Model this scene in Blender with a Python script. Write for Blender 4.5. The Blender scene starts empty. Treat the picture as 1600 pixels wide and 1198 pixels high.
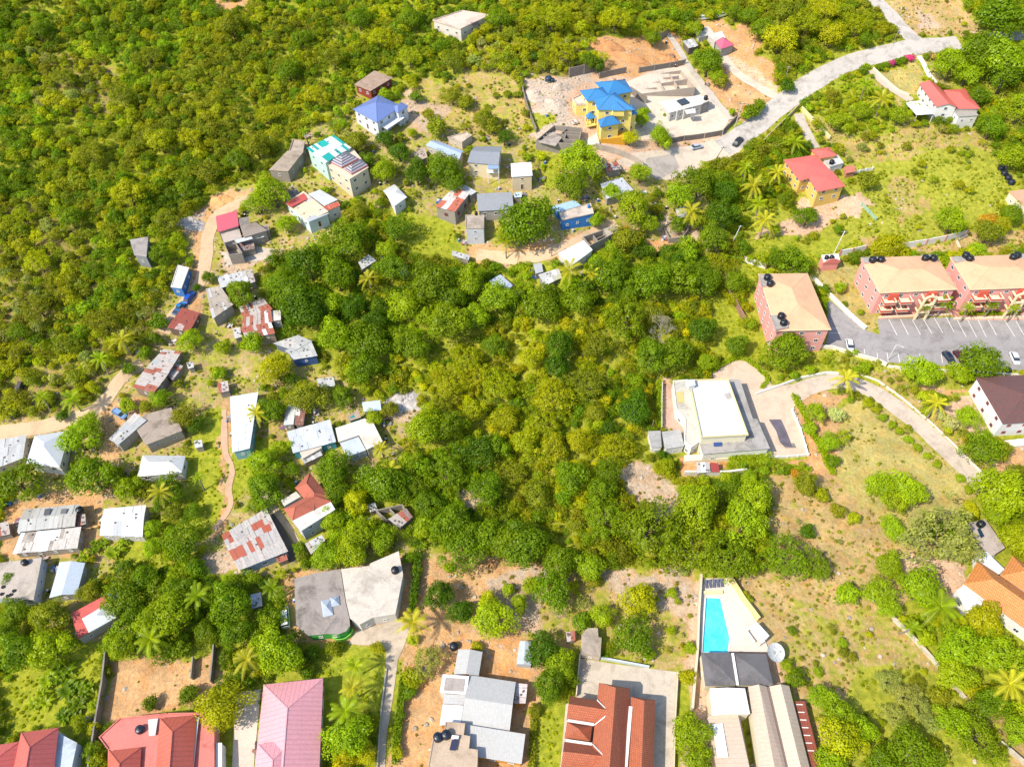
import bpy, math, random
import numpy as np
from mathutils import Vector, Matrix
from mathutils.geometry import delaunay_2d_cdt
random.seed(7)
RN = np.random.RandomState(11)
sc = bpy.context.scene
COL = sc.collection
# ------------------------------------------------------------------ camera model
CH = 165.0
FPX = 1200.0
PITCH = math.radians(51.0)
ROLL = math.radians(-2.0)
cam_d = bpy.data.cameras.new("camera")
cam = bpy.data.objects.new("camera", cam_d)
COL.objects.link(cam)
cam_d.sensor_width = 36.0
cam_d.lens = 36.0 * FPX / 1600.0
cam_d.clip_start = 1.0
cam_d.clip_end = 9000.0
CR = Matrix.Rotation(math.pi / 2 - PITCH, 3, 'X') @ Matrix.Rotation(ROLL, 3, 'Z')
cam.matrix_world = Matrix.Translation((0, 0, CH)) @ CR.to_4x4()
sc.camera = cam
CRI = np.array(CR.transposed())

def sstep(t):
    t = np.clip(t, 0, 1)
    return t * t * (3 - 2 * t)

def splus(t):
    return np.logaddexp(0, t)

def ter(x, y):
    """height of the ground (metres)"""
    x = np.asarray(x, float)
    y = np.asarray(y, float)
    yy = np.clip(y, -200, 420)
    xx = np.clip(x, -320, 320)
    s = 118 + 62 * sstep((xx - 10) / 70)
    z = 0.185 * 16 * splus((yy - s) / 16)
    z = z + 0.10 * 14 * splus((-xx - 72) / 14) * sstep((yy - 95) / 60)
    z = z - 3.0 * np.exp(-((xx + 4 + 0.12 * (yy - 120)) / 17.0) ** 2) * sstep((yy - 70) / 40) * (1 - sstep((yy - 170) / 40))
    z = z + 0.55 * np.sin(xx / 17.0 + 1.3) * np.cos(yy / 21.0) + 0.35 * np.sin((xx + yy) / 9.5) * sstep((yy - 100) / 60)
    return z

def tz(x, y):
    return float(ter(x, y))

def ray(px, py):
    return CR @ Vector(((px - 800.0) / FPX, -(py - 599.0) / FPX, -1.0))

def GZ(px, py, z):
    """photo pixel -> world point on the level plane z"""
    d = ray(px, py)
    t = (z - CH) / d.z
    return Vector((d.x * t, d.y * t, z))

def GT(px, py, up=0.0):
    """photo pixel -> world point `up` metres above the ground"""
    z = 0.0
    p = GZ(px, py, 0)
    for _ in range(60):
        p = GZ(px, py, z)
        z = 0.5 * z + 0.5 * (tz(p.x, p.y) + up)
    return p

def proj(P):
    """(n,3) world -> (n,2) photo pixels"""
    q = (np.asarray(P, float) - np.array([0, 0, CH])) @ CRI.T
    d = -q[:, 2]
    d = np.where(d < 1, 1, d)
    return np.stack([800 + FPX * q[:, 0] / d, 599 - FPX * q[:, 1] / d], 1)

# ------------------------------------------------------------------ value noise
_L = RN.rand(256, 256)

def vnoise(x, y, s, o=0):
    x = np.asarray(x, float) / s + 37.1 * o + 100
    y = np.asarray(y, float) / s + 17.7 * o + 100
    xi = np.floor(x).astype(int)
    yi = np.floor(y).astype(int)
    fx = x - xi
    fy = y - yi
    fx = fx * fx * (3 - 2 * fx)
    fy = fy * fy * (3 - 2 * fy)
    a = _L[xi % 256, yi % 256]
    b = _L[(xi + 1) % 256, yi % 256]
    c = _L[xi % 256, (yi + 1) % 256]
    d = _L[(xi + 1) % 256, (yi + 1) % 256]
    return (a * (1 - fx) + b * fx) * (1 - fy) + (c * (1 - fx) + d * fx) * fy

def inpoly(P, poly):
    x = P[:, 0]
    y = P[:, 1]
    r = np.zeros(len(P), bool)
    n = len(poly)
    for i in range(n):
        x0, y0 = poly[i]
        x1, y1 = poly[(i + 1) % n]
        if y0 == y1:
            continue
        c = ((y0 > y) != (y1 > y)) & (x < (x1 - x0) * (y - y0) / (y1 - y0) + x0)
        r ^= c
    return r

# ------------------------------------------------------------------ materials
MC = {}

def lin(c):
    if isinstance(c, str):
        c = tuple(int(c[i:i + 2], 16) / 255 for i in (0, 2, 4))
        c = tuple(v / 12.92 if v < .04045 else ((v + .055) / 1.055) ** 2.4 for v in c)
        k = min(1.0, max(0.0, (min(c) - .62) / .25))
        k = .76 - .02 * k
        c = tuple(v * k for v in c)
    return (c[0], c[1], c[2], 1.0)

class NT:
    def __init__(s, name):
        s.m = bpy.data.materials.new(name)
        s.m.use_nodes = True
        s.t = s.m.node_tree
        s.n = s.t.nodes
        s.b = s.n['Principled BSDF']
        s.o = s.n['Material Output']

    def new(s, typ, ins=None, **kw):
        n = s.n.new(typ)
        for k, v in kw.items():
            setattr(n, k, v)
        for k, v in (ins or {}).items():
            if isinstance(v, bpy.types.NodeSocket):
                s.t.links.new(v, n.inputs[k])
            else:
                n.inputs[k].default_value = v
        return n

    def link(s, a, b):
        s.t.links.new(a, b)

    def noise(s, vec, scale, detail=3, rough=.55, dist=0):
        n = s.new('ShaderNodeTexNoise', {'Scale': scale, 'Detail': detail, 'Roughness': rough, 'Distortion': dist})
        if vec is not None:
            s.link(vec, n.inputs['Vector'])
        return n.outputs['Fac']

    def ramp(s, fac, a, b, ca=0.0, cb=1.0):
        n = s.new('ShaderNodeMapRange', {'From Min': a, 'From Max': b, 'To Min': ca, 'To Max': cb})
        s.link(fac, n.inputs['Value'])
        return n.outputs['Result']

    def mix(s, fac, a, b, mode='MIX'):
        n = s.new('ShaderNodeMix', data_type='RGBA', blend_type=mode)
        for k, v in ((0, fac), (6, a), (7, b)):
            if isinstance(v, bpy.types.NodeSocket):
                s.link(v, n.inputs[k])
            else:
                n.inputs[k].default_value = v
        return n.outputs[2]

    def math(s, op, a, b=0.0):
        n = s.new('ShaderNodeMath', operation=op)
        for k, v in ((0, a), (1, b)):
            if isinstance(v, bpy.types.NodeSocket):
                s.link(v, n.inputs[k])
            else:
                n.inputs[k].default_value = v
        return n.outputs[0]

    def bump(s, h, strength=.5, dist=.05):
        n = s.new('ShaderNodeBump', {'Strength': strength, 'Distance': dist})
        s.link(h, n.inputs['Height'])
        s.link(n.outputs['Normal'], s.b.inputs['Normal'])

def cached(f):
    def g(*a):
        k = (f.__name__,) + a
        if k not in MC:
            MC[k] = f(*a)
        return MC[k]
    return g

@cached
def paint(col, dirt=.35, rough=.75):
    t = NT('paint')
    g = t.new('ShaderNodeNewGeometry').outputs['Position']
    c = lin(col)
    n1 = t.ramp(t.noise(g, .45, 5, .65), .5, .78)
    n2 = t.ramp(t.noise(g, 3.0, 3), .3, .7, .88, 1.05)
    dk = tuple(v * .62 * w for v, w in zip(c[:3], (1, .96, .88))) + (1,)
    f = t.math('MULTIPLY', n1, dirt)
    x = t.mix(f, c, dk)
    x = t.mix(1.0, x, n2, 'MULTIPLY')
    t.link(x, t.b.inputs['Base Color'])
    t.b.inputs['Roughness'].default_value = rough
    return t.m

@cached
def conc(col, stain=.7, rough=.9):
    """weathered concrete slab: stains, runs, patches"""
    t = NT('weathered concrete')
    g = t.new('ShaderNodeNewGeometry').outputs['Position']
    c = lin(col)
    dk = tuple(v * .42 * w for v, w in zip(c[:3], (1, .97, .92))) + (1,)
    lt = tuple(min(.85, v * 1.25) for v in c[:3]) + (1,)
    n1 = t.ramp(t.noise(g, .22, 6, .7, .6), .47, .66)
    n3 = t.ramp(t.noise(g, .9, 5, .7), .52, .62)
    n2 = t.ramp(t.noise(g, 5.0, 3), .3, .7, .82, 1.1)
    x = t.mix(t.math('MULTIPLY', n1, stain), c, dk)
    x = t.mix(t.math('MULTIPLY', n3, .5 * stain), x, lt)
    x = t.mix(1.0, x, n2, 'MULTIPLY')
    t.link(x, t.b.inputs['Base Color'])
    t.b.inputs['Roughness'].default_value = rough
    t.bump(t.noise(g, 4.0, 4), .4, .04)
    return t.m

@cached
def seam(col, step=.6, depth=.72, metal=0.0, rough=.45, stain=.25):
    """profiled sheet roof, ribs running down the slope (UV u = along the eave, metres)"""
    t = NT('profiled sheet')
    uv = t.new('ShaderNodeUVMap').outputs['UV']
    g = t.new('ShaderNodeNewGeometry').outputs['Position']
    sx = t.new('ShaderNodeSeparateXYZ', {'Vector': uv})
    u = t.math('FRACT', t.math('DIVIDE', sx.outputs[0], step))
    rib = t.math('LESS_THAN', u, .22)
    c = lin(col)
    dk = tuple(v * depth for v in c[:3]) + (1,)
    x = t.mix(rib, c, dk)
    v = t.math('FRACT', t.math('DIVIDE', sx.outputs[1], 3.1))
    x = t.mix(t.math('MULTIPLY', t.math('LESS_THAN', v, .035), .35), x, dk)
    n1 = t.ramp(t.noise(g, .35, 5, .7), .48, .72)
    x = t.mix(t.math('MULTIPLY', n1, stain), x, tuple(v * .6 for v in c[:3]) + (1,))
    x = t.mix(1.0, x, t.ramp(t.noise(g, 2.2, 3), .3, .7, .9, 1.06), 'MULTIPLY')
    t.link(x, t.b.inputs['Base Color'])
    t.b.inputs['Roughness'].default_value = rough
    t.b.inputs['Metallic'].default_value = metal
    t.bump(t.math('PINGPONG', t.math('MULTIPLY', u, 2.0), .5), .5, .05)
    return t.m

@cached
def stripes(a, b, step=.9, part=.45):
    """sheet roof in bands parallel to the eave"""
    t = NT('banded sheet')
    uv = t.new('ShaderNodeUVMap').outputs['UV']
    g = t.new('ShaderNodeNewGeometry').outputs['Position']
    sx = t.new('ShaderNodeSeparateXYZ', {'Vector': uv})
    u = t.math('FRACT', t.math('DIVIDE', sx.outputs[1], step))
    x = t.mix(t.math('LESS_THAN', u, part), lin(a), lin(b))
    x = t.mix(1.0, x, t.ramp(t.noise(g, 2.2, 3), .3, .7, .9, 1.06), 'MULTIPLY')
    t.link(x, t.b.inputs['Base Color'])
    t.b.inputs['Roughness'].default_value = .5
    return t.m

@cached
def tile(col, row=.42):
    t = NT('clay tile')
    uv = t.new('ShaderNodeUVMap').outputs['UV']
    g = t.new('ShaderNodeNewGeometry').outputs['Position']
    c = lin(col)
    b = t.new('ShaderNodeTexBrick', {'Vector': uv, 'Scale': 1.0, 'Mortar Size': .05, 'Brick Width': .36, 'Row Height': row,
                                     'Color1': c, 'Color2': tuple(v * .78 for v in c[:3]) + (1,), 'Mortar': tuple(v * .45 for v in c[:3]) + (1,)})
    x = t.mix(t.math('MULTIPLY', t.ramp(t.noise(g, .3, 6, .7), .45, .7), .35), b.outputs[0], tuple(v * w for v, w in zip(c[:3], (.55, .6, .7))) + (1,))
    x = t.mix(1.0, x, t.ramp(t.noise(g, 2.5, 3), .3, .7, .88, 1.08), 'MULTIPLY')
    t.link(x, t.b.inputs['Base Color'])
    t.b.inputs['Roughness'].default_value = .7
    t.bump(b.outputs['Fac'], .6, .05)
    return t.m

@cached
def rust(a, b, k=.5, metal=0.0):
    """old zinc sheets: streaks of rust b over sheet colour a"""
    t = NT('old zinc sheet')
    uv = t.new('ShaderNodeUVMap').outputs['UV']
    mp = t.new('ShaderNodeMapping', {'Vector': uv, 'Scale': (2.2, .35, 1)})
    g = t.new('ShaderNodeNewGeometry').outputs['Position']
    f = t.ramp(t.noise(mp.outputs[0], 1.0, 6, .7, .4), 1 - k - .1, 1 - k + .08)
    x = t.mix(f, lin(a), lin(b))
    sx = t.new('ShaderNodeSeparateXYZ', {'Vector': uv})
    u = t.math('FRACT', t.math('DIVIDE', sx.outputs[0], .3))
    x = t.mix(t.math('MULTIPLY', t.math('LESS_THAN', u, .3), .22), x, (.08, .05, .04, 1))
    x = t.mix(1.0, x, t.ramp(t.noise(g, 2.5, 4), .3, .7, .82, 1.1), 'MULTIPLY')
    t.link(x, t.b.inputs['Base Color'])
    t.b.inputs['Roughness'].default_value = .6
    t.b.inputs['Metallic'].default_value = metal
    t.bump(t.math('PINGPONG', t.math('MULTIPLY', u, 2.0), .5), .4, .03)
    return t.m

@cached
def plain(col, rough=.5, metal=0.0, name='coated surface'):
    t = NT(name)
    g = t.new('ShaderNodeTexCoord').outputs['Object']
    x = t.mix(1.0, lin(col), t.ramp(t.noise(g, 6.0, 3), .3, .7, .9, 1.05), 'MULTIPLY')
    t.link(x, t.b.inputs['Base Color'])
    t.b.inputs['Roughness'].default_value = rough
    t.b.inputs['Metallic'].default_value = metal
    return t.m

@cached
def block(col):
    """bare concrete blocks with courses"""
    t = NT('bare block wall')
    uv = t.new('ShaderNodeUVMap').outputs['UV']
    g = t.new('ShaderNodeNewGeometry').outputs['Position']
    c = lin(col)
    b = t.new('ShaderNodeTexBrick', {'Vector': uv, 'Scale': 1.0, 'Mortar Size': .03, 'Brick Width': .42, 'Row Height': .21,
                                     'Color1': c, 'Color2': tuple(v * .8 for v in c[:3]) + (1,), 'Mortar': tuple(v * .65 for v in c[:3]) + (1,)})
    x = t.mix(t.math('MULTIPLY', t.ramp(t.noise(g, .5, 5, .7), .5, .7), .5), b.outputs[0], tuple(v * .5 for v in c[:3]) + (1,))
    t.link(x, t.b.inputs['Base Color'])
    t.b.inputs['Roughness'].default_value = .9
    return t.m

GLASS = None
def glass():
    global GLASS
    if GLASS is None:
        t = NT('window glass')
        t.b.inputs['Base Color'].default_value = (.035, .045, .055, 1)
        t.b.inputs['Roughness'].default_value = .12
        GLASS = t.m
    return GLASS

# ------------------------------------------------------------------ mesh helpers
def face_uv(me):
    uvl = me.uv_layers.new(name='UVMap')
    co = np.empty(len(me.vertices) * 3)
    me.vertices.foreach_get('co', co)
    co = co.reshape(-1, 3)
    d = uvl.data
    for p in me.polygons:
        n = p.normal
        if abs(n.z) > .995:
            v0 = me.vertices[p.vertices[0]].co
            v1 = me.vertices[p.vertices[1]].co
            e = (v1 - v0)
            e.z = 0
            e = e.normalized() if e.length > 1e-6 else Vector((1, 0, 0))
            s = Vector((-e.y, e.x, 0))
        else:
            e = Vector((-n.y, n.x, 0)).normalized()
            s = n.cross(e)
        for li in p.loop_indices:
            c = me.vertices[me.loops[li].vertex_index].co
            d[li].uv = (c.dot(e), c.dot(s))

class MB:
    def __init__(s):
        s.v = []
        s.f = []
        s.m = []

    def poly(s, pts, mi=0):
        i = len(s.v)
        s.v += [tuple(p) for p in pts]
        s.f.append(tuple(range(i, i + len(pts))))
        s.m.append(mi)

    def prism(s, pts, z0, z1, mi=0, top=None, bottom=True):
        """pts: list of (x,y) in ring order"""
        a = sum(pts[i][0] * pts[(i + 1) % len(pts)][1] - pts[(i + 1) % len(pts)][0] * pts[i][1] for i in range(len(pts)))
        if a < 0:
            pts = pts[::-1]
        n = len(pts)
        zt = z1 if hasattr(z1, '__len__') else [z1] * n
        i = len(s.v)
        s.v += [(p[0], p[1], z0) for p in pts] + [(p[0], p[1], zt[k]) for k, p in enumerate(pts)]
        for k in range(n):
            s.f.append((i + k, i + (k + 1) % n, i + n + (k + 1) % n, i + n + k))
            s.m.append(mi)
        s.f.append(tuple(i + n + k for k in range(n)))
        s.m.append(mi if top is None else top)
        if bottom:
            s.f.append(tuple(i + n - 1 - k for k in range(n)))
            s.m.append(mi)

    def box(s, c, d, rz=0.0, mi=0, tilt=0.0):
        hx, hy, hz = d[0] / 2, d[1] / 2, d[2] / 2
        R = Matrix.Rotation(rz, 3, 'Z') @ Matrix.Rotation(tilt, 3, 'X')
        i = len(s.v)
        for z in (-hz, hz):
            for x, y in ((-hx, -hy), (hx, -hy), (hx, hy), (-hx, hy)):
                s.v.append(tuple(Vector(c) + R @ Vector((x, y, z))))
        for f in ((3, 2, 1, 0), (4, 5, 6, 7), (0, 1, 5, 4), (1, 2, 6, 5), (2, 3, 7, 6), (3, 0, 4, 7)):
            s.f.append(tuple(i + k for k in f))
            s.m.append(mi)

    def bar(s, a, b, w=.1, h=None, mi=0):
        a, b = Vector(a), Vector(b)
        d = b - a
        h = h or w
        L = d.normalized()
        sd = L.cross(Vector((0, 0, 1)))
        sd = sd.normalized() if sd.length > 1e-4 else Vector((1, 0, 0))
        up = sd.cross(L)
        i = len(s.v)
        for p in (a, b):
            for x, y in ((-1, -1), (1, -1), (1, 1), (-1, 1)):
                s.v.append(tuple(p + sd * x * w / 2 + up * y * h / 2))
        for f in ((3, 2, 1, 0), (4, 5, 6, 7), (0, 1, 5, 4), (1, 2, 6, 5), (2, 3, 7, 6), (3, 0, 4, 7)):
            s.f.append(tuple(i + k for k in f))
            s.m.append(mi)

    def tube(s, pts, rad, n=8, mi=0):
        pts = [Vector(p) for p in pts]
        i = len(s.v)
        for k, p in enumerate(pts):
            d = (pts[min(k + 1, len(pts) - 1)] - pts[max(k - 1, 0)]).normalized()
            a = d.cross(Vector((0, 1, 0)) if abs(d.y) < .9 else Vector((1, 0, 0))).normalized()
            b = d.cross(a)
            r = rad[k] if hasattr(rad, '__len__') else rad
            for j in range(n):
                t = 2 * math.pi * j / n
                s.v.append(tuple(p + a * r * math.cos(t) + b * r * math.sin(t)))
        for k in range(len(pts) - 1):
            for j in range(n):
                s.f.append((i + k * n + j, i + k * n + (j + 1) % n, i + (k + 1) * n + (j + 1) % n, i + (k + 1) * n + j))
                s.m.append(mi)
        s.f.append(tuple(i + (len(pts) - 1) * n + j for j in range(n)))
        s.m.append(mi)

    def lathe(s, c, prof, n=20, mi=0):
        i = len(s.v)
        for r, z in prof:
            for j in range(n):
                t = 2 * math.pi * j / n
                s.v.append((c[0] + r * math.cos(t), c[1] + r * math.sin(t), c[2] + z))
        for k in range(len(prof) - 1):
            for j in range(n):
                s.f.append((i + k * n + j, i + k * n + (j + 1) % n, i + (k + 1) * n + (j + 1) % n, i + (k + 1) * n + j))
                s.m.append(mi)
        s.f.append(tuple(i + (len(prof) - 1) * n + j for j in range(n)))
        s.m.append(mi)

    def solid(s, faces, th=.12, mi=None):
        """list of 3-D faces (each a list of points, wound up or down): thin solid hanging th below"""
        key = {}
        vs = []
        fs = []
        for f in faces:
            idx = []
            for p in f:
                k = (round(p[0], 3), round(p[1], 3), round(p[2], 3))
                if k not in key:
                    key[k] = len(vs)
                    vs.append(Vector(p))
                idx.append(key[k])
            idx = [v for j, v in enumerate(idx) if v != idx[j - 1]]
            if len(idx) < 3:
                continue
            nz = 0
            for j in range(len(idx)):
                a, b = vs[idx[j]], vs[idx[(j + 1) % len(idx)]]
                nz += a.x * b.y - b.x * a.y
            if nz < 0:
                idx = idx[::-1]
            fs.append(idx)
        i = len(s.v)
        n = len(vs)
        s.v += [tuple(v) for v in vs] + [(v.x, v.y, v.z - th) for v in vs]
        edges = {}
        for fi, f in enumerate(fs):
            m = 0 if mi is None else (mi[fi] if hasattr(mi, '__len__') else mi)
            s.f.append(tuple(i + k for k in f))
            s.m.append(m)
            s.f.append(tuple(i + n + k for k in f[::-1]))
            s.m.append(m)
            for j in range(len(f)):
                edges[(f[j], f[(j + 1) % len(f)])] = m
        for (a, b), m in edges.items():
            if (b, a) not in edges:
                s.f.append((i + b, i + a, i + n + a, i + n + b))
                s.m.append(m)

    def build(s, name, mats, parent=None, smooth=False, uv=True):
        me = bpy.data.meshes.new(name)
        me.from_pydata(s.v, [], s.f)
        if not isinstance(mats, (list, tuple)):
            mats = [mats]
        for m in mats:
            me.materials.append(m)
        me.polygons.foreach_set('material_index', s.m)
        if smooth:
            me.polygons.foreach_set('use_smooth', [True] * len(s.f))
        me.update()
        if uv:
            face_uv(me)
        o = bpy.data.objects.new(name, me)
        COL.objects.link(o)
        if parent is not None:
            o.parent = parent
        return o

LABELS = {}
def tag(o, label=None, cat=None, group=None, kind=None):
    if label:
        o['label'] = label
    if cat:
        o['category'] = cat
    if group:
        o['group'] = group
    if kind:
        o['kind'] = kind
    return o

def empty(name, loc, rz=0.0):
    o = bpy.data.objects.new(name, None)
    COL.objects.link(o)
    o.location = loc
    o.rotation_euler = (0, 0, rz)
    o.empty_display_size = .5
    return o

KIDS = {}
def kids_of(o):
    return [c for c in COL.objects if c.parent == o]

def copy_tree(src, kids):
    """kids: list of (child, [grandchildren])"""
    r = src.copy()
    COL.objects.link(r)
    out = []
    for ch, gs in kids:
        c = ch.copy()
        COL.objects.link(c)
        c.parent = r
        for g in gs:
            d = g.copy()
            COL.objects.link(d)
            d.parent = c
        out.append(c)
    return r, out

# ------------------------------------------------------------------ draped ground sheets
def ring_world(poly, up=0.0):
    return [GT(px, py, up) for px, py in poly]

def dense(pts, step=2.0, closed=True):
    out = []
    n = len(pts)
    for i in range(n if closed else n - 1):
        a, b = pts[i], pts[(i + 1) % n]
        k = max(1, int((b - a).length / step))
        for j in range(k):
            out.append(a.lerp(b, j / k))
    if not closed:
        out.append(pts[-1])
    return out

def drape_world(name, ring, mat, lift=.08, step=2.0, flat=None, hole=None, jit=0.0):
    """mesh sheet over the terrain inside world ring"""
    rg = [Vector((p[0], p[1])) for p in ring]
    rg = dense(rg, step)
    if jit:
        rg = [p + Vector(((random.random() - .5), (random.random() - .5))) * jit for p in rg]
    P = np.array([(p.x, p.y) for p in rg])
    x0, y0 = P.min(0)
    x1, y1 = P.max(0)
    gx, gy = np.meshgrid(np.arange(x0, x1, step), np.arange(y0, y1, step))
    g = np.stack([gx.ravel(), gy.ravel()], 1)
    g = g[inpoly(g, [tuple(p) for p in P])]
    dmin = np.min(np.linalg.norm(g[:, None] - P[None], axis=2), axis=1) if len(g) else np.array([])
    g = g[dmin > step * .45] if len(g) else g
    verts = [Vector(p) for p in P] + [Vector(p) for p in g]
    faces = [list(range(len(P)))]
    vs, es, fs, *_ = delaunay_2d_cdt(verts, [], faces, 1, 1e-4)
    b = MB()
    for v in vs:
        z = (tz(v.x, v.y) + lift) if flat is None else flat
        b.v.append((v.x, v.y, z))
    for f in fs:
        a = sum(vs[f[i]].x * vs[f[(i + 1) % len(f)]].y - vs[f[(i + 1) % len(f)]].x * vs[f[i]].y for i in range(len(f)))
        b.f.append(tuple(f) if a > 0 else tuple(f[::-1]))
        b.m.append(0)
    o = b.build(name, mat)
    return tag(o, kind='structure')

EXCL = []     # world polygons with no scattered plants
def drape(name, poly, mat, lift=.08, step=2.0, excl=True, jit=0.0):
    r = ring_world(poly)
    if excl:
        EXCL.append([(p.x, p.y) for p in r])
    return drape_world(name, r, mat, lift, step, jit=jit)

def smooth_line(pts, n=4):
    pts = [Vector(p) for p in pts]
    P = [pts[0] * 2 - pts[1]] + pts + [pts[-1] * 2 - pts[-2]]
    out = []
    for i in range(1, len(P) - 2):
        p0, p1, p2, p3 = P[i - 1], P[i], P[i + 1], P[i + 2]
        for j in range(n):
            t = j / n
            out.append(.5 * ((2 * p1) + (p2 - p0) * t + (2 * p0 - 5 * p1 + 4 * p2 - p3) * t * t + (3 * p1 - p0 - 3 * p2 + p3) * t ** 3))
    out.append(pts[-1])
    return out

def ribbon(name, line, w, mat, lift=.1, excl=True, wob=.25):
    c = [Vector((p.x, p.y, 0)) for p in smooth_line([GT(*q) for q in line], 6)]
    c = dense(c, 1.8, False)
    L, R = [], []
    for i, p in enumerate(c):
        d = (c[min(i + 1, len(c) - 1)] - c[max(0, i - 1)]).normalized()
        s = Vector((-d.y, d.x, 0))
        L.append(p + s * (w / 2 + (vnoise(p.x, p.y, 3, 1) - .5) * wob * 2))
        R.append(p - s * (w / 2 + (vnoise(p.x, p.y, 3, 2) - .5) * wob * 2))
    k = max(2, int(w / 1.8))
    b = MB()
    for l, r in zip(L, R):
        for j in range(k + 1):
            q = l.lerp(r, j / k)
            b.v.append((q.x, q.y, tz(q.x, q.y) + lift))
    for i in range(len(L) - 1):
        for j in range(k):
            a = i * (k + 1) + j
            b.f.append((a, a + 1, a + k + 2, a + k + 1)[::-1])
            b.m.append(0)
    if excl:
        EXCL.append([(p.x, p.y) for p in L] + [(p.x, p.y) for p in R[::-1]])
    me = b.build(name, mat)
    if me.data.polygons[0].normal.z < 0:
        me.data.flip_normals()
    return tag(me, kind='structure')
# ------------------------------------------------------------------ buildings
BL = []      # (short landmark phrase, photo x, photo y)
WMESH = {}

def win_mesh(w, h, fm, door=False):
    k = (round(w, 2), round(h, 2), fm.name, door)
    if k not in WMESH:
        f = MB()
        t = .09
        # local: x along the wall, z up, -y outward ; origin at the centre
        f.box((0, -.03, h / 2 - t / 2), (w, .10, t))
        f.box((0, -.03 if door else -.05, -h / 2 + t / 2), (w + (0 if door else .12), .10 if door else .16, t))
        f.box((-w / 2 + t / 2, -.03, 0), (t, .10, h - 2 * t))
        f.box((w / 2 - t / 2, -.03, 0), (t, .10, h - 2 * t))
        if not door:
            f.box((0, -.028, 0), (.05, .08, h - 2 * t))
        fo = f.build('door' if door else 'window', fm)
        g = MB()
        g.box((0, -.018, 0), (w - 2 * t, .03, h - 2 * t))
        go = g.build('panel' if door else 'pane', paint('6b4a36') if door else glass())
        WMESH[k] = (fo.data, go.data)
        COL.objects.unlink(fo)
        COL.objects.unlink(go)
        bpy.data.objects.remove(fo)
        bpy.data.objects.remove(go)
    return WMESH[k]

def put_window(root, p, ang, w, h, fm, door=False):
    a, b = win_mesh(w, h, fm, door)
    o = bpy.data.objects.new('door' if door else 'window', a)
    COL.objects.link(o)
    o.parent = root
    o.location = p
    o.rotation_euler = (0, 0, ang)
    c = bpy.data.objects.new('door_panel' if door else 'pane', b)
    COL.objects.link(c)
    c.parent = o
    return o

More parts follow.
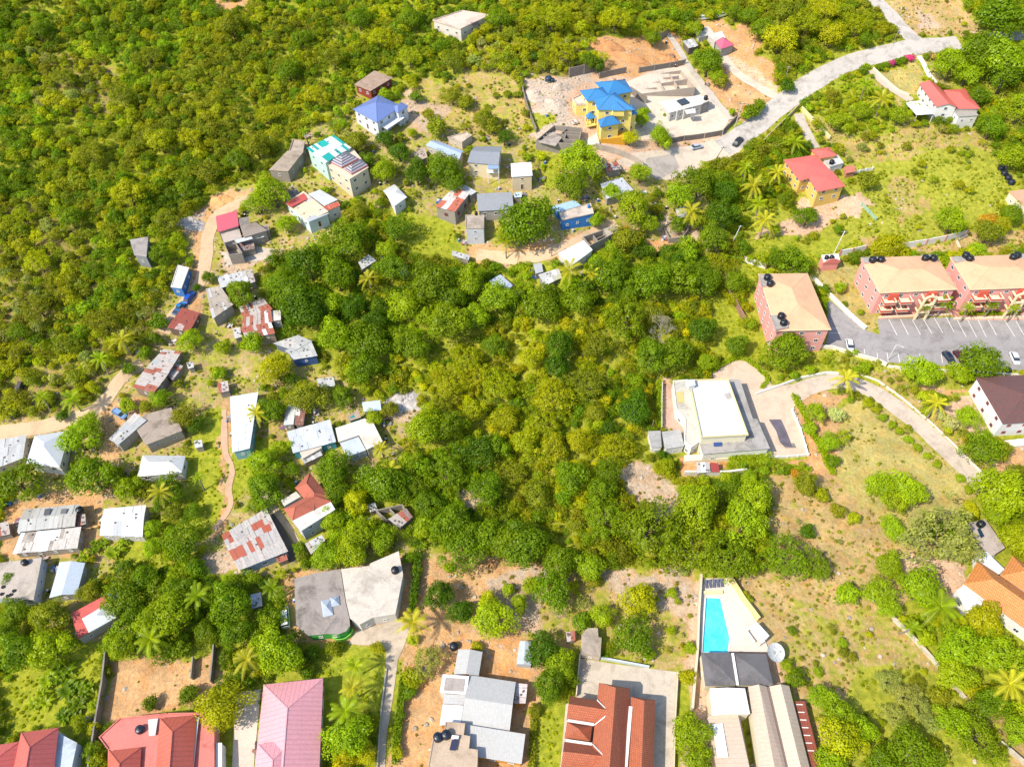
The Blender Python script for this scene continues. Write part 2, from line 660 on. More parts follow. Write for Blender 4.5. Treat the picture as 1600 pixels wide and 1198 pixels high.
class Bld:
    def __init__(s, name, label, cat, short, quad, h, group=None, base=None):
        cx = sum(p[0] for p in quad) / len(quad)
        cy = sum(p[1] for p in quad) / len(quad)
        c = GT(cx, cy, h)
        s.zb = tz(c.x, c.y) if base is None else base
        c = GZ(cx, cy, s.zb + h)
        a, b = s.W(*quad[0], h), s.W(*quad[1], h)
        s.yaw = math.atan2(b.y - a.y, b.x - a.x)
        s.root = empty(name, (c.x, c.y, s.zb), s.yaw)
        s.inv = (Matrix.Translation(s.root.location) @ Matrix.Rotation(s.yaw, 4, 'Z')).inverted()
        tag(s.root, label, cat, group)
        if short:
            BL.append((short, cx, cy))
        s.foot = []

    def W(s, px, py, h):
        return GZ(px, py, s.zb + h)

    def L(s, px, py, h):
        return s.inv @ s.W(px, py, h)

    def low(s, pts):
        w = [s.root.matrix_basis @ Vector((p[0], p[1], 0)) for p in pts]
        return min(tz(q.x, q.y) for q in w) - s.zb - .4

    def part(s, b, name, mats, smooth=False):
        return b.build(name, mats, s.root, smooth)

    def excl(s, pts, grow=.6):
        w = [s.root.matrix_basis @ Vector((p[0], p[1], 0)) for p in pts]
        c = sum(w, Vector()) / len(w)
        EXCL.append([tuple((c + (q - c) * (1 + grow / max(.5, (q - c).length)))[:2]) for q in w])

    def vol(s, quad, h, wall, roof='flat', rm=None, z0=None, ov=.3, rise=1.2, axis=0, end=.5, th=.14, win=1.15, storeys=1,
            sill=1.0, every=3.2, door=False, parapet=0.0, fm=None, tin=None, walls=True, hid=(), roofname='roof', sides=None, pm=None):
        q = [s.L(px, py, h) for px, py in quad]
        q = [Vector((p.x, p.y)) for p in q]
        a = sum(q[i].x * q[(i + 1) % len(q)].y - q[(i + 1) % len(q)].x * q[i].y for i in range(len(q)))
        if a < 0:
            q = [q[0]] + q[:0:-1]
            if len(q) == 4:
                axis = 1 - axis
        n = len(q)
        c = sum(q, Vector((0, 0))) / n
        # eave outline q ; wall outline inset by ov along both edges
        w = []
        for i in range(n):
            p, pp, pn = q[i], q[i - 1], q[(i + 1) % n]
            e1 = (p - pp).normalized()
            e2 = (pn - p).normalized()
            n1 = Vector((-e1.y, e1.x))
            n2 = Vector((-e2.y, e2.x))
            m = n1 + n2
            m = m / max(.35, (m.length ** 2 / 2))
            w.append(p + m * ov)
        low = s.low(q) if z0 is None else z0
        s.excl(q)
        if walls:
            b = MB()
            b.prism([tuple(p) for p in w], low, h - .02 if roof == 'flat' else h - .01)
            s.part(b, 'wall', wall)
        if rm is None:
            rm = wall
        b = MB()
        if roof == 'flat':
            pts = [tuple(p) for p in q]
            b.prism(pts, h - .0, h + th)
            if parapet > 0:
                pb = MB()
                for i in range(n):
                    a0, a1 = q[i], q[(i + 1) % n]
                    e = (a1 - a0).normalized()
                    nn = Vector((-e.y, e.x)) * .11
                    k0, k1 = a0 + nn + e * .0, a1 + nn - e * .22
                    pb.bar((k0.x, k0.y, h + th + parapet / 2 - .004), (k1.x, k1.y, h + th + parapet / 2 - .004), .2, parapet)
                s.part(pb, 'parapet', pm or rm)
            s.part(b, roofname, rm)
        else:
            Z = lambda p, z: Vector((p.x, p.y, z))
            if axis == 1:
                q = q[1:] + q[:1]
            # ridge runs parallel to edge q0->q1
            m0 = (q[0] + q[3]) / 2
            m1 = (q[1] + q[2]) / 2
            d = (m1 - m0)
            half = ((q[0] - q[3]).length + (q[1] - q[2]).length) / 4
            hh = h + .03
            if roof == 'gable':
                r0, r1 = m0, m1
                F = [[Z(q[0], hh), Z(q[1], hh), Z(r1, hh + rise), Z(r0, hh + rise)], [Z(q[2], hh), Z(q[3], hh), Z(r0, hh + rise), Z(r1, hh + rise)]]
                if walls:
                    g = MB()
                    for (u, v, t) in ((q[0], q[3], r0), (q[1], q[2], r1)):
                        ins = (c - t).normalized() * (ov + .06)
                        U, V, T = u + (t - u) * .1 + ins, v + (t - v) * .1 + ins, t + ins
                        g.v += [(U.x, U.y, h - .012), (V.x, V.y, h - .012), (T.x, T.y, hh + rise * .88 - th)]
                        g.f.append((len(g.v) - 3, len(g.v) - 2, len(g.v) - 1))
                        g.m.append(0)
                    s.part(g, 'gable_wall', wall)
            elif roof == 'hip':
                k = min(half * end * 2, d.length * .49)
                u = d.normalized()
                r0, r1 = m0 + u * k, m1 - u * k
                F = [[Z(q[0], hh), Z(q[1], hh), Z(r1, hh + rise), Z(r0, hh + rise)], [Z(q[2], hh), Z(q[3], hh), Z(r0, hh + rise), Z(r1, hh + rise)],
                     [Z(q[3], hh), Z(q[0], hh), Z(r0, hh + rise)], [Z(q[1], hh), Z(q[2], hh), Z(r1, hh + rise)]]
            elif roof == 'pyr':
                r = (m0 + m1) / 2
                F = [[Z(q[i], hh), Z(q[(i + 1) % 4], hh), Z(r, hh + rise)] for i in range(4)]
            elif roof == 'shed':
                F = [[Z(q[0], hh), Z(q[1], hh), Z(q[2], hh + rise), Z(q[3], hh + rise)]]
                if walls:
                    g = MB()
                    g.prism([tuple(p) for p in w], h - .012, [h + .0, h + .0, h + rise - th, h + rise - th] if axis == 0 else
                            [h + rise - th, h + .0, h + .0, h + rise - th], bottom=False)
                    s.part(g, 'upper_wall', wall)
            if tin:
                nu, nv, wts = tin
                rr = random.Random(int(quad[0][0] * 7 + quad[0][1]))
                so = rr.randrange(50)
                cum = np.cumsum(wts) / sum(wts)
                mats_n = len(wts)
                for fi, f in enumerate(F):
                    if len(f) == 3:
                        b.solid([f], th * .4, rr.randrange(len(wts)))
                        continue
                    su = max(2, int(round((f[1] - f[0]).length / 1.0)))
                    sv = max(1, min(3, int(round((f[3] - f[0]).length / 2.6))))
                    gu, gv = su / nu, sv / nv
                    for i in range(su):
                        for j in range(sv):
                            cs = []
                            for (x, y) in ((i, j), (i + 1, j), (i + 1, j + 1), (i, j + 1)):
                                x, y = x / su, y / sv
                                cs.append((f[0].lerp(f[1], x)).lerp(f[3].lerp(f[2], x), y))
                            cc = sum(cs, Vector()) / 4
                            g = 1.02 + rr.random() * .03
                            dz = rr.random() * .07 + .035 * ((i + j) % 2)
                            cs = [cc + (p - cc) * g + Vector((0, 0, dz)) for p in cs]
                            r = (float(vnoise(i + so, j * 2.3 + so, max(1.2, gu * .9), so)) - .5) * 1.5 + .5 + rr.uniform(-.22, .22)
                            mi = int(min(mats_n - 1, np.searchsorted(cum, min(.999, max(0, r)))))
                            b.solid([cs], .03, mi)
                s.part(b, roofname, rm)
                for _ in range(5):
                    f = rr.choice(F)
                    if len(f) == 4:
                        u_, v_ = rr.uniform(.1, .9), rr.uniform(.1, .9)
                        p = f[0].lerp(f[1], u_).lerp(f[3].lerp(f[2], u_), v_)
                        g = MB()
                        g.box((p.x, p.y, p.z + .16), (rr.uniform(.2, .45), rr.uniform(.2, .35), .2), rr.uniform(0, 3))
                        s.part(g, 'roof_weight', paint('6a6058', .4))
            else:
                b.solid(F, th)
                ro = s.part(b, roofname, rm if not isinstance(rm, list) else rm[0])
                if roof in ('hip', 'pyr', 'gable') and fm is not None and roofname == 'roof' and rise > .5:
                    g = MB()
                    if roof != 'pyr':
                        g.bar(Z(r0, hh + rise + .03), Z(r1, hh + rise + .03), .22, .07)
                    if roof == 'hip':
                        for A, B in ((q[0], r0), (q[3], r0), (q[1], r1), (q[2], r1)):
                            g.bar(Z(A, hh + .03), Z(B, hh + rise + .03), .18, .06)
                    if g.v:
                        g.build('ridge_cap', rm if not isinstance(rm, list) else rm[0], ro)
        if walls and win:
            fmat = fm or paint('e8e4dc', .2)
            for i in range(n):
                if sides is not None and i not in sides:
                    continue
                a0, a1 = w[i], w[(i + 1) % n]
                e = a1 - a0
                ln = e.length
                nrm = Vector((e.y, -e.x, 0)).normalized()
                wn = s.root.matrix_basis.to_3x3() @ nrm
                pw = s.root.matrix_basis @ Vector((a0.x, a0.y, 0))
                to = Vector((0, 0, CH)) - pw
                to.z = 0
                if wn.dot(to.normalized()) < .12 or ln < 2.0:
                    continue
                ang = math.atan2(e.y, e.x)
                k = max(1, int(ln / every))
                fh = h / storeys
                for st in range(storeys):
                    for j in range(k):
                        t = (j + .5) / k
                        p = a0.lerp(a1, t)
                        dr = door and st == 0 and j == k // 2 and wn.y < 0
                        if dr:
                            put_window(s.root, (p.x, p.y, 1.02), ang, .95, 2.05, fmat, True)
                        else:
                            put_window(s.root, (p.x, p.y, st * fh + sill + win / 2), ang, min(win, ln * .5), win * .95, fmat)
        s.foot.append(q)
        return q

    def walls_only(s, quad, h, mat, th=.2, inner=(), name='wall'):
        q = [s.L(px, py, h) for px, py in quad]
        low = s.low(q)
        s.excl(q)
        b = MB()
        n = len(q)
        for i in range(n):
            a, c = q[i], q[(i + 1) % n]
            e = (c - a)
            e.z = 0
            e = e.normalized() * th / 2
            b.bar((a.x + e.x, a.y + e.y, (h + low) / 2), (c.x + e.x, c.y + e.y, (h + low) / 2), th, h - low)
        for (p, r) in inner:
            a = q[0].lerp(q[1], p[0]).lerp(q[3].lerp(q[2], p[0]), p[1])
            c = q[0].lerp(q[1], r[0]).lerp(q[3].lerp(q[2], r[0]), r[1])
            hh = h * (.75 + .2 * random.random())
            b.bar((a.x, a.y, (hh + low) / 2), (c.x, c.y, (hh + low) / 2), th * .9, hh - low)
        s.part(b, name, mat)
        return q

    def slab(s, poly, z, mat, name='slab', th=.15, low=None):
        q = [s.L(px, py, z) for px, py in poly]
        b = MB()
        b.prism([(p.x, p.y) for p in q], (z - th) if low is None else low, z)
        s.excl(q)
        return s.part(b, name, mat)

    def sheet(s, poly, z, mat, name='sheet', th=.05, tilt=0.0):
        q = [s.L(px, py, z) for px, py in poly]
        for i, p in enumerate(q):
            p.z = z + (tilt if i >= 2 else 0)
        b = MB()
        b.solid([q], th)
        return s.part(b, name, mat)

    def posts(s, pts, z, mat, w=.22, z0=-.5, name='post'):
        for px, py in pts:
            p = s.L(px, py, z)
            b = MB()
            b.box((p.x, p.y, (z + z0) / 2), (w, w, z - z0))
            s.part(b, name, mat)

    def line(s, pts, z, mat, w=.15, h=.08, name='gutter'):
        b = MB()
        q = [s.L(*p[:2], p[2] if len(p) > 2 else z) for p in pts]
        for a, c in zip(q, q[1:]):
            b.bar(a, c, w, h)
        return s.part(b, name, mat)

    def pipoly(s, verts, faces, mat, name='roof', th=.14):
        """roof from pixel points with heights"""
        q = [s.L(*v) for v in verts]
        b = MB()
        b.solid([[q[i] for i in f] for f in faces], th)
        return s.part(b, name, mat)

def wallrun(name, label, pts, h, mat, th=.22, cat='wall', cap=None, piers=0, pm=None, closed=False, group=None, slope_top=True):
    """free-standing wall along photo points"""
    P = [GT(*p) for p in pts]
    c = P[0]
    r = empty(name, (c.x, c.y, c.z))
    tag(r, label, cat, group)
    b = MB()
    seg = dense([Vector((p.x, p.y, 0)) for p in P], 2.5, closed)
    if closed:
        seg.append(seg[0])
    for a, d in zip(seg, seg[1:]):
        za, zd = tz(a.x, a.y), tz(d.x, d.y)
        e = (d - a).normalized()
        s_ = Vector((-e.y, e.x, 0)) * th / 2
        i = len(b.v)
        for p, z in ((a, za), (d, zd)):
            b.v += [tuple(p + s_ + Vector((0, 0, z - .5)) - c), tuple(p - s_ + Vector((0, 0, z - .5)) - c),
                    tuple(p - s_ + Vector((0, 0, z + h)) - c), tuple(p + s_ + Vector((0, 0, z + h)) - c)]
        for f in ((0, 1, 2, 3), (7, 6, 5, 4), (3, 2, 6, 7), (1, 5, 6, 2), (4, 0, 3, 7)):
            b.f.append(tuple(i + k for k in f))
            b.m.append(0)
    b.build('panel', mat, r)
    if piers:
        k = 0
        pp = dense([Vector((p.x, p.y, 0)) for p in P], piers, closed)
        for p in pp[:60]:
            g = MB()
            z = tz(p.x, p.y)
            g.box((p.x - c.x, p.y - c.y, z + h / 2 - c.z), (.38, .38, h + .35))
            g.build('pier', pm or mat, r)
    return r

def tank(px, py, up, label, r=.95, h=1.7, col='14181c', z=None, short=None):
    p = GT(px, py, up + h / 2) if z is None else GZ(px, py, z + h / 2)
    base = p.z - h / 2
    root = empty('water_tank', (p.x, p.y, base))
    tag(root, label, 'water tank', 'plastic water tanks on the roofs and in the yards')
    m = plain(col, .4)
    b = MB()
    prof = [(r * .96, 0), (r, .05)]
    k = 5
    for i in range(k):
        z0 = .05 + (h * .72) * i / k
        dz = h * .72 / k
        prof += [(r, z0 + dz * .35), (r * .965, z0 + dz * .5), (r * .965, z0 + dz * .75), (r, z0 + dz * .9)]
    prof += [(r * .93, h * .82), (r * .7, h * .93), (r * .3, h * .99)]
    b.lathe((0, 0, 0), prof, 18)
    b.build('body', m, root, True)
    b = MB()
    b.lathe((0, 0, h * .98), [(r * .3, 0), (r * .3, .09), (.02, .12)], 14)
    b.build('lid', m, root, True)
    return root

def car(label, a, b_, col, kind='car', L=4.4, Wd=1.75, H=1.45, rev=False, box=False, glasscol=None):
    """a = photo point of the rear, b_ = photo point of the front"""
    pa, pb = GT(*a), GT(*b_)
    c = (pa + pb) / 2
    ang = math.atan2(pb.y - pa.y, pb.x - pa.x)
    z = tz(c.x, c.y)
    d = Vector((math.cos(ang), math.sin(ang)))
    sl = math.atan2(tz(c.x + d.x * 1.5, c.y + d.y * 1.5) - tz(c.x - d.x * 1.5, c.y - d.y * 1.5), 3)
    root = empty('parked_car' if kind == 'car' else 'parked_' + kind, (c.x, c.y, z + .1), ang)
    root.rotation_euler = (0, -sl, ang)
    tag(root, label, kind, 'cars and vans parked in the settlement')
    m = plain(col, .25, .0, 'car paint')
    bm = MB()
    # lengthwise sections: x, half width, z top of body, roof
    if box:
        sec = [(-.5, .94, .95), (-.46, 1, 1.0), (.3, 1, 1.0), (.42, .98, .95), (.5, .85, .72)]
    else:
        sec = [(-.5, .86, .80), (-.45, .97, .92), (-.2, 1, .95), (.2, 1, .93), (.42, .96, .84), (.5, .82, .68)]
    i0 = 0
    hw = Wd / 2
    belt = H * .66
    for k, (x, wd, t) in enumerate(sec):
        zt = belt * t
        bm.v += [(x * L, -hw * wd * .95, .22), (x * L, -hw * wd, .45), (x * L, -hw * wd * .97, zt - .06), (x * L, -hw * wd * .88, zt),
                 (x * L, hw * wd * .88, zt), (x * L, hw * wd * .97, zt - .06), (x * L, hw * wd, .45), (x * L, hw * wd * .95, .22)]
    for k in range(len(sec) - 1):
        for j in range(8):
            bm.f.append((k * 8 + j, (k + 1) * 8 + j, (k + 1) * 8 + (j + 1) % 8, k * 8 + (j + 1) % 8))
            bm.m.append(0)
    e = (len(sec) - 1) * 8
    bm.f += [tuple(range(7, -1, -1)), tuple(e + j for j in range(8))]
    bm.m += [0, 0]
    bo = bm.build('body', m, root, False)
    # cabin glass and roof
    g = MB()
    if box:
        xs = (-.485, -.45, .22, .40)
    elif kind == 'pickup':
        xs = (-.05, .0, .17, .32)
    else:
        xs = (-.42, -.27, .12, .30)
    zl, zr = belt * .94, H - .05
    lo, hi = hw * .86, hw * .72
    v = [(xs[0] * L, -lo, zl), (xs[3] * L, -lo, zl), (xs[3] * L, lo, zl), (xs[0] * L, lo, zl),
         (xs[1] * L, -hi, zr), (xs[2] * L, -hi, zr), (xs[2] * L, hi, zr), (xs[1] * L, hi, zr)]
    g.v = v
    g.f = [(0, 1, 5, 4), (1, 2, 6, 5), (2, 3, 7, 6), (3, 0, 4, 7)]
    g.m = [0] * 4
    g.build('windows', glass(), root)
    g = MB()
    g.box(((xs[1] + xs[2]) / 2 * L, 0, zr + .02), ((xs[2] - xs[1]) * L + .1, hi * 2 + .06, .07))
    if box:
        for k in range(3):
            g.box(((xs[1] + (xs[2] - xs[1]) * (k + .5) / 3) * L, 0, zr + .07), (.08, hi * 2, .05))
    g.build('roof', m, root)
    if kind == 'pickup':
        g = MB()
        g.box((-.27 * L, 0, belt * .9), (.4 * L, hw * 1.6, .1))
        g.build('cargo_bed', plain('30343a', .6), root)
    tm = plain('101010', .8)
    for x in (-.31, .32):
        for y in (-1, 1):
            g = MB()
            cc = Vector((x * L, y * (hw - .1), .30))
            g.tube([cc + Vector((0, -.11, 0)), cc + Vector((0, .11, 0))], .31, 12)
            w = g.build('wheel', tm, root)
    for y in (-1, 1):
        g = MB()
        g.box((.485 * L, y * hw * .6, belt * .62), (.08, .3, .14))
        g.build('headlight', plain('e8ecef', .15), root)
    return root

def pole(label, base, h, lean=0.0, r=.16, arm=None, cat='utility pole', name='utility_pole', lamp=False, col='8f8676'):
    p = GT(*base)
    root = empty(name, (p.x, p.y, p.z))
    tag(root, label, cat)
    b = MB()
    b.tube([(0, 0, -.4), (lean * .5, 0, h * .5), (lean, 0, h)], [r, r * .85, r * .65], 8)
    b.build('pole', paint(col), root, True)
    if arm:
        b = MB()
        a = arm
        b.bar((lean - a, 0, h - .5), (lean + a, 0, h - .5), .14, .14)
        b.build('crossarm', paint('6e6250'), root)
        for k in (-.8, -.3, .3, .8):
            g = MB()
            g.lathe((lean + a * k, 0, h - .43), [(.05, 0), (.08, .08), (.04, .2)], 8)
            g.build('insulator', plain('d8d4cc', .3), root)
    if lamp:
        b = MB()
        b.tube([(lean, 0, h - .1), (lean + .5, -.4, h + .25), (lean + 1.1, -.9, h + .3)], .05, 6)
        b.box((lean + 1.3, -1.05, h + .28), (.6, .25, .12), -.7)
        b.build('lamp_arm', plain('c9ccce', .4), root)
    return root
# ------------------------------------------------------------------ foliage
def leaf_mat(name, inst):
    t = NT(name)
    if inst:
        a = t.new('ShaderNodeAttribute', attribute_type='INSTANCER', attribute_name='tint').outputs['Color']
    else:
        a = t.new('ShaderNodeObjectInfo').outputs['Color']
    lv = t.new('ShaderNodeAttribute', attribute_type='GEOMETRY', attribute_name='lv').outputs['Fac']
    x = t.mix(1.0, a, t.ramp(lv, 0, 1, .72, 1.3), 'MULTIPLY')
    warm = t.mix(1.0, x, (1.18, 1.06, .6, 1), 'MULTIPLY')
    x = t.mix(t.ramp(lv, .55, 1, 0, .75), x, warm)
    d = t.new('ShaderNodeBsdfDiffuse', {'Color': x, 'Roughness': .4})
    tr = t.new('ShaderNodeBsdfTranslucent', {'Color': t.mix(1.0, x, (1.25, 1.3, .45, 1), 'MULTIPLY')})
    gl = t.new('ShaderNodeBsdfGlossy', {'Color': (.9, .95, .8, 1), 'Roughness': .42})
    m1 = t.new('ShaderNodeMixShader', {0: .5, 1: d.outputs[0], 2: tr.outputs[0]})
    m2 = t.new('ShaderNodeMixShader', {0: .012, 1: m1.outputs[0], 2: gl.outputs[0]})
    t.link(m2.outputs[0], t.o.inputs['Surface'])
    return t.m

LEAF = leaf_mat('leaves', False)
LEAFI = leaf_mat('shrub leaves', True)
BARK = paint('6d5c48', .5, .9)
BARKP = paint('8d8270', .5, .9)

def leaf_mesh(name, C, N, size, lv, mat, asp=1.5, roll=None, rs=None):
    """quads centred at C (n,3) with normals N, half-length size*asp/2"""
    n = len(C)
    rs = rs or np.random.RandomState(1)
    N = N / np.linalg.norm(N, axis=1)[:, None]
    r = rs.randn(n, 3)
    A = np.cross(N, r)
    A /= np.linalg.norm(A, axis=1)[:, None]
    B = np.cross(N, A)
    s = (np.ones(n) * size if np.isscalar(size) else size) * (0.7 + .6 * rs.rand(n))
    A = A * (s * asp / 2)[:, None]
    B = B * (s / 2)[:, None]
    bend = N * (s * .16)[:, None]
    V = np.stack([C - A - bend, C - B * 1.0, C + A - bend, C + B * 1.0], 1).reshape(-1, 3)
    me = bpy.data.meshes.new(name)
    me.vertices.add(4 * n)
    me.vertices.foreach_set('co', V.ravel())
    me.loops.add(4 * n)
    me.loops.foreach_set('vertex_index', np.arange(4 * n))
    me.polygons.add(n)
    me.polygons.foreach_set('loop_start', np.arange(0, 4 * n, 4))
    me.materials.append(mat)
    a = me.attributes.new('lv', 'FLOAT', 'FACE')
    a.data.foreach_set('value', lv)
    me.update(calc_edges=True)
    return me

def crown_mesh(name, seed, mat, nb=42, per=70, rz=.8, br=(.26, .38), leaf=.085, spread=.68, low=-.35, asp=1.5, noise=.65, hollow=.0):
    rs = np.random.RandomState(seed)
    C, N, LV = [], [], []
    k = np.arange(nb) + .5
    ph = k * 2.399963 + rs.rand() * 6
    zz = 1 - (1 - low) * k / nb
    rr = np.sqrt(np.maximum(0, 1 - zz ** 2))
    dirs = np.stack([rr * np.cos(ph), rr * np.sin(ph), zz], 1) + rs.randn(nb, 3) * .13
    lob = 1 + .34 * np.sin(ph * 1.0 + rs.rand() * 6) * rs.rand() + .20 * np.sin(ph * 3 + rs.rand() * 6)
    cen = dirs * (spread * (0.82 + .3 * rs.rand(nb)) * lob)[:, None]
    cen[:, 2] *= rz
    rad = br[0] + (br[1] - br[0]) * rs.rand(nb)
    for i in range(nb):
        m = int(per * (rad[i] / br[1]) ** 2) + 4
        u = rs.randn(m, 3)
        u[:, 2] += .35
        u /= np.linalg.norm(u, axis=1)[:, None]
        d = rad[i] * (.6 + .45 * rs.rand(m) ** .6)
        p = cen[i] + u * d[:, None] * np.array([1, 1, .85])
        C.append(p)
        N.append(u * 1.0 + dirs[i] * .35 + rs.randn(m, 3) * noise * .6)
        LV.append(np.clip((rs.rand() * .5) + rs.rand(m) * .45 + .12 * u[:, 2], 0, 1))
    C = np.concatenate(C)
    N = np.concatenate(N)
    LV = np.concatenate(LV)
    return leaf_mesh(name, C, N, leaf, LV, mat, asp, rs=rs)

def trunk_mesh(name, seed, base=-1.25, limbs=5, r=.07, mat=None, reach=.5):
    rs = random.Random(seed)
    b = MB()
    j = (rs.uniform(-.05, .05), rs.uniform(-.05, .05))
    b.tube([(0, 0, base), (j[0], j[1], (base - .25) / 2 - .1), (0, 0, -.3)], [r * 1.35, r, r * .8], 8)
    for k in range(limbs):
        a = k * 6.283 / limbs + rs.uniform(-.4, .4)
        q = reach * rs.uniform(.8, 1.2)
        b.tube([(0, 0, -.4), (math.cos(a) * q * .5, math.sin(a) * q * .5, -.12), (math.cos(a) * q, math.sin(a) * q, rs.uniform(.1, .35))], [r * .65, r * .42, r * .15], 6)
    o = b.build(name, mat or BARK, None, True)
    me = o.data
    COL.objects.unlink(o)
    bpy.data.objects.remove(o)
    return me

CROWN = {
    'B': [crown_mesh('broad_crown', s, LEAF, 38 + 4 * s, 115, .68 + .05 * (s % 4), (.18 + .01 * (s % 3), .34 + .015 * (s % 3)), .066, .70) for s in (1, 2, 3, 4, 5, 6)],
    'F': [crown_mesh('fine_crown', s, LEAF, 110, 50, .5, (.12, .2), .045, .8, -.25, 2.0, .9) for s in (11, 12, 13)],
    'U': [crown_mesh('bush_crown', s, LEAF, 26, 70, .78, (.3, .42), .11, .6, -.2) for s in (21, 22, 23)],
}
TRUNK = {'B': [trunk_mesh('trunk', s) for s in (1, 2)], 'F': [trunk_mesh('trunk', s, -1.0, 8, .045, None, .7) for s in (3, 4)],
         'U': [trunk_mesh('stem', 5, -.85, 6, .035, None, .35)]}

def bare_mesh(seed):
    rs = random.Random(seed)
    b = MB()
    def grow(p, d, L, r, n):
        q = p + d * L
        b.tube([p, p.lerp(q, .5) + Vector((rs.uniform(-.04, .04), rs.uniform(-.04, .04), 0)), q], [r, r * .8, r * .6], 5)
        if n:
            for _ in range(4 if n > 1 else 5):
                e = (d + Vector((rs.uniform(-1, 1), rs.uniform(-1, 1), rs.uniform(-.35, .5))) * .9).normalized()
                grow(q, e, L * rs.uniform(.6, .85), r * .55, n - 1)
    grow(Vector((0, 0, -.9)), Vector((0, 0, 1)), .55, .035, 4)
    o = b.build('bare_branches', paint('a89d8a', .3, .9), None, False)
    me = o.data
    COL.objects.unlink(o)
    bpy.data.objects.remove(o)
    return me

def strip_mesh(name, quads, lv, mat):
    me = bpy.data.meshes.new(name)
    v = [p for q in quads for p in q]
    me.from_pydata(v, [], [tuple(range(4 * i, 4 * i + 4)) for i in range(len(quads))])
    me.materials.append(mat)
    a = me.attributes.new('lv', 'FLOAT', 'FACE')
    a.data.foreach_set('value', lv)
    return me

def palm_mesh(seed, nf=17, mat=None):
    rs = random.Random(seed)
    Q, LVv = [], []
    for i in range(nf):
        a = i * 2.39996 + rs.uniform(-.15, .15)
        e = math.radians(-8 + 72 * (i / nf) + rs.uniform(-6, 6))
        L = rs.uniform(1.05, 1.3)
        dr = rs.uniform(.35, .6) if e < .8 else .45
        ax = Vector((math.cos(a), math.sin(a), 0))
        sd = Vector((-ax.y, ax.x, 0))
        pts = []
        for k in range(13):
            t = k / 12
            pts.append(ax * (L * t * math.cos(e) * (1 - .12 * t)) + Vector((0, 0, L * (t * math.sin(e) - dr * t * t))))
        tone = rs.uniform(.1, .55)
        for k in range(12):
            p, q = pts[k], pts[k + 1]
            w = .014 * (1 - k / 14)
            Q.append([p + sd * w, p - sd * w, q - sd * w * .8, q + sd * w * .8])
            LVv.append(1.0)
        for k in range(2, 25):
            t = k / 25
            f = t * 12
            j = min(11, int(f))
            p = pts[j].lerp(pts[j + 1], f - j)
            d = (pts[j + 1] - pts[j]).normalized()
            ll = .17 * math.sin(math.pi * min(1, .12 + t * .86)) ** .6 + .02
            for s_ in (-1, 1):
                o = (sd * s_ + d * .55 + Vector((0, 0, -.28 + rs.uniform(-.1, .1)))).normalized()
                tip = p + o * ll
                wv = d * .015
                Q.append([p - wv, p + wv, p.lerp(tip, .6) + wv * .9, tip])
                LVv.append(min(1, max(0, tone + rs.uniform(-.1, .25))))
    return strip_mesh('palm_fronds', Q, LVv, mat or LEAF)

def banana_mesh(seed, mat):
    rs = random.Random(seed)
    Q, LVv = [], []
    for c in range(4):
        o = Vector((rs.uniform(-.5, .5), rs.uniform(-.5, .5), 0)) if c else Vector((0, 0, 0))
        for i in range(8):
            a = i * 2.4 + rs.uniform(-.3, .3)
            e = math.radians(rs.uniform(15, 70))
            L = rs.uniform(.6, .95)
            ax = Vector((math.cos(a), math.sin(a), 0))
            sd = Vector((-ax.y, ax.x, 0))
            tone = rs.uniform(.1, .8)
            prev = None
            for k in range(6):
                t = k / 5
                p = o + ax * (L * t * math.cos(e)) + Vector((0, 0, L * (t * math.sin(e) - .6 * t * t)))
                w = (.02, .11, .13, .12, .09, .01)[k]
                cur = (p + sd * w + Vector((0, 0, .03)), p, p - sd * w + Vector((0, 0, .03)))
                if prev:
                    Q.append([prev[0], prev[1], cur[1], cur[0]])
                    Q.append([prev[1], prev[2], cur[2], cur[1]])
                    LVv += [tone, tone + .1]
                prev = cur
    return strip_mesh('banana_leaves', Q, LVv, mat)

CROWN['P'] = [palm_mesh(s) for s in (1, 2, 3)]
CROWN['N'] = [banana_mesh(s, LEAF) for s in (1, 2)]
CROWN['X'] = [bare_mesh(s) for s in (4, 9)]
TINT = {'e': (.205, .285, .006), 'd': (.094, .18, .004), 'm': (.172, .262, .005), 'b': (.30, .395, .008), 'y': (.46, .46, .006), 'o': (.265, .290, .012),
        'f': (.35, .38, .09), 'r': (.48, .28, .02), 'k': (.6, .08, .3), 'w': (.48, .50, .20), 'g': (.37, .395, .006)}
TNAME = {'e': 'soft green', 'd': 'dark green', 'm': 'deep green', 'b': 'bright green', 'y': 'yellow green', 'o': 'olive', 'f': 'pale feathery', 'r': 'orange flowering',
         'k': 'pink flowering', 'w': 'pale blossoming', 'g': 'yellowish green'}
KN = {'B': ('broadleaf_tree', 'tree', 'round tree'), 'F': ('acacia_tree', 'tree', 'spreading tree'), 'U': ('bush', 'bush', 'bush'),
      'P': ('palm_tree', 'palm', 'palm'), 'N': ('banana_plant', 'plant', 'banana clump'), 'X': ('bare_tree', 'tree', 'leafless tree')}
TREES = []
TREEX = []

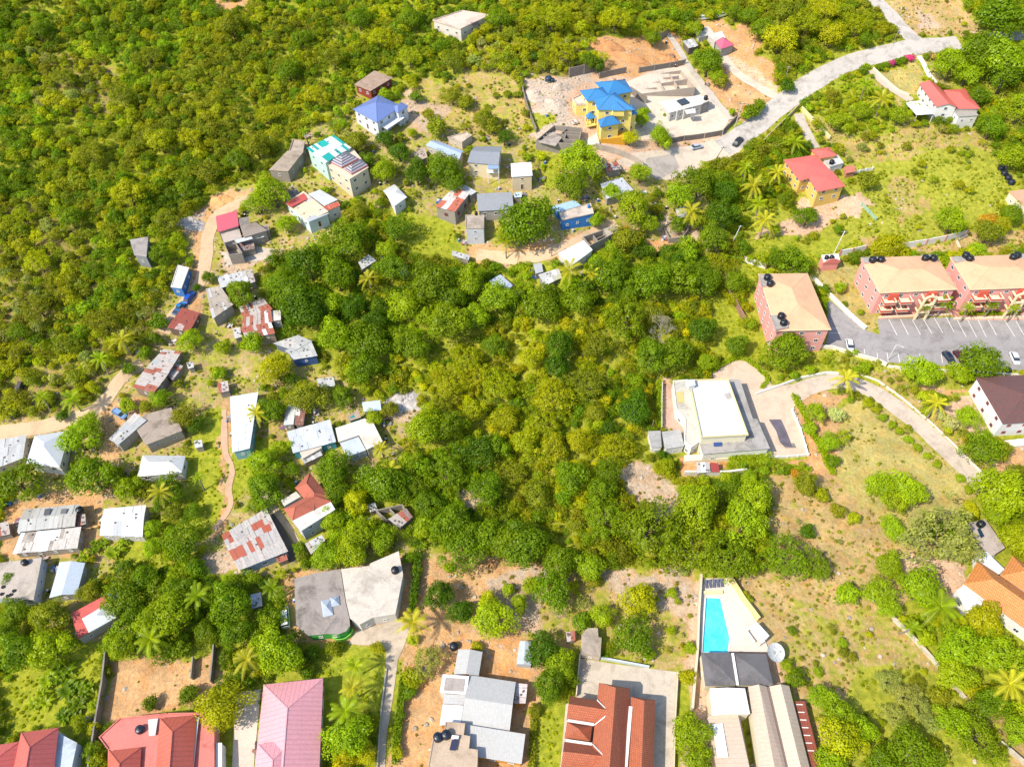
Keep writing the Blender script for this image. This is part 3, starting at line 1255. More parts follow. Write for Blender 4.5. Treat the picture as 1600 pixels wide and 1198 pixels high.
def tree(kind, px, py, rpx, tint):
    k0 = kind
    r0 = {'B': 1.0, 'F': .85, 'U': .75, 'P': 1.5, 'N': .6, 'X': .9}[kind]
    up = 3.0
    for _ in range(6):
        p = GT(px, py, up)
        dist = -(CR.transposed() @ (p - Vector((0, 0, CH)))).z
        r = rpx / FPX * dist
        if kind == 'P':
            up = 4.2 + r * .55
        else:
            up = r * r0
    g = tz(p.x, p.y)
    hc = up
    nm, cat, word = KN[kind]
    root = empty(nm, (p.x, p.y, g), random.uniform(0, 6.28))
    idx = random.randrange(100)
    cm = CROWN[kind][idx % len(CROWN[kind])]
    c = bpy.data.objects.new({'P': 'fronds', 'N': 'leaves', 'X': 'branches', 'U': 'foliage'}.get(kind, 'crown'), cm)
    COL.objects.link(c)
    c.parent = root
    c.location = (0, 0, hc)
    sx = r * random.uniform(.98, 1.1)
    c.scale = (sx * random.uniform(.92, 1.12), sx * random.uniform(.80, 1.02), r * random.uniform(.92, 1.08))
    tc = TINT[tint]
    v = random.uniform(.9, 1.12)
    hs = random.uniform(.93, 1.09)
    c.color = (tc[0] * v * hs, tc[1] * v, tc[2] * v, 1)
    if kind == 'P' and tint == 'y':
        c.color = (.50 * v, .47 * v, .03, 1)
    if kind == 'N':
        c.location = (0, 0, .9)
    if kind == 'P':
        b = MB()
        lx, ly = random.uniform(-.9, .9), random.uniform(-.9, .9)
        b.tube([(lx, ly, -.4), (lx * .35, ly * .35, hc * .45), (0, 0, hc)], [.24, .17, .13], 8)
        b.build('trunk', BARKP, root, True)
    elif kind in TRUNK:
        tm = TRUNK[kind][idx % len(TRUNK[kind])]
        t = bpy.data.objects.new('trunk' if kind != 'U' else 'stem', tm)
        COL.objects.link(t)
        t.parent = root
        t.location = (0, 0, hc)
        t.scale = (r, r, r)
    TREES.append((root, kind, px, py, rpx, tint))
    if kind not in 'P':
        TREEX.append((p.x, p.y, r * (.75 if kind != 'F' else .5)))
    return root

def label_trees():
    """each tree's label: size, colour, kind and the landmark it grows beside; ties are broken with a second landmark, then by rank"""
    bl = BL
    size_of = {}
    for kind in KN:
        rr = sorted(t[4] for t in TREES if t[1] == kind)
        if rr:
            size_of[kind] = (rr[len(rr) // 3], rr[2 * len(rr) // 3])
    def rel(dx, dy):
        if abs(dy) > abs(dx) * .9:
            return 'behind' if dy < 0 else 'in front of'
        return 'beside'
    cand = {}
    info = []
    for root, kind, px, py, r, tint in TREES:
        near = sorted(bl, key=lambda b: math.hypot(px - b[1], py - b[2]))[:7]
        lo, hi = size_of[kind]
        sz = 'small' if r < lo else ('big' if r > hi else 'middling')
        w = KN[kind][2]
        tn = TNAME[tint] + ' ' if kind != 'X' else ''
        a = near[0]
        L1 = f"{sz} {tn}{w} {rel(px - a[1], py - a[2])} {a[0]}"
        # second landmark in another direction
        b2 = None
        for b in near[1:]:
            v1 = (a[1] - px, a[2] - py)
            v2 = (b[1] - px, b[2] - py)
            if b[0] != a[0]:
                b2 = b
                break
        L2 = f"{sz} {tn}{w} between {a[0]} and {b2[0]}"
        L3 = f"{sz} {tn}{w} {rel(px - a[1], py - a[2])} {a[0]}, toward {b2[0]}"
        info.append([root, kind, (L1, L3, L2), near, math.hypot(px - a[1], py - a[2])])
    used = {}
    from collections import Counter
    c1 = Counter(i[2][0] for i in info)
    fin = []
    for i in info:
        fin.append(i[2][0] if c1[i[2][0]] == 1 else i[2][1])
    c2 = Counter(fin)
    fams = {}
    for k, f in enumerate(fin):
        if c2[f] > 1:
            fams.setdefault(f, []).append(k)
    for f, ks in fams.items():
        ks.sort(key=lambda k: info[k][4])
        words = ['nearest', 'second nearest', 'third nearest', 'fourth nearest', 'fifth nearest', 'sixth nearest', 'seventh nearest', 'eighth nearest', 'ninth nearest', 'tenth nearest']
        base = f.split(', toward')[0]
        for n, k in enumerate(ks):
            fin[k] = f"{f} ({words[min(n, 9)]})"
    for i, f in zip(info, fin):
        wd = f.split()
        if len(wd) > 16:
            f = ' '.join(x for x in wd if x not in ('the', 'with', 'and', 'middling'))
            if len(f.split()) > 16:
                f = ' '.join(f.split()[:15] + [f.split()[-1]])
        i[0]['label'] = f
        i[0]['category'] = KN[i[1]][1]
        i[0]['group'] = {'P': 'palm trees between the houses', 'N': 'banana plants in the gardens', 'U': 'bushes dotted over the gardens and dry ground'}.get(i[1], 'trees growing between and around the houses')

# ------------------------------------------------------------------ instanced stuff
def scatter(name, label, pts, rot, scl, idx, tint, protos, cat=None):
    """one object; protos = list of meshes"""
    pc = bpy.data.collections.new(name + '_sources')
    for i, me in enumerate(protos):
        o = bpy.data.objects.new('%s_source_%02d' % (name, i), me)
        pc.objects.link(o)
    me = bpy.data.meshes.new(name)
    me.vertices.add(len(pts))
    me.vertices.foreach_set('co', np.asarray(pts, np.float32).ravel())
    a = me.attributes.new('rot', 'FLOAT_VECTOR', 'POINT')
    a.data.foreach_set('vector', np.asarray(rot, np.float32).ravel())
    a = me.attributes.new('scl', 'FLOAT_VECTOR', 'POINT')
    a.data.foreach_set('vector', np.asarray(scl, np.float32).ravel())
    a = me.attributes.new('idx', 'INT', 'POINT')
    a.data.foreach_set('value', np.asarray(idx, np.int32))
    a = me.attributes.new('tint', 'FLOAT_COLOR', 'POINT')
    a.data.foreach_set('color', np.concatenate([np.asarray(tint, np.float32), np.ones((len(pts), 1), np.float32)], 1).ravel())
    ob = bpy.data.objects.new(name, me)
    COL.objects.link(ob)
    ng = bpy.data.node_groups.new(name, 'GeometryNodeTree')
    ng.interface.new_socket('Geometry', in_out='INPUT', socket_type='NodeSocketGeometry')
    ng.interface.new_socket('Geometry', in_out='OUTPUT', socket_type='NodeSocketGeometry')
    n = ng.nodes
    gi = n.new('NodeGroupInput')
    go = n.new('NodeGroupOutput')
    ip = n.new('GeometryNodeInstanceOnPoints')
    ci = n.new('GeometryNodeCollectionInfo')
    ci.inputs['Collection'].default_value = pc
    ci.inputs['Separate Children'].default_value = True
    ci.inputs['Reset Children'].default_value = True
    ip.inputs['Pick Instance'].default_value = True
    def na(nm, typ):
        x = n.new('GeometryNodeInputNamedAttribute')
        x.data_type = typ
        x.inputs['Name'].default_value = nm
        return [o for o in x.outputs if o.enabled and o.name == 'Attribute'][0]
    L = ng.links.new
    L(gi.outputs[0], ip.inputs['Points'])
    L(ci.outputs[0], ip.inputs['Instance'])
    L(na('idx', 'INT'), ip.inputs['Instance Index'])
    e2r = n.new('FunctionNodeEulerToRotation')
    L(na('rot', 'FLOAT_VECTOR'), e2r.inputs[0])
    L(e2r.outputs[0], ip.inputs['Rotation'])
    L(na('scl', 'FLOAT_VECTOR'), ip.inputs['Scale'])
    L(ip.outputs[0], go.inputs[0])
    md = ob.modifiers.new('instances', 'NODES')
    md.node_group = ng
    tag(ob, label, cat, kind='stuff')
    return ob

# ------------------------------------------------------------------ ground zones (photo polygons)
#  class: ground rgb, weed green amount, rock amount, shrub density, (rmin,rmax), tints, tuft density, stone density
ZC = {
    'hill':   ((.22, .23, .035), .8, .08, 1.0, (.9, 2.4), ('o', 'g', 'm', 'o', 'g', 'b', 'm'), .4, .05),
    'hillp':  ((.26, .20, .075), .5, .4, .72, (1.0, 2.4), ('o', 'g', 'f', 'g', 'o'), .5, .4),
    'deep':   ((.15, .19, .03), .8, .0, 1.0, (1.1, 3.0), ('m', 'd', 'm', 'b'), .2, 0),
    'gully':  ((.29, .27, .045), .7, .05, .95, (.8, 2.2), ('g', 'o', 'y', 'g', 'b', 'm'), .6, .05),
    'meadow': ((.33, .29, .06), .75, .22, .26, (.5, 1.7), ('g', 'o', 'b', 'f'), 1.3, .2),
    'village': ((.36, .265, .13), .55, .42, .40, (.6, 1.9), ('m', 'b', 'g', 'o'), .8, .6),
    'rocky':  ((.44, .32, .21), .25, .62, .07, (.5, 1.2), ('o', 'g'), .4, 1.6),
    'drybush': ((.37, .27, .105), .52, .3, .22, (.6, 2.0), ('o', 'f', 'g'), .9, .5),
    'dry':    ((.40, .28, .12), .42, .34, .06, (.4, 1.1), ('o', 'g', 'f'), .8, .5),
    'dirt':   ((.47, .285, .135), .12, .4, .012, (.4, .8), ('g',), .25, .7),
    'pink':   ((.52, .35, .235), .06, .35, .004, (.3, .7), ('g',), .12, .5),
    'rubble': ((.50, .36, .25), .25, .8, .012, (.3, .8), ('g',), .4, 1.9),
    'orange': ((.52, .28, .115), .04, .55, .0, (.3, .6), ('g',), .05, 1.7),
    'grass':  ((.25, .30, .010), .9, .0, .03, (.4, 1.0), ('b', 'g'), 1.6, 0),
    'lawn':   ((.19, .28, .012), .8, .0, .0, (.4, .8), ('b',), 1.0, 0),
    'tan':    ((.36, .30, .10), .38, .0, .0, (.3, .5), ('g',), .35, 0),
    'creeper': ((.2, .3, .01), .9, .0, .95, (.6, 1.3), ('b', 'b', 'g'), 1.0, 0),
}
Z = [
    ('hillp', [(60, 80), (150, 85), (200, 130), (190, 180), (60, 170)]),
    ('hillp', [(0, 300), (60, 330), (160, 380), (140, 470), (30, 560), (0, 560)]),
    ('hillp', [(40, 380), (130, 400), (160, 450), (90, 470), (30, 440)]),
    ('hillp', [(180, 500), (250, 470), (300, 350), (330, 320), (290, 480), (240, 560), (180, 590), (120, 560)]),
    ('hillp', [(0, 600), (60, 570), (190, 560), (190, 610), (120, 650), (0, 650)]),
    ('drybush', [(640, 135), (720, 115), (800, 105), (815, 130), (838, 210), (800, 240), (720, 225), (650, 240), (620, 215)]),
    ('hillp', [(800, 60), (925, 60), (960, 110), (930, 115), (815, 120), (720, 110), (740, 60)]),
    ('rocky', [(640, 140), (700, 165), (690, 215), (640, 240), (625, 205)]),
    ('village', [(290, 340), (350, 305), (430, 280), (500, 195), (560, 150), (640, 200), (700, 210), (838, 208), (870, 240), (940, 240), (1000, 270), (1080, 275), (1130, 330),
                 (1150, 380), (1110, 400), (1090, 380), (980, 385), (930, 410), (880, 450), (830, 450), (790, 420), (730, 400), (640, 330), (560, 330), (530, 370), (430, 410), (410, 440), (450, 560),
                 (560, 610), (600, 630), (650, 600), (650, 660), (620, 720), (640, 860), (660, 870), (650, 1010), (450, 1010), (420, 920), (340, 880), (200, 920), (190, 1010), (100, 1000), (60, 960), (0, 950),
                 (0, 650), (130, 640), (200, 590), (260, 480)]),
    ('deep', [(190, 880), (260, 860), (330, 880), (420, 900), (450, 940), (430, 1000), (340, 1010), (200, 1030), (190, 960)]),
    ('deep', [(590, 480), (640, 440), (760, 430), (830, 470), (800, 520), (640, 560), (600, 600), (540, 560), (430, 560), (420, 430), (520, 400)]),
    ('deep', [(600, 740), (700, 700), (800, 700), (800, 860), (680, 880), (620, 830), (540, 860), (480, 900), (480, 800)]),
    ('gully', [(620, 560), (700, 520), (840, 500), (900, 400), (1100, 420), (1150, 470), (1195, 540), (1130, 575), (1040, 590), (1030, 640), (1010, 710), (1060, 760), (1000, 800), (900, 790), (800, 760), (700, 680), (640, 640)]),
    ('deep', [(830, 380), (930, 390), (1100, 380), (1120, 460), (1000, 460), (900, 490), (820, 480), (800, 440)]),
    ('rocky', [(615, 622), (640, 605), (660, 620), (640, 655), (612, 648)]),
    ('rocky', [(960, 735), (1000, 720), (1060, 770), (1040, 820), (1000, 790)]),
    ('rocky', [(700, 765), (745, 755), (765, 790), (720, 800)]),
    ('grass', [(315, 650), (350, 640), (352, 690), (364, 735), (355, 790), (325, 830), (290, 850), (240, 880), (170, 895), (190, 860), (250, 810), (290, 750), (300, 700)]),
    ('grass', [(365, 690), (440, 690), (430, 720), (390, 760), (360, 790), (368, 730)]),
    ('grass', [(637, 337), (700, 340), (730, 390), (690, 410), (630, 400), (610, 350)]),
    ('grass', [(840, 238), (872, 240), (868, 300), (842, 292)]),
    ('grass', [(832, 180), (862, 180), (864, 202), (838, 204)]),
    ('grass', [(1148, 378), (1200, 368), (1250, 376), (1330, 372), (1400, 385), (1350, 395), (1260, 412), (1165, 408)]),
    ('grass', [(1105, 455), (1135, 475), (1185, 520), (1205, 555), (1130, 565), (1110, 520)]),
    ('grass', [(1165, 410), (1205, 415), (1185, 430), (1170, 460), (1140, 440)]),
    ('creeper', [(0, 980), (60, 990), (170, 1010), (150, 1110), (100, 1140), (0, 1170)]),
    ('grass', [(70, 1000), (168, 1000), (160, 1090), (130, 1140), (20, 1140), (0, 1100)]),
    ('dirt', [(172, 1030), (300, 1034), (346, 1008), (346, 1085), (290, 1110), (215, 1122), (163, 1135)]),
    ('lawn', [(485, 1030), (610, 1012), (602, 1110), (508, 1112)]),
    ('drybush', [(650, 855), (830, 870), (920, 900), (1080, 880), (1096, 900), (1092, 1080), (1062, 1050), (1000, 1040), (930, 1000), (880, 1040), (830, 1010), (640, 1000)]),
    ('dirt', [(640, 870), (840, 880), (850, 960), (800, 1000), (650, 1000)]),
    ('dirt', [(440, 900), (640, 870), (650, 1030), (560, 1010), (440, 1010)]),
    ('rocky', [(765, 905), (800, 880), (860, 900), (850, 985), (815, 990), (780, 940)]),
    ('rocky', [(930, 870), (1010, 900), (1060, 890), (1090, 905), (1080, 990), (1030, 940), (960, 950), (940, 900)]),
    ('dirt', [(640, 1000), (832, 1000), (885, 1045), (832, 1115), (836, 1198), (836, 1260), (590, 1260), (625, 1080)]),
    ('orange', [(690, 1000), (815, 1000), (832, 1060), (825, 1110), (760, 1050)]),
    ('lawn', [(832, 1110), (890, 1088), (884, 1150), (872, 1260), (828, 1260)]),
    ('lawn', [(1058, 1065), (1088, 1060), (1078, 1120), (1056, 1118)]),
    ('pink', [(1090, 900), (1215, 1000), (1240, 1080), (1080, 1120), (1070, 1000)]),
    ('pink', [(1082, 1060), (1106, 1060), (1130, 1260), (1070, 1260)]),
    ('dry', [(1200, 740), (1300, 735), (1370, 800), (1440, 830), (1500, 870), (1490, 930), (1400, 950), (1480, 1060), (1600, 1130), (1640, 1260), (1270, 1260), (1240, 1060), (1180, 990), (1150, 905), (1195, 870), (1212, 800)]),
    ('rocky', [(1270, 960), (1330, 950), (1370, 1000), (1340, 1040), (1290, 1030)]),
    ('drybush', [(1250, 940), (1400, 960), (1470, 1060), (1400, 1100), (1260, 1060), (1210, 1000)]),
    ('meadow', [(1340, 1040), (1480, 1060), (1560, 1130), (1600, 1260), (1290, 1260), (1320, 1120)]),
    ('creeper', [(1440, 960), (1600, 950), (1640, 1000), (1640, 1130), (1580, 1100), (1540, 1060), (1470, 1040)]),
    ('tan', [(1300, 640), (1345, 622), (1400, 655), (1540, 762), (1510, 800), (1420, 830), (1370, 800), (1300, 740), (1310, 690)]),
    ('pink', [(1420, 860), (1500, 885), (1500, 930), (1470, 960), (1410, 900)]),
    ('pink', [(1465, 640), (1510, 610), (1560, 700), (1600, 690), (1640, 740), (1560, 740), (1520, 700)]),
    ('meadow', [(1240, 330), (1230, 300), (1330, 250), (1400, 245), (1480, 225), (1560, 240), (1600, 300), (1600, 350), (1520, 372), (1400, 380), (1320, 372), (1165, 372), (1185, 335)]),
    ('drybush', [(1380, 290), (1430, 270), (1450, 330), (1400, 350)]),
    ('pink', [(1250, 310), (1340, 300), (1370, 320), (1280, 365), (1170, 368), (1230, 350)]),
    ('drybush', [(1290, 150), (1360, 120), (1410, 150), (1430, 200), (1540, 200), (1560, 240), (1480, 230), (1400, 250), (1330, 255), (1260, 195)]),
    ('creeper', [(1270, 150), (1340, 125), (1400, 150), (1400, 200), (1330, 215), (1265, 180)]),
    ('tan', [(1372, 112), (1428, 92), (1440, 112), (1444, 136), (1430, 146), (1410, 148)]),
    ('tan', [(1440, 96), (1462, 92), (1486, 135), (1462, 132)]),
    ('dry', [(1376, 0), (1500, 0), (1530, 30), (1545, 50), (1500, 62), (1450, 60), (1410, 30)]),
    ('rocky', [(1430, 15), (1470, 20), (1470, 50), (1440, 50)]),
    ('orange', [(922, 62), (960, 52), (1045, 50), (1078, 100), (1070, 112), (990, 116), (962, 118), (935, 95)]),
    ('pink', [(814, 122), (935, 106), (1000, 115), (1072, 100), (1146, 188), (1132, 214), (1080, 228), (980, 245), (900, 250), (840, 210)]),
    ('rubble', [(814, 122), (935, 108), (930, 125), (905, 140), (893, 165), (893, 205), (840, 212)]),
    ('grass', [(834, 178), (858, 180), (862, 200), (838, 202)]),
    ('pink', [(975, 245), (1050, 230), (1130, 213), (1165, 195), (1195, 200), (1150, 245), (1100, 252), (1062, 275), (1010, 275), (930, 250)]),
    ('orange', [(1080, 38), (1135, 26), (1175, 50), (1200, 90), (1215, 128), (1170, 125), (1130, 85)]),
    ('pink', [(1100, 75), (1160, 95), (1220, 145), (1195, 160), (1140, 110)]),
    ('dirt', [(1130, 95), (1180, 130), (1215, 160), (1180, 185), (1150, 190), (1098, 125)]),
    ('orange', [(330, 0), (395, 0), (395, 18), (345, 22)]),
    ('dirt', [(288, 345), (340, 310), (385, 300), (380, 325), (330, 350), (328, 410), (310, 470), (300, 520), (270, 510), (310, 420)]),
    ('rocky', [(275, 345), (330, 328), (312, 370), (300, 360)]),
    ('rocky', [(350, 405), (440, 385), (440, 402), (360, 430)]),
    ('dirt', [(735, 385), (800, 375), (870, 385), (940, 345), (960, 350), (935, 390), (870, 410), (800, 415), (745, 410)]),
    ('orange', [(995, 370), (1050, 370), (1050, 395), (1010, 398)]),
    ('rocky', [(1030, 340), (1080, 340), (1085, 375), (1040, 378)]),
    ('dirt', [(0, 780), (60, 770), (180, 765), (160, 800), (150, 870), (0, 870)]),
    ('dirt', [(175, 630), (220, 625), (240, 640), (200, 680), (180, 740), (150, 740), (160, 690)]),
    ('rocky', [(300, 890), (345, 860), (390, 890), (340, 905)]),
    ('dirt', [(345, 625), (362, 625), (368, 700), (362, 760), (345, 820), (320, 840), (340, 790), (356, 740), (346, 700)]),
    ('tan', [(1265, 445), (1320, 440), (1345, 470), (1352, 515), (1330, 500)]),
    ('grass', [(1265, 560), (1320, 545), (1380, 570), (1330, 590), (1270, 590), (1200, 590), (1205, 565)]),
    ('dirt', [(1385, 575), (1440, 575), (1480, 600), (1560, 580), (1600, 585), (1600, 600), (1520, 600), (1470, 620)]),
    ('dry', [(1340, 370), (1400, 385), (1510, 370), (1600, 360), (1600, 395), (1470, 400), (1350, 398)]),
    ('meadow', [(1285, 498), (1700, 470), (1700, 610), (1380, 600), (1270, 560)]),
    ('tan', [(1262, 428), (1345, 400), (1345, 445), (1372, 500), (1372, 522), (1340, 515), (1300, 470), (1270, 445)]),
    ('drybush', [(1345, 575), (1400, 588), (1470, 640), (1530, 690), (1575, 745), (1530, 760), (1450, 675), (1380, 608)]),
    ('dirt', [(1235, 612), (1325, 606), (1310, 650), (1305, 745), (1235, 745), (1262, 712)]),
    ('dirt', [(1560, 690), (1640, 690), (1640, 740), (1565, 740)]),
    ('pink', [(1036, 600), (1060, 598), (1072, 700), (1040, 672)]),
    ('orange', [(1068, 712), (1142, 712), (1140, 740), (1072, 744)]),
    ('orange', [(1235, 640), (1265, 650), (1285, 720), (1265, 730), (1200, 728), (1262, 712)]),
]
ZN = list(ZC)

def zones(xy, warp=1.0):
    z = ter(xy[:, 0], xy[:, 1])
    P = proj(np.concatenate([xy, z[:, None]], 1))
    w1 = (vnoise(xy[:, 0], xy[:, 1], 6.0, 1) - .5) * 22 + (vnoise(xy[:, 0], xy[:, 1], 1.7, 2) - .5) * 10
    w2 = (vnoise(xy[:, 0], xy[:, 1], 6.0, 3) - .5) * 18 + (vnoise(xy[:, 0], xy[:, 1], 1.7, 4) - .5) * 8
    Pw = P + np.stack([w1, w2], 1) * warp
    k = np.zeros(len(xy), int)
    for cls, poly in Z:
        k[inpoly(Pw, poly)] = ZN.index(cls)
    return k, P

def build_ground():
    fine = 1.0
    xs = np.arange(-250, 250 + fine, fine)
    ys = np.arange(-10, 400 + fine, fine)
    ext = np.array([3, 8, 16, 32, 64, 128, 256, 512, 1024, 2048, 3600.])
    X = np.concatenate([xs[0] - ext[::-1], xs, xs[-1] + ext])
    Y = np.concatenate([ys[0] - ext[::-1], ys, ys[-1] + ext])
    gx, gy = np.meshgrid(X, Y)
    gx, gy = gx.ravel(), gy.ravel()
    xy = np.stack([gx, gy], 1)
    k, P = zones(xy)
    cols = np.array([ZC[c][0] for c in ZN])[k]
    msk = np.array([(ZC[c][1], ZC[c][2], 1 - ZC[c][3]) for c in ZN])[k]
    gz = ter(gx, gy)
    n = len(X)
    m = len(Y)
    me = bpy.data.meshes.new('ground')
    me.vertices.add(n * m)
    me.vertices.foreach_set('co', np.stack([gx, gy, gz], 1).astype(np.float32).ravel())
    i = (np.arange(m - 1)[:, None] * n + np.arange(n - 1)[None]).ravel()
    q = np.stack([i, i + 1, i + n + 1, i + n], 1)
    me.loops.add(q.size)
    me.loops.foreach_set('vertex_index', q.ravel())
    me.polygons.add(len(q))
    me.polygons.foreach_set('loop_start', np.arange(0, q.size, 4))
    me.polygons.foreach_set('use_smooth', np.ones(len(q), bool))
    a = me.attributes.new('zone', 'FLOAT_COLOR', 'POINT')
    a.data.foreach_set('color', np.concatenate([cols, np.ones((len(cols), 1))], 1).astype(np.float32).ravel())
    a = me.attributes.new('cover', 'FLOAT_COLOR', 'POINT')
    a.data.foreach_set('color', np.concatenate([msk, np.ones((len(cols), 1))], 1).astype(np.float32).ravel())
    me.update(calc_edges=True)
    t = NT('earth, weeds and rock')
    g = t.new('ShaderNodeNewGeometry').outputs['Position']
    zc = t.new('ShaderNodeAttribute', attribute_type='GEOMETRY', attribute_name='zone').outputs['Color']
    cv = t.new('ShaderNodeSeparateColor', {'Color': t.new('ShaderNodeAttribute', attribute_type='GEOMETRY', attribute_name='cover').outputs['Color']})
    x = t.mix(1.0, zc, t.ramp(t.noise(g, .16, 5, .65), .3, .7, .72, 1.22), 'MULTIPLY')
    x = t.mix(1.0, x, t.ramp(t.noise(g, 1.3, 5, .7), .3, .7, .72, 1.25), 'MULTIPLY')
    warm = t.mix(1.0, x, (1.12, .95, .80, 1), 'MULTIPLY')
    x = t.mix(t.ramp(t.noise(g, .33, 4, .6), .45, .65), x, warm)
    # weeds
    wn = t.math('ADD', t.math('MULTIPLY', t.noise(g, .42, 6, .72, .5), .75), t.math('MULTIPLY', t.noise(g, 2.6, 4, .7), .25))
    wf = t.ramp(t.math('SUBTRACT', t.math('ADD', wn, t.math('MULTIPLY', cv.outputs[0], .55)), .76), 0, .07)
    gcol = t.mix(t.ramp(t.noise(g, .7, 4), .35, .65), (.17, .20, .012, 1), (.34, .33, .03, 1))
    x = t.mix(t.math('MULTIPLY', wf, .85), x, gcol)
    # pale limestone and loose stones
    rn = t.math('ADD', t.math('MULTIPLY', t.noise(g, .5, 6, .75, .8), .6), t.math('MULTIPLY', t.noise(g, 3.2, 4, .8), .4))
    rf = t.ramp(t.math('SUBTRACT', t.math('ADD', rn, t.math('MULTIPLY', cv.outputs[1], .3)), .70), 0, .05)
    rcol = t.mix(t.ramp(t.noise(g, 2.1, 4), .4, .6), (.27, .22, .17, 1), (.50, .43, .35, 1))
    x = t.mix(t.math('MULTIPLY', rf, .85), x, rcol)
    t.link(x, t.b.inputs['Base Color'])
    t.b.inputs['Roughness'].default_value = .95
    t.b.inputs['Specular IOR Level'].default_value = .15
    t.bump(t.math('ADD', t.noise(g, .8, 6, .7), t.math('MULTIPLY', t.noise(g, 4.0, 4, .7), .4)), .8, .45)
    me.materials.append(t.m)
    o = bpy.data.objects.new('ground', me)
    COL.objects.link(o)
    return tag(o, kind='structure')

def keep_free(xy, grow_tree=True, rad=None):
    ok = np.ones(len(xy), bool)
    if rad is not None:
        for a in range(6):
            d = np.stack([np.cos(a * 1.047) * rad, np.sin(a * 1.047) * rad], 1) * .75
            ok &= keep_free(xy + d, False)
        # nothing tall directly on the camera side of a low roof or road
    for e in EXCL:
        a = np.array(e)
        lo, hi = a.min(0) - .1, a.max(0) + .1
        m = (xy[:, 0] > lo[0]) & (xy[:, 0] < hi[0]) & (xy[:, 1] > lo[1]) & (xy[:, 1] < hi[1]) & ok
        if m.any():
            j = np.nonzero(m)[0]
            ok[j[inpoly(xy[j], e)]] = False
    if grow_tree:
        for x, y, r in TREEX:
            ok &= (xy[:, 0] - x) ** 2 + (xy[:, 1] - y) ** 2 > r * r
    return ok

def jitter_grid(step, x0=-330, x1=330, y0=-10, y1=460, mg=80):
    gx, gy = np.meshgrid(np.arange(x0, x1, step), np.arange(y0, y1, step))
    xy = np.stack([gx.ravel(), gy.ravel()], 1) + (RN.rand(gx.size, 2) - .5) * step * .95
    z = ter(xy[:, 0], xy[:, 1])
    P = proj(np.concatenate([xy, z[:, None]], 1))
    m = (P[:, 0] > -mg) & (P[:, 0] < 1600 + mg) & (P[:, 1] > -.7 * mg) & (P[:, 1] < 1198 + mg)
    return xy[m]

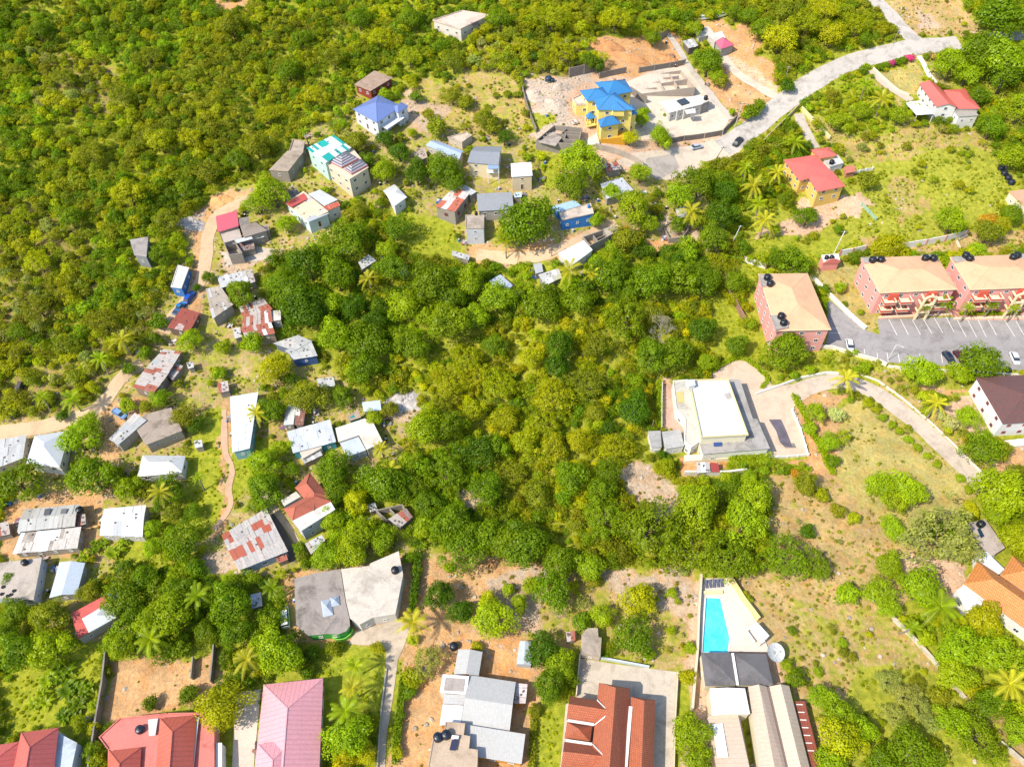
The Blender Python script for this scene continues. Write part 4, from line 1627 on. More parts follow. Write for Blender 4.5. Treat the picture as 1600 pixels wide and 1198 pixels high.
def build_scatter():
    T = {k: np.array(v) for k, v in TINT.items()}
    # shrubs and small trees of the wood
    xy = jitter_grid(1.8, mg=300)
    k, P = zones(xy)
    den = np.array([ZC[c][3] for c in ZN])[k]
    patch = vnoise(xy[:, 0], xy[:, 1], 9, 7)
    clus = vnoise(xy[:, 0], xy[:, 1], 4.5, 15)
    den = den * np.where(den > .65, np.clip(.45 + 1.4 * patch, .4, 1), np.clip((clus - .42) * 4.5, 0, 2.2))
    ok = RN.rand(len(xy)) < den
    xy, k, patch = xy[ok], k[ok], patch[ok]
    big = RN.rand(len(xy)) ** 2.0
    lo = np.array([ZC[c][4][0] for c in ZN])[k]
    hi = np.array([ZC[c][4][1] for c in ZN])[k]
    r = lo + (hi - lo) * big * (.5 + patch)
    ok = keep_free(xy, True, r)
    xy, k, patch, r = xy[ok], k[ok], patch[ok], r[ok]
    tn = np.zeros((len(xy), 3))
    reg = vnoise(xy[:, 0], xy[:, 1], 26, 9)
    for i in range(len(xy)):
        tl = ZC[ZN[k[i]]][5]
        a = int((reg[i] * 1.3 - .15 + (RN.rand() - .5) * .75) * len(tl))
        tn[i] = T[tl[max(0, min(len(tl) - 1, a))]]
    v = (.82 + .3 * RN.rand(len(xy))) * (.78 + .5 * vnoise(xy[:, 0], xy[:, 1], 14, 12))
    hs = .9 + .22 * RN.rand(len(xy))
    tn = tn * v[:, None]
    tn[:, 0] *= hs
    z = ter(xy[:, 0], xy[:, 1])
    hgt = r * (.62 + .3 * RN.rand(len(xy)))
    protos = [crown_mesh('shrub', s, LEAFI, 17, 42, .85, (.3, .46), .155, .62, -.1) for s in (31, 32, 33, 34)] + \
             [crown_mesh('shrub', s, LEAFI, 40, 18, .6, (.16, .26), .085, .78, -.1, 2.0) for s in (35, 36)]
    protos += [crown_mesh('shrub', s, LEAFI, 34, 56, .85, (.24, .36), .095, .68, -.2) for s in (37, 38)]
    idx = RN.randint(0, 6, len(xy))
    idx = np.where(r > 1.9, RN.randint(4, 8, len(xy)), idx)
    n = len(xy)
    rot = np.stack([(RN.rand(n) - .5) * .3, (RN.rand(n) - .5) * .3, RN.rand(n) * 6.28], 1)
    scl = np.stack([r, r, r * (.8 + .35 * RN.rand(n))], 1)
    print('shrubs', n)
    scatter('woodland_scrub', 'dense green scrub covering the hillside and the hollow', np.stack([xy[:, 0], xy[:, 1], z + hgt], 1), rot, scl, idx, tn, protos)
    # weeds and tufts
    xy = jitter_grid(1.15)
    k, P = zones(xy)
    den = np.array([ZC[c][6] for c in ZN])[k]
    patch = vnoise(xy[:, 0], xy[:, 1], 3.2, 5)
    ok = RN.rand(len(xy)) < den * np.clip((patch - .38) * 2.6, .02, 1)
    xy, k = xy[ok], k[ok]
    ok = keep_free(xy, False)
    xy, k = xy[ok], k[ok]
    n = len(xy)
    r = .22 + .38 * RN.rand(n) ** 2
    w = RN.rand(n)[:, None]
    green = T['g'] * (1 - w) + T['m'] * w
    straw = np.array([.30, .22, .07])
    isd = np.isin(k, [ZN.index(c) for c in ('dry', 'drybush', 'dirt', 'tan', 'pink', 'rocky')])
    mixv = np.where(isd, RN.rand(n) * .8, RN.rand(n) * .25)[:, None]
    tn = green * (1 - mixv) + straw * mixv
    gr = np.isin(k, [ZN.index(c) for c in ('grass', 'lawn')])
    tn[gr] = T['g'] * (.85 + .4 * RN.rand(gr.sum()))[:, None] * np.array([1.0, 1.02, 1])
    z = ter(xy[:, 0], xy[:, 1])
    protos = [crown_mesh('tuft', s, LEAFI, 5, 12, .7, (.4, .6), .3, .5, 0, 2.4, 1.2) for s in (41, 42, 43)]
    rot = np.stack([np.zeros(n), np.zeros(n), RN.rand(n) * 6.28], 1)
    print('tufts', n)
    scatter('weeds', 'low weeds and grass tufts on the open ground', np.stack([xy[:, 0], xy[:, 1], z + r * .3], 1), rot, np.stack([r, r, r], 1), RN.randint(0, 3, n), tn, protos)
    # stones
    xy = jitter_grid(1.2)
    k, P = zones(xy)
    den = np.array([ZC[c][7] for c in ZN])[k] * .4
    patch = vnoise(xy[:, 0], xy[:, 1], 2.6, 6)
    ok = RN.rand(len(xy)) < den * np.clip((patch - .45) * 4, 0, 1.2)
    xy, k = xy[ok], k[ok]
    ok = keep_free(xy, False)
    xy = xy[ok]
    n = len(xy)
    r = .12 + .55 * RN.rand(n) ** 3
    t = NT('limestone')
    a = t.new('ShaderNodeAttribute', attribute_type='INSTANCER', attribute_name='tint').outputs['Color']
    g = t.new('ShaderNodeNewGeometry').outputs['Position']
    t.link(t.mix(1.0, a, t.ramp(t.noise(g, 4, 4), .3, .7, .7, 1.15), 'MULTIPLY'), t.b.inputs['Base Color'])
    t.b.inputs['Roughness'].default_value = .95
    protos = []
    import bmesh
    for s in range(3):
        bm = bmesh.new()
        bmesh.ops.create_icosphere(bm, subdivisions=2, radius=1)
        rr = random.Random(s)
        for v_ in bm.verts:
            v_.co *= rr.uniform(.75, 1.2)
            v_.co.z *= .6
        me = bpy.data.meshes.new('stone')
        bm.to_mesh(me)
        bm.free()
        me.materials.append(t.m)
        protos.append(me)
    c = np.array([.42, .35, .27]) * (.6 + .55 * RN.rand(n))[:, None]
    z = ter(xy[:, 0], xy[:, 1])
    print('stones', n)
    scatter('rubble', 'pale loose stones and rubble on the bare ground', np.stack([xy[:, 0], xy[:, 1], z], 1), np.stack([np.zeros(n), np.zeros(n), RN.rand(n) * 6.28], 1),
            np.stack([r, r * (.6 + .5 * RN.rand(n)), r], 1), RN.randint(0, 3, n), c, protos)
# ------------------------------------------------------------------ surfaces of the place
ASPH = conc('a09a97', .55)
ROADM = conc('c4bbb0', .65)
DIRTR = conc('d4b48f', .35)
CONCP = conc('cfc2ae', .45)
CONCW = conc('ddd2c0', .35)
WHITE = paint('e9e6df', .25)
CREAM = paint('e9dcbb', .25)
GREYC = conc('a69c90', .8)
PALEC = conc('cbbfae', .7)
BLK = block('a79c8e')
ZINC = seam('b9bcbf', .45, .8, .0, .4, .3)
ZW = seam('c9cac7', .45, .86, .0, .45, .3)
RUSTS = [rust('b9b0a7', 'a8664e', .38), rust('b9b2ab', 'a85a42', .62), rust('c2bab2', 'b08a78', .4), rust('8e8a88', '8a4f3c', .45)]
PALES = [seam('c2c1bd', .45, .86, 0, .45, .3), seam('b5b5b2', .45, .82, 0, .5, .4), rust('c9c4bd', 'a89a8c', .4), seam('dededc', .45, .88, 0, .5, .15)]

def surfaces():
    ribbon('main_road', [(1128, 232), (1165, 208), (1200, 180), (1232, 155), (1275, 125), (1330, 98), (1390, 82), (1440, 73), (1500, 68)], 8.0, ROADM)
    ribbon('side_road', [(1445, 76), (1412, 48), (1390, 22), (1355, -10)], 6.0, ROADM, .13)
    ribbon('far_road', [(1545, 58), (1600, 55), (1660, 50)], 5.0, ROADM)
    drape('forecourt', [(985, 240), (1050, 232), (1130, 215), (1160, 205), (1180, 210), (1150, 243), (1105, 252), (1075, 275), (1040, 282), (1015, 272), (960, 255)], conc('d8c5ae', .4), .06)
    drape('ramp', [(1010, 248), (1052, 240), (1062, 262), (1030, 282), (1005, 272)], conc('b9ada0', .6), .11)
    ribbon('dirt_lane', [(745, 398), (770, 402), (805, 404), (850, 398), (895, 382), (935, 362), (965, 350)], 4.2, DIRTR)
    ribbon('village_road', [(392, 312), (360, 325), (335, 342), (325, 372), (321, 408), (313, 440), (297, 462), (283, 480), (268, 498), (255, 520)], 3.8, DIRTR)
    ribbon('village_road', [(222, 568), (200, 582), (182, 600), (166, 625), (140, 645), (105, 658), (60, 668), (0, 676), (-40, 680)], 3.8, DIRTR)
    ribbon('footpath', [(350, 640), (350, 672), (352, 705), (362, 725), (362, 742), (357, 762), (362, 785), (352, 806), (335, 828)], 1.4, conc('cfa888', .3), .12)
    ribbon('footpath', [(238, 700), (262, 685), (290, 678)], 1.3, conc('cfa888', .3), .12)
    ribbon('driveway', [(1130, 88), (1148, 112), (1178, 132), (1212, 152)], 3.2, conc('d3c2ad', .4), .12)
    ribbon('driveway', [(1247, 178), (1256, 200), (1274, 232)], 3.4, conc('c3b6a6', .4), .12)
    ribbon('driveway', [(1362, 110), (1385, 132), (1408, 148), (1424, 158)], 3.6, conc('d0b9a6', .3), .12)
    ribbon('garden_path', [(1437, 88), (1448, 110), (1461, 131)], 1.9, conc('e8e4dc', .1), .14)
    ribbon('villa_road', [(1225, 622), (1262, 605), (1300, 597), (1332, 600), (1365, 612), (1400, 636), (1445, 672), (1490, 714), (1533, 757)], 5.0, conc('cdbba8', .5))
    drape('terrace', [(1107, 580), (1152, 563), (1165, 565), (1196, 586), (1206, 602), (1262, 600), (1266, 618), (1240, 636), (1250, 660), (1262, 712), (1198, 718), (1190, 700), (1150, 600), (1112, 596)], conc('d6bda4', .4), .1)
    drape('terrace', [(1037, 602), (1052, 602), (1066, 640), (1068, 672), (1037, 670)], conc('cfa994', .4), .09)
    drape('parking_lot', [(1296, 468), (1330, 498), (1355, 517), (1374, 523), (1371, 499), (1488, 496), (1600, 499), (1690, 500), (1690, 588), (1600, 579), (1425, 570), (1385, 566), (1333, 549), (1290, 541), (1296, 512), (1290, 480)], ASPH, .08)
    # stall lines
    b = MB()
    top = [(752, 795, 805, 895), (825, 795, 875, 892), (900, 800, 950, 890), (968, 793, 1022, 885), (1035, 785, 1090, 880), (1110, 780, 1160, 875), (1180, 800, 1235, 905),
           (1245, 800, 1300, 905), (1310, 800, 1360, 905), (1370, 795, 1425, 895), (1475, 800, 1540, 905), (1545, 805, 1600, 900), (1615, 810, 1670, 905), (600, 980, 601, 1010), (680, 1004, 682, 1036),
           (742, 1003, 750, 1060), (810, 1006, 820, 1062), (878, 1010, 890, 1066), (945, 1010, 957, 1066), (1080, 1012, 1088, 1068), (385, 850, 430, 852), (380, 880, 450, 882)]
    for x0, y0, x1, y1 in top:
        a = GT(1200 + x0 / 3.9925, 300 + y0 / 3.9925)
        c = GT(1200 + x1 / 3.9925, 300 + y1 / 3.9925)
        d = (c - a).normalized()
        s = Vector((-d.y, d.x, 0)) * .09
        n = 3
        for k in range(n):
            p, q = a.lerp(c, k / n), a.lerp(c, (k + 1) / n)
            z0, z1 = tz(p.x, p.y) + .105, tz(q.x, q.y) + .105
            pts = [(p.x + s.x, p.y + s.y, z0), (p.x - s.x, p.y - s.y, z0), (q.x - s.x, q.y - s.y, z1), (q.x + s.x, q.y + s.y, z1)]
            b.poly(pts)
    tag(b.build('parking_markings', paint('e4e2dc', .2)), kind='structure')
    drape('concrete_yard', [(907, 1028), (960, 1037), (1014, 1044), (1062, 1050), (1056, 1130), (1048, 1260), (870, 1260), (884, 1100), (899, 1092)], conc('c9bba8', .6), .09)
    drape('concrete_yard', [(555, 985), (625, 968), (640, 985), (632, 1008), (622, 1030), (614, 1090), (604, 1150), (598, 1270), (586, 1270), (594, 1150), (602, 1050), (604, 1015), (580, 1008), (545, 1006)], conc('c9b7a1', .5), .09)
    drape('courtyard', [(345, 395), (400, 385), (430, 390), (420, 405), (355, 415)], conc('c9bba8', .6), .1)
    drape('concrete_yard', [(980, 128), (1030, 108), (1072, 103), (1140, 186), (1128, 208), (1050, 215), (985, 220), (968, 180)], conc('e0cdb6', .35), .06, excl=True)
    ribbon('concrete_strip', [(1044, 54), (1060, 78), (1075, 104), (1098, 134), (1122, 164), (1142, 188)], 2.6, conc('c9bcae', .4), .35)
    drape('concrete_yard', [(368, 1082), (408, 1076), (398, 1180), (392, 1262), (360, 1262)], conc('d8c6b6', .35), .1)
    drape('paved_apron', [(1374, 499), (1488, 493), (1492, 500), (1600, 500), (1600, 482), (1500, 480), (1380, 490)], conc('d8a08e', .3), .12)
    drape('path', [(416, 771), (436, 795), (462, 833), (480, 865), (474, 870), (452, 835), (430, 805), (410, 778)], conc('c9b394', .4), .1)
    drape('yard', [(385, 790), (414, 772), (455, 845), (465, 880), (450, 876), (420, 815)], conc('6f655a', .5), .08)

# ------------------------------------------------------------------ houses
def houses():
    W, C = WHITE, CREAM
    # --- top of the picture
    b = Bld('unfinished_house', 'roofless pale concrete shell alone among the scrub at the top edge', 'house', 'the lone concrete shell', [(676, 33), (722, 18), (767, 25), (712, 50)], 3.2)
    b.vol([(676, 33), (722, 18), (767, 25), (720, 47)], 3.2, paint('d8cdc0', .5), 'flat', conc('d8c2b0', .6), ov=.2, parapet=.35, win=1.0)
    b.sheet([(735, 36), (745, 33), (750, 38), (740, 41)], 3.4, plain('2b2622', .9), 'opening_shade_sheet', .03)  # shade inside an opening painted as a near-black sheet; the roof is uncut
    b = Bld('house', 'small house of dark red walls under a flat brown roof, above the blue-grey roofed house', 'house', 'the dark red hut', [(553, 133), (585, 111), (614, 122), (579, 143)], 2.9)
    b.vol([(553, 133), (585, 111), (614, 122), (579, 143)], 2.9, paint('8e3a2c', .5), 'flat', conc('a98f7a', .7), ov=.5, win=.9)
    b = Bld('house', 'white house on stilts with a blue-grey hipped roof and balcony', 'house', 'the blue-grey hipped house', [(551, 171), (591, 149), (630, 167), (590, 192)], 5.0)
    m = seam('7083b8', .5, .82, 0, .4, .15)
    b.vol([(551, 171), (591, 149), (628, 166), (589, 192)], 5.0, paint('dfe4ea', .2), 'hip', m, rise=2.3, ov=.5, axis=0, door=True, storeys=2, sill=.7, fm=W)
    b.vol([(609, 170), (627, 160), (638, 166), (622, 177)], 4.8, paint('dfe4ea', .2), 'hip', m, rise=1.2, ov=.3, axis=0, storeys=2, sill=.7)
    b.slab([(589, 193), (604, 184), (622, 178), (632, 184), (605, 202)], 2.6, paint('dfe3e6', .2), 'balcony', .2)
    b.posts([(590, 193), (605, 201), (631, 184)], 2.5, W, .2, -3)
    b = Bld('unfinished_house', 'long narrow grey concrete shell beside the turquoise-roofed house', 'house', 'the narrow grey shell', [(455, 222), (478, 219), (440, 268), (418, 268)], 3.2)
    b.vol([(458, 219), (477, 222), (474, 240), (452, 237)], 3.0, BLK, 'flat', conc('b4a392', .8), parapet=.3, win=.9, ov=.15)
    b.vol([(450, 238), (474, 241), (450, 268), (420, 266)], 3.0, BLK, 'shed', conc('a89784', .7), rise=.6, win=.9, ov=.15)
    b = Bld('house', 'two-storey pale mint house with turquoise and white sheets on its roof', 'house', 'the turquoise-roofed house', [(480, 235), (522, 214), (549, 231), (508, 255)], 6.0)
    b.vol([(480, 235), (522, 214), (549, 231), (508, 255)], 6.0, paint('bfe3cf', .25), 'shed', [seam('dcdcdc', .45, .86), seam('1fa39a', .45, .8), seam('cfd4d6', .45, .86), seam('27b0a4', .45, .8)],
          rise=.7, ov=.3, tin=(5, 4, (3, 2.4, 2, 2)), storeys=2, fm=paint('dfeee6', .1), axis=0)
    b = Bld('house', 'two-storey beige house with two grey-striped hipped roofs edged in red', 'house', 'the striped-roof house', [(511, 254), (550, 233), (575, 262), (546, 280)], 6.0)
    m = stripes('5d5a64', 'a9a4a8', .8, .5)
    b.vol([(509, 256), (551, 232), (576, 262), (546, 281)], 6.0, paint('d9cbb0', .3), 'flat', conc('d9c6ae', .4), storeys=2, ov=.2, fm=W)
    b.vol([(513, 252), (541, 236), (561, 248), (534, 262)], 6.5, paint('c8bca8'), 'hip', m, rise=1.7, ov=.05, axis=0, win=0, z0=6.1)
    b.vol([(538, 264), (564, 248), (575, 258), (549, 272)], 6.5, paint('c8bca8'), 'hip', m, rise=1.5, ov=.05, axis=0, win=0, z0=6.1)
    b.line([(513, 252, 6.55), (534, 262.3, 6.55), (561, 248, 6.55)], 6.5, paint('c23a34'), .14, .12, 'fascia')
    b.line([(538, 264.3, 6.55), (549, 272.3, 6.55), (575, 258, 6.55)], 6.5, paint('c23a34'), .14, .12, 'fascia')
    b = Bld('house', 'house with red, tan and pale roof sections and a white end wall', 'house', 'the red and tan roofed house', [(447, 318), (505, 298), (531, 321), (478, 346)], 3.6)
    b.vol([(446, 318), (475, 302), (514, 334), (481, 346)], 3.6, paint('cfe0e0', .3), 'shed', [plain('e0c4a4', .7), plain('dcc0a0', .7), rust('c9c4bd', 'a8604a', .4)], rise=.8, tin=(4, 2, (3, 3, 1)), door=True, axis=1)
    b.vol([(482, 305), (500, 298), (528, 312), (507, 322)], 4.1, paint('e3ddcf', .3), 'shed', ZW, rise=.4, win=.9)
    b.vol([(503, 325), (528, 316), (532, 321), (511, 330)], 3.9, paint('e3ddcf', .3), 'shed', rust('cfb09c', 'c0583c', .6), rise=.3, win=.8)
    b.sheet([(446, 317), (475, 301.5), (481, 311), (454, 324)], 4.5, seam('c2574e', .45, .85), 'red_roof')
    b.sheet([(478, 342), (507, 327), (514, 334), (482, 347)], 4.05, ZINC, 'front_roof')
    b = Bld('house', 'bare grey block house with a rose-pink sheet roof beside the village road', 'house', 'the rose-pink roofed house', [(338, 340), (371, 331), (374, 354), (340, 363)], 3.0)
    b.vol([(338, 340), (371, 331), (373, 353), (340, 363)], 3.2, paint('b9a896', .5), 'shed', seam('cc5f6c', .45, .88, 0, .45, .1), rise=.5, win=.8)
    b.vol([(372, 342), (388, 339), (392, 352), (376, 356)], 3.0, BLK, 'flat', conc('8b8279', .6), win=.8, ov=.1)
    b.vol([(376, 356), (400, 349), (418, 360), (381, 371)], 2.9, paint('a59a8e', .5), 'shed', conc('94867a', .6), rise=.5, win=.8)
    b.vol([(345, 366), (374, 358), (378, 372), (350, 380)], 2.3, BLK, 'flat', conc('b8a99b', .6), win=.6, ov=.1)
    b.sheet([(366, 375), (392, 368), (395, 373), (370, 380)], 2.5, ZW, 'awning')
    b.walls_only([(350, 380), (366, 376), (378, 395), (358, 398)], 1.6, BLK)
    b = Bld('house', 'small bright white pyramid-roofed house in the trees below the striped roofs', 'house', 'the white pyramid-roof house', [(598, 300), (618, 288), (636, 306), (615, 323)], 3.4)
    b.vol([(603, 303), (621, 293), (636, 308), (615, 323)], 3.4, W, 'pyr', seam('eeeeec', .5, .93, 0, .5, .05), rise=1.3, ov=.6, win=.8)
    b.sheet([(598, 298), (616, 288), (624, 295), (604, 305)], 3.3, ZW, 'side_roof')
    b = Bld('house', 'grey block house with patchy rust-red sheets on its roof', 'house', 'the rust-patched house', [(680, 323), (713, 292), (742, 303), (711, 331)], 3.8)
    b.vol([(680, 323), (711, 294), (733, 306), (711, 331)], 3.8, BLK, 'shed', [rust('d8c4b8', 'c06a50', .65), rust('d8d0c8', 'c2654a', .4), plain('e0dcd6', .6)], rise=.6, tin=(4, 3, (3, 1.5, .8)), axis=1, fm=paint('a5413a'))
    b.vol([(714, 292), (724, 288), (745, 300), (735, 306)], 3.6, BLK, 'flat', ZW, win=.7, ov=.1)
    b = Bld('house', 'low house with one plain flat grey roof beside a leafy tree', 'house', 'the plain grey roof', [(745, 305), (800, 302), (803, 327), (747, 330)], 3.0)
    b.vol([(745, 305), (800, 302), (803, 327), (747, 330)], 3.0, paint('a9a298', .5), 'shed', seam('9a9c9e', .5, .9), rise=.5)
    b = Bld('house', 'narrow tall grey and white block house with a rooftop drum, over the grassy slope', 'house', 'the narrow tall block house', [(727, 337), (757, 337), (756, 358), (728, 358)], 5.0)
    b.vol([(727, 337), (757, 337), (756, 358), (728, 358)], 5.0, paint('c9cdd2', .5), 'flat', conc('b6a797', .7), storeys=2, ov=.1, parapet=.2, win=.8)
    tank(744, 333, 0, 'small black drum on the narrow tall block house', .5, 1.1, z=b.zb + 5.3)
    b = Bld('house', 'bright blue walled house with a pale patched roof beside the dirt lane', 'house', 'the bright blue house', [(861, 322), (906, 313), (928, 335), (876, 345)], 3.5)
    b.vol([(873, 333), (923, 318), (928, 334), (878, 345)], 3.5, paint('2f7cc0', .4), 'flat', conc('d0bfae', .7), ov=.15, win=.8, parapet=.15)
    b.vol([(861, 324), (897, 314), (908, 321), (871, 332)], 3.3, paint('3b8ed0', .15), 'shed', seam('a9c6dc', .45, .9), rise=.3, win=.7)
    tank(920, 322, 0, 'blue water drum on the bright blue house', .45, 1.0, '2a6cae', z=b.zb + 3.8)
    b = Bld('house', 'flat bright white roofed house just below the dirt lane', 'house', 'the bright white flat roof', [(872, 395), (905, 378), (922, 392), (888, 414)], 2.8)
    b.vol([(872, 396), (912, 376), (926, 391), (895, 414)], 2.8, paint('d8d4cc', .3), 'flat', seam('efeeea', .5, .95, 0, .5, .1), ov=.2, win=.8)
    b = Bld('unfinished_house', 'grey block house half roofed, two open rooms, on the lane', 'house', 'the half-roofed block house', [(911, 368), (962, 353), (967, 363), (922, 385)], 3.4)
    b.walls_only([(911, 370), (943, 359), (950, 369), (922, 383)], 3.4, BLK, .22, [((.5, 0), (.5, 1)), ((.5, .5), (1, .5))])
    b.vol([(943, 358), (963, 352), (967, 361), (949, 370)], 3.4, BLK, 'flat', conc('b3a594', .6), ov=.1, win=.8)
    b = Bld('shack', 'low shack with loose grey and white sheets beside two palms', 'shack', 'the grey sheet shack', [(841, 430), (875, 422), (876, 437), (852, 446)], 2.5)
    b.vol([(841, 431), (873, 421), (878, 434), (852, 446)], 2.5, paint('8f8a84', .6), 'shed', PALES, rise=.4, tin=(4, 2, (2, 2, 2, 1)), win=.6)
    b.vol([(833, 413), (846, 411), (849, 425), (837, 428)], 2.2, paint('8f8a84', .6), 'flat', ZINC, win=0, ov=.1)
    b = Bld('house', 'two-storey cream house with a plain grey gabled roof and balcony', 'house', 'the cream house with the grey gable', [(730, 253), (743, 228), (784, 229), (779, 257)], 4.6)
    b.vol([(730, 254), (742, 229), (784, 229), (779, 258)], 4.6, paint('e3d0a8', .25), 'gable', seam('8f9297', .5, .9), rise=1.2, axis=1, storeys=2, sill=.7, win=1.0)
    b.vol([(762, 258), (779, 258), (780, 264), (763, 265)], 4.3, paint('cfd2d6', .2), 'flat', seam('8fa6c0', .5, .9), win=0, z0=4.2, ov=.05)
    b.slab([(760, 262), (779, 262), (781, 270), (761, 270)], 2.2, W, 'balcony', .2)
    b.posts([(762, 265), (779, 265)], 4.2, W, .16, -1)
    b = Bld('house', 'long low house under a pale blue-grey sheet roof against the rocky slope', 'house', 'the long blue-grey roof', [(665, 226), (678, 220), (724, 237), (718, 249)], 3.0)
    b.vol([(665, 227), (680, 219), (724, 236), (718, 249)], 3.0, paint('c9c0b2', .4), 'gable', seam('aab9cf', .5, .88), rise=.6, axis=1, win=.8)
    b.vol([(699, 216), (728, 208), (738, 213), (722, 224)], 2.8, paint('d0bfa8', .5), 'flat', conc('cdbba6', .8), parapet=.3, ov=.1, win=.7)
    b = Bld('house', 'small two-storey beige house with a flat white roof at the top of the grass', 'house', 'the small flat white-topped house', [(798, 256), (830, 254), (832, 275), (799, 277)], 5.0)
    b.vol([(798, 256), (830, 254), (832, 275), (799, 277)], 5.0, paint('d8c3a0', .3), 'flat', seam('e9ebeb', .5, .93), storeys=2, ov=.25, win=.9, door=True)
    # ruin beside the yellow house
    b = Bld('unfinished_house', 'grey roofless block ruin of many small rooms next to the yellow house', 'house', 'the grey block ruin', [(838, 218), (866, 196), (908, 200), (900, 226)], 3.0)
    b.walls_only([(838, 219), (866, 196), (909, 200), (903, 226)], 3.0, BLK, .25,
                 [((.33, 0), (.3, 1)), ((.62, 0), (.66, 1)), ((0, .5), (.33, .45)), ((.33, .6), (.66, .55)), ((.66, .4), (1, .45)), ((.5, 0), (.5, .55)), ((.8, .45), (.82, 1))])
    b.slab([(842, 219), (867, 201), (905, 204), (900, 224)], .5, conc('b4a697', .8), 'floor', .3, -1)
    b.slab([(842, 222), (864, 206), (878, 215), (868, 228)], 2.95, conc('b0a294', .8), 'half_laid_roof', .2)
    # --- yellow house with blue roofs
    b = Bld('house', 'large bright yellow house with many bright blue hipped roofs', 'house', 'the yellow house with blue roofs', [(928, 157), (966, 143), (992, 172), (934, 172)], 9.0)
    Y = paint('f2d675', .25)
    BR = seam('3a80b8', .55, .82, 0, .45, .3)
    b.vol([(930, 129), (976, 124), (989, 143), (948, 152)], 9.0, Y, 'hip', BR, rise=2.2, axis=0, storeys=3, ov=.5, fm=W)
    b.vol([(906, 142), (944, 136), (960, 157), (917, 158)], 9.0, Y, 'hip', BR, rise=2.0, axis=0, storeys=3, ov=.5, fm=W)
    b.vol([(928, 156), (958, 146), (968, 152), (973, 172), (934, 171)][0:1] + [(962, 144), (992, 172), (934, 172)], 8.9, Y, 'hip', BR, rise=2.9, axis=0, storeys=3, ov=.5, every=4.2, fm=W)
    b.vol([(952, 167), (967, 158), (974, 165), (969, 173), ][0:1] + [(966, 156), (978, 173), (957, 173)], 9.2, Y, 'hip', BR, rise=1.5, axis=1, ov=.3, win=0, z0=7)
    b.vol([(894, 156), (912, 147), (928, 164), (900, 165)], 6.6, Y, 'flat', conc('e2c9b4', .4), storeys=2, ov=.1, parapet=.5, fm=W)
    b.vol([(915, 180), (924, 174), (931, 184), (918, 187)], 4.6, Y, 'pyr', BR, rise=1.3, ov=.4, win=0, walls=False)
    b.posts([(916.5, 181), (918.5, 186.5), (930, 184)], 4.6, Y, .35, -1)
    b.slab([(915, 190), (924, 185), (932, 195), (919, 198)], 2.4, Y, 'porch_floor', .3)
    b.vol([(934, 188), (961, 181), (970, 193), (938, 199)], 5.9, Y, 'hip', BR, rise=1.9, axis=0, storeys=2, ov=.5, every=3.4, fm=W)
    b.vol([(982, 166), (990, 165), (996, 178), (984, 180)], 6.6, Y, 'hip', BR, rise=1.0, axis=1, ov=.4, win=.9, storeys=2)
    b.vol([(974, 186), (991, 184), (994, 193), (978, 196)], 3.0, Y, 'flat', CREAM, ov=.3, win=1.2)
    b.slab([(934, 205), (972, 200), (978, 214), (936, 218)], 1.0, paint('e8a92c', .2), 'plinth', .2, -3)
    b.slab([(914, 206), (931, 203), (937, 224), (917, 228)], .5, conc('e6d9c6', .3), 'forecourt', .3, -2)
    # white unfinished bungalow
    b = Bld('house', 'unfinished flat white-roofed bungalow with an open carport, in the walled lot', 'house', 'the flat white bungalow', [(1029, 159), (1100, 149), (1108, 158), (1045, 177)], 3.3)
    b.vol([(1029, 160), (1090, 150), (1098, 163), (1045, 177)], 3.3, paint('cfc8be', .3), 'flat', conc('ece4d8', .2), ov=.25, win=1.0, every=3)
    b.vol([(1088, 151), (1104, 150), (1109, 158), (1096, 163)], 3.1, BLK, 'flat', conc('d9d0c4', .3), ov=.1, win=.8)
    b.sheet([(1057, 157), (1070, 153), (1078, 160), (1065, 164)], 4.0, glass(), 'skylight', .3)
    b.posts([(1047, 176), (1058, 174), (1069, 171), (1082, 170), (1086, 170)], 3.3, W, .3, -1, 'column')
    b.slab([(1070, 172), (1085, 170), (1087, 176), (1073, 178)], 3.1, W, 'porch_roof', .2)
    tank(1103, 152.5, 0, 'black tank at the corner of the flat white bungalow', .7, 1.5, z=b.zb + 3.3)
    # foundations
    b = Bld('foundation_walls', 'low unfinished wall maze of new foundations on pale ground', 'foundations', 'the wall maze', [(985, 120), (1068, 108), (1085, 135), (990, 148)], 1.0)
    b.walls_only([(985, 122), (1064, 110), (1086, 136), (992, 148)], .9, block('cdbba8'), .22,
                 [((.25, 0), (.25, .7)), ((.5, .1), (.5, 1)), ((.75, 0), (.75, .8)), ((0, .4), (.5, .42)), ((.5, .55), (1, .5)), ((.12, .7), (.4, .72)), ((.6, .25), (.9, .25))], 'low_wall')
    # pink pyramid
    b = Bld('house', 'small grey house with a pink pyramid roof and white flat wings', 'house', 'the pink pyramid-roof house', [(1117, 65), (1130, 59), (1148, 72), (1126, 77)], 3.2)
    b.vol([(1117, 65), (1130, 58), (1148, 70), (1127, 77)], 3.2, paint('a9a39a', .4), 'pyr', seam('d0647c', .6, .9), rise=1.6, ov=.4, win=.8, fm=W)
    b.vol([(1106, 56), (1128, 49), (1134, 60), (1117, 66)], 3.0, paint('c9c3ba', .4), 'flat', conc('d5cec2', .4), ov=.1, win=.8)
    b.vol([(1082, 46), (1108, 42), (1116, 53), (1092, 60)], 2.8, paint('bdb6ac', .4), 'flat', conc('cfc5b8', .6), ov=.1, win=.8)
    tank(1097, 43, 0, 'black tank standing behind the pink pyramid-roof house', .8, 1.9, z=b.zb + 2.9)
    b = Bld('shed', 'small shed with white and blue-white sheets behind the large round tree', 'shed', 'the small sheet shed', [(1068, 66), (1084, 63), (1091, 72), (1077, 76)], 2.4)
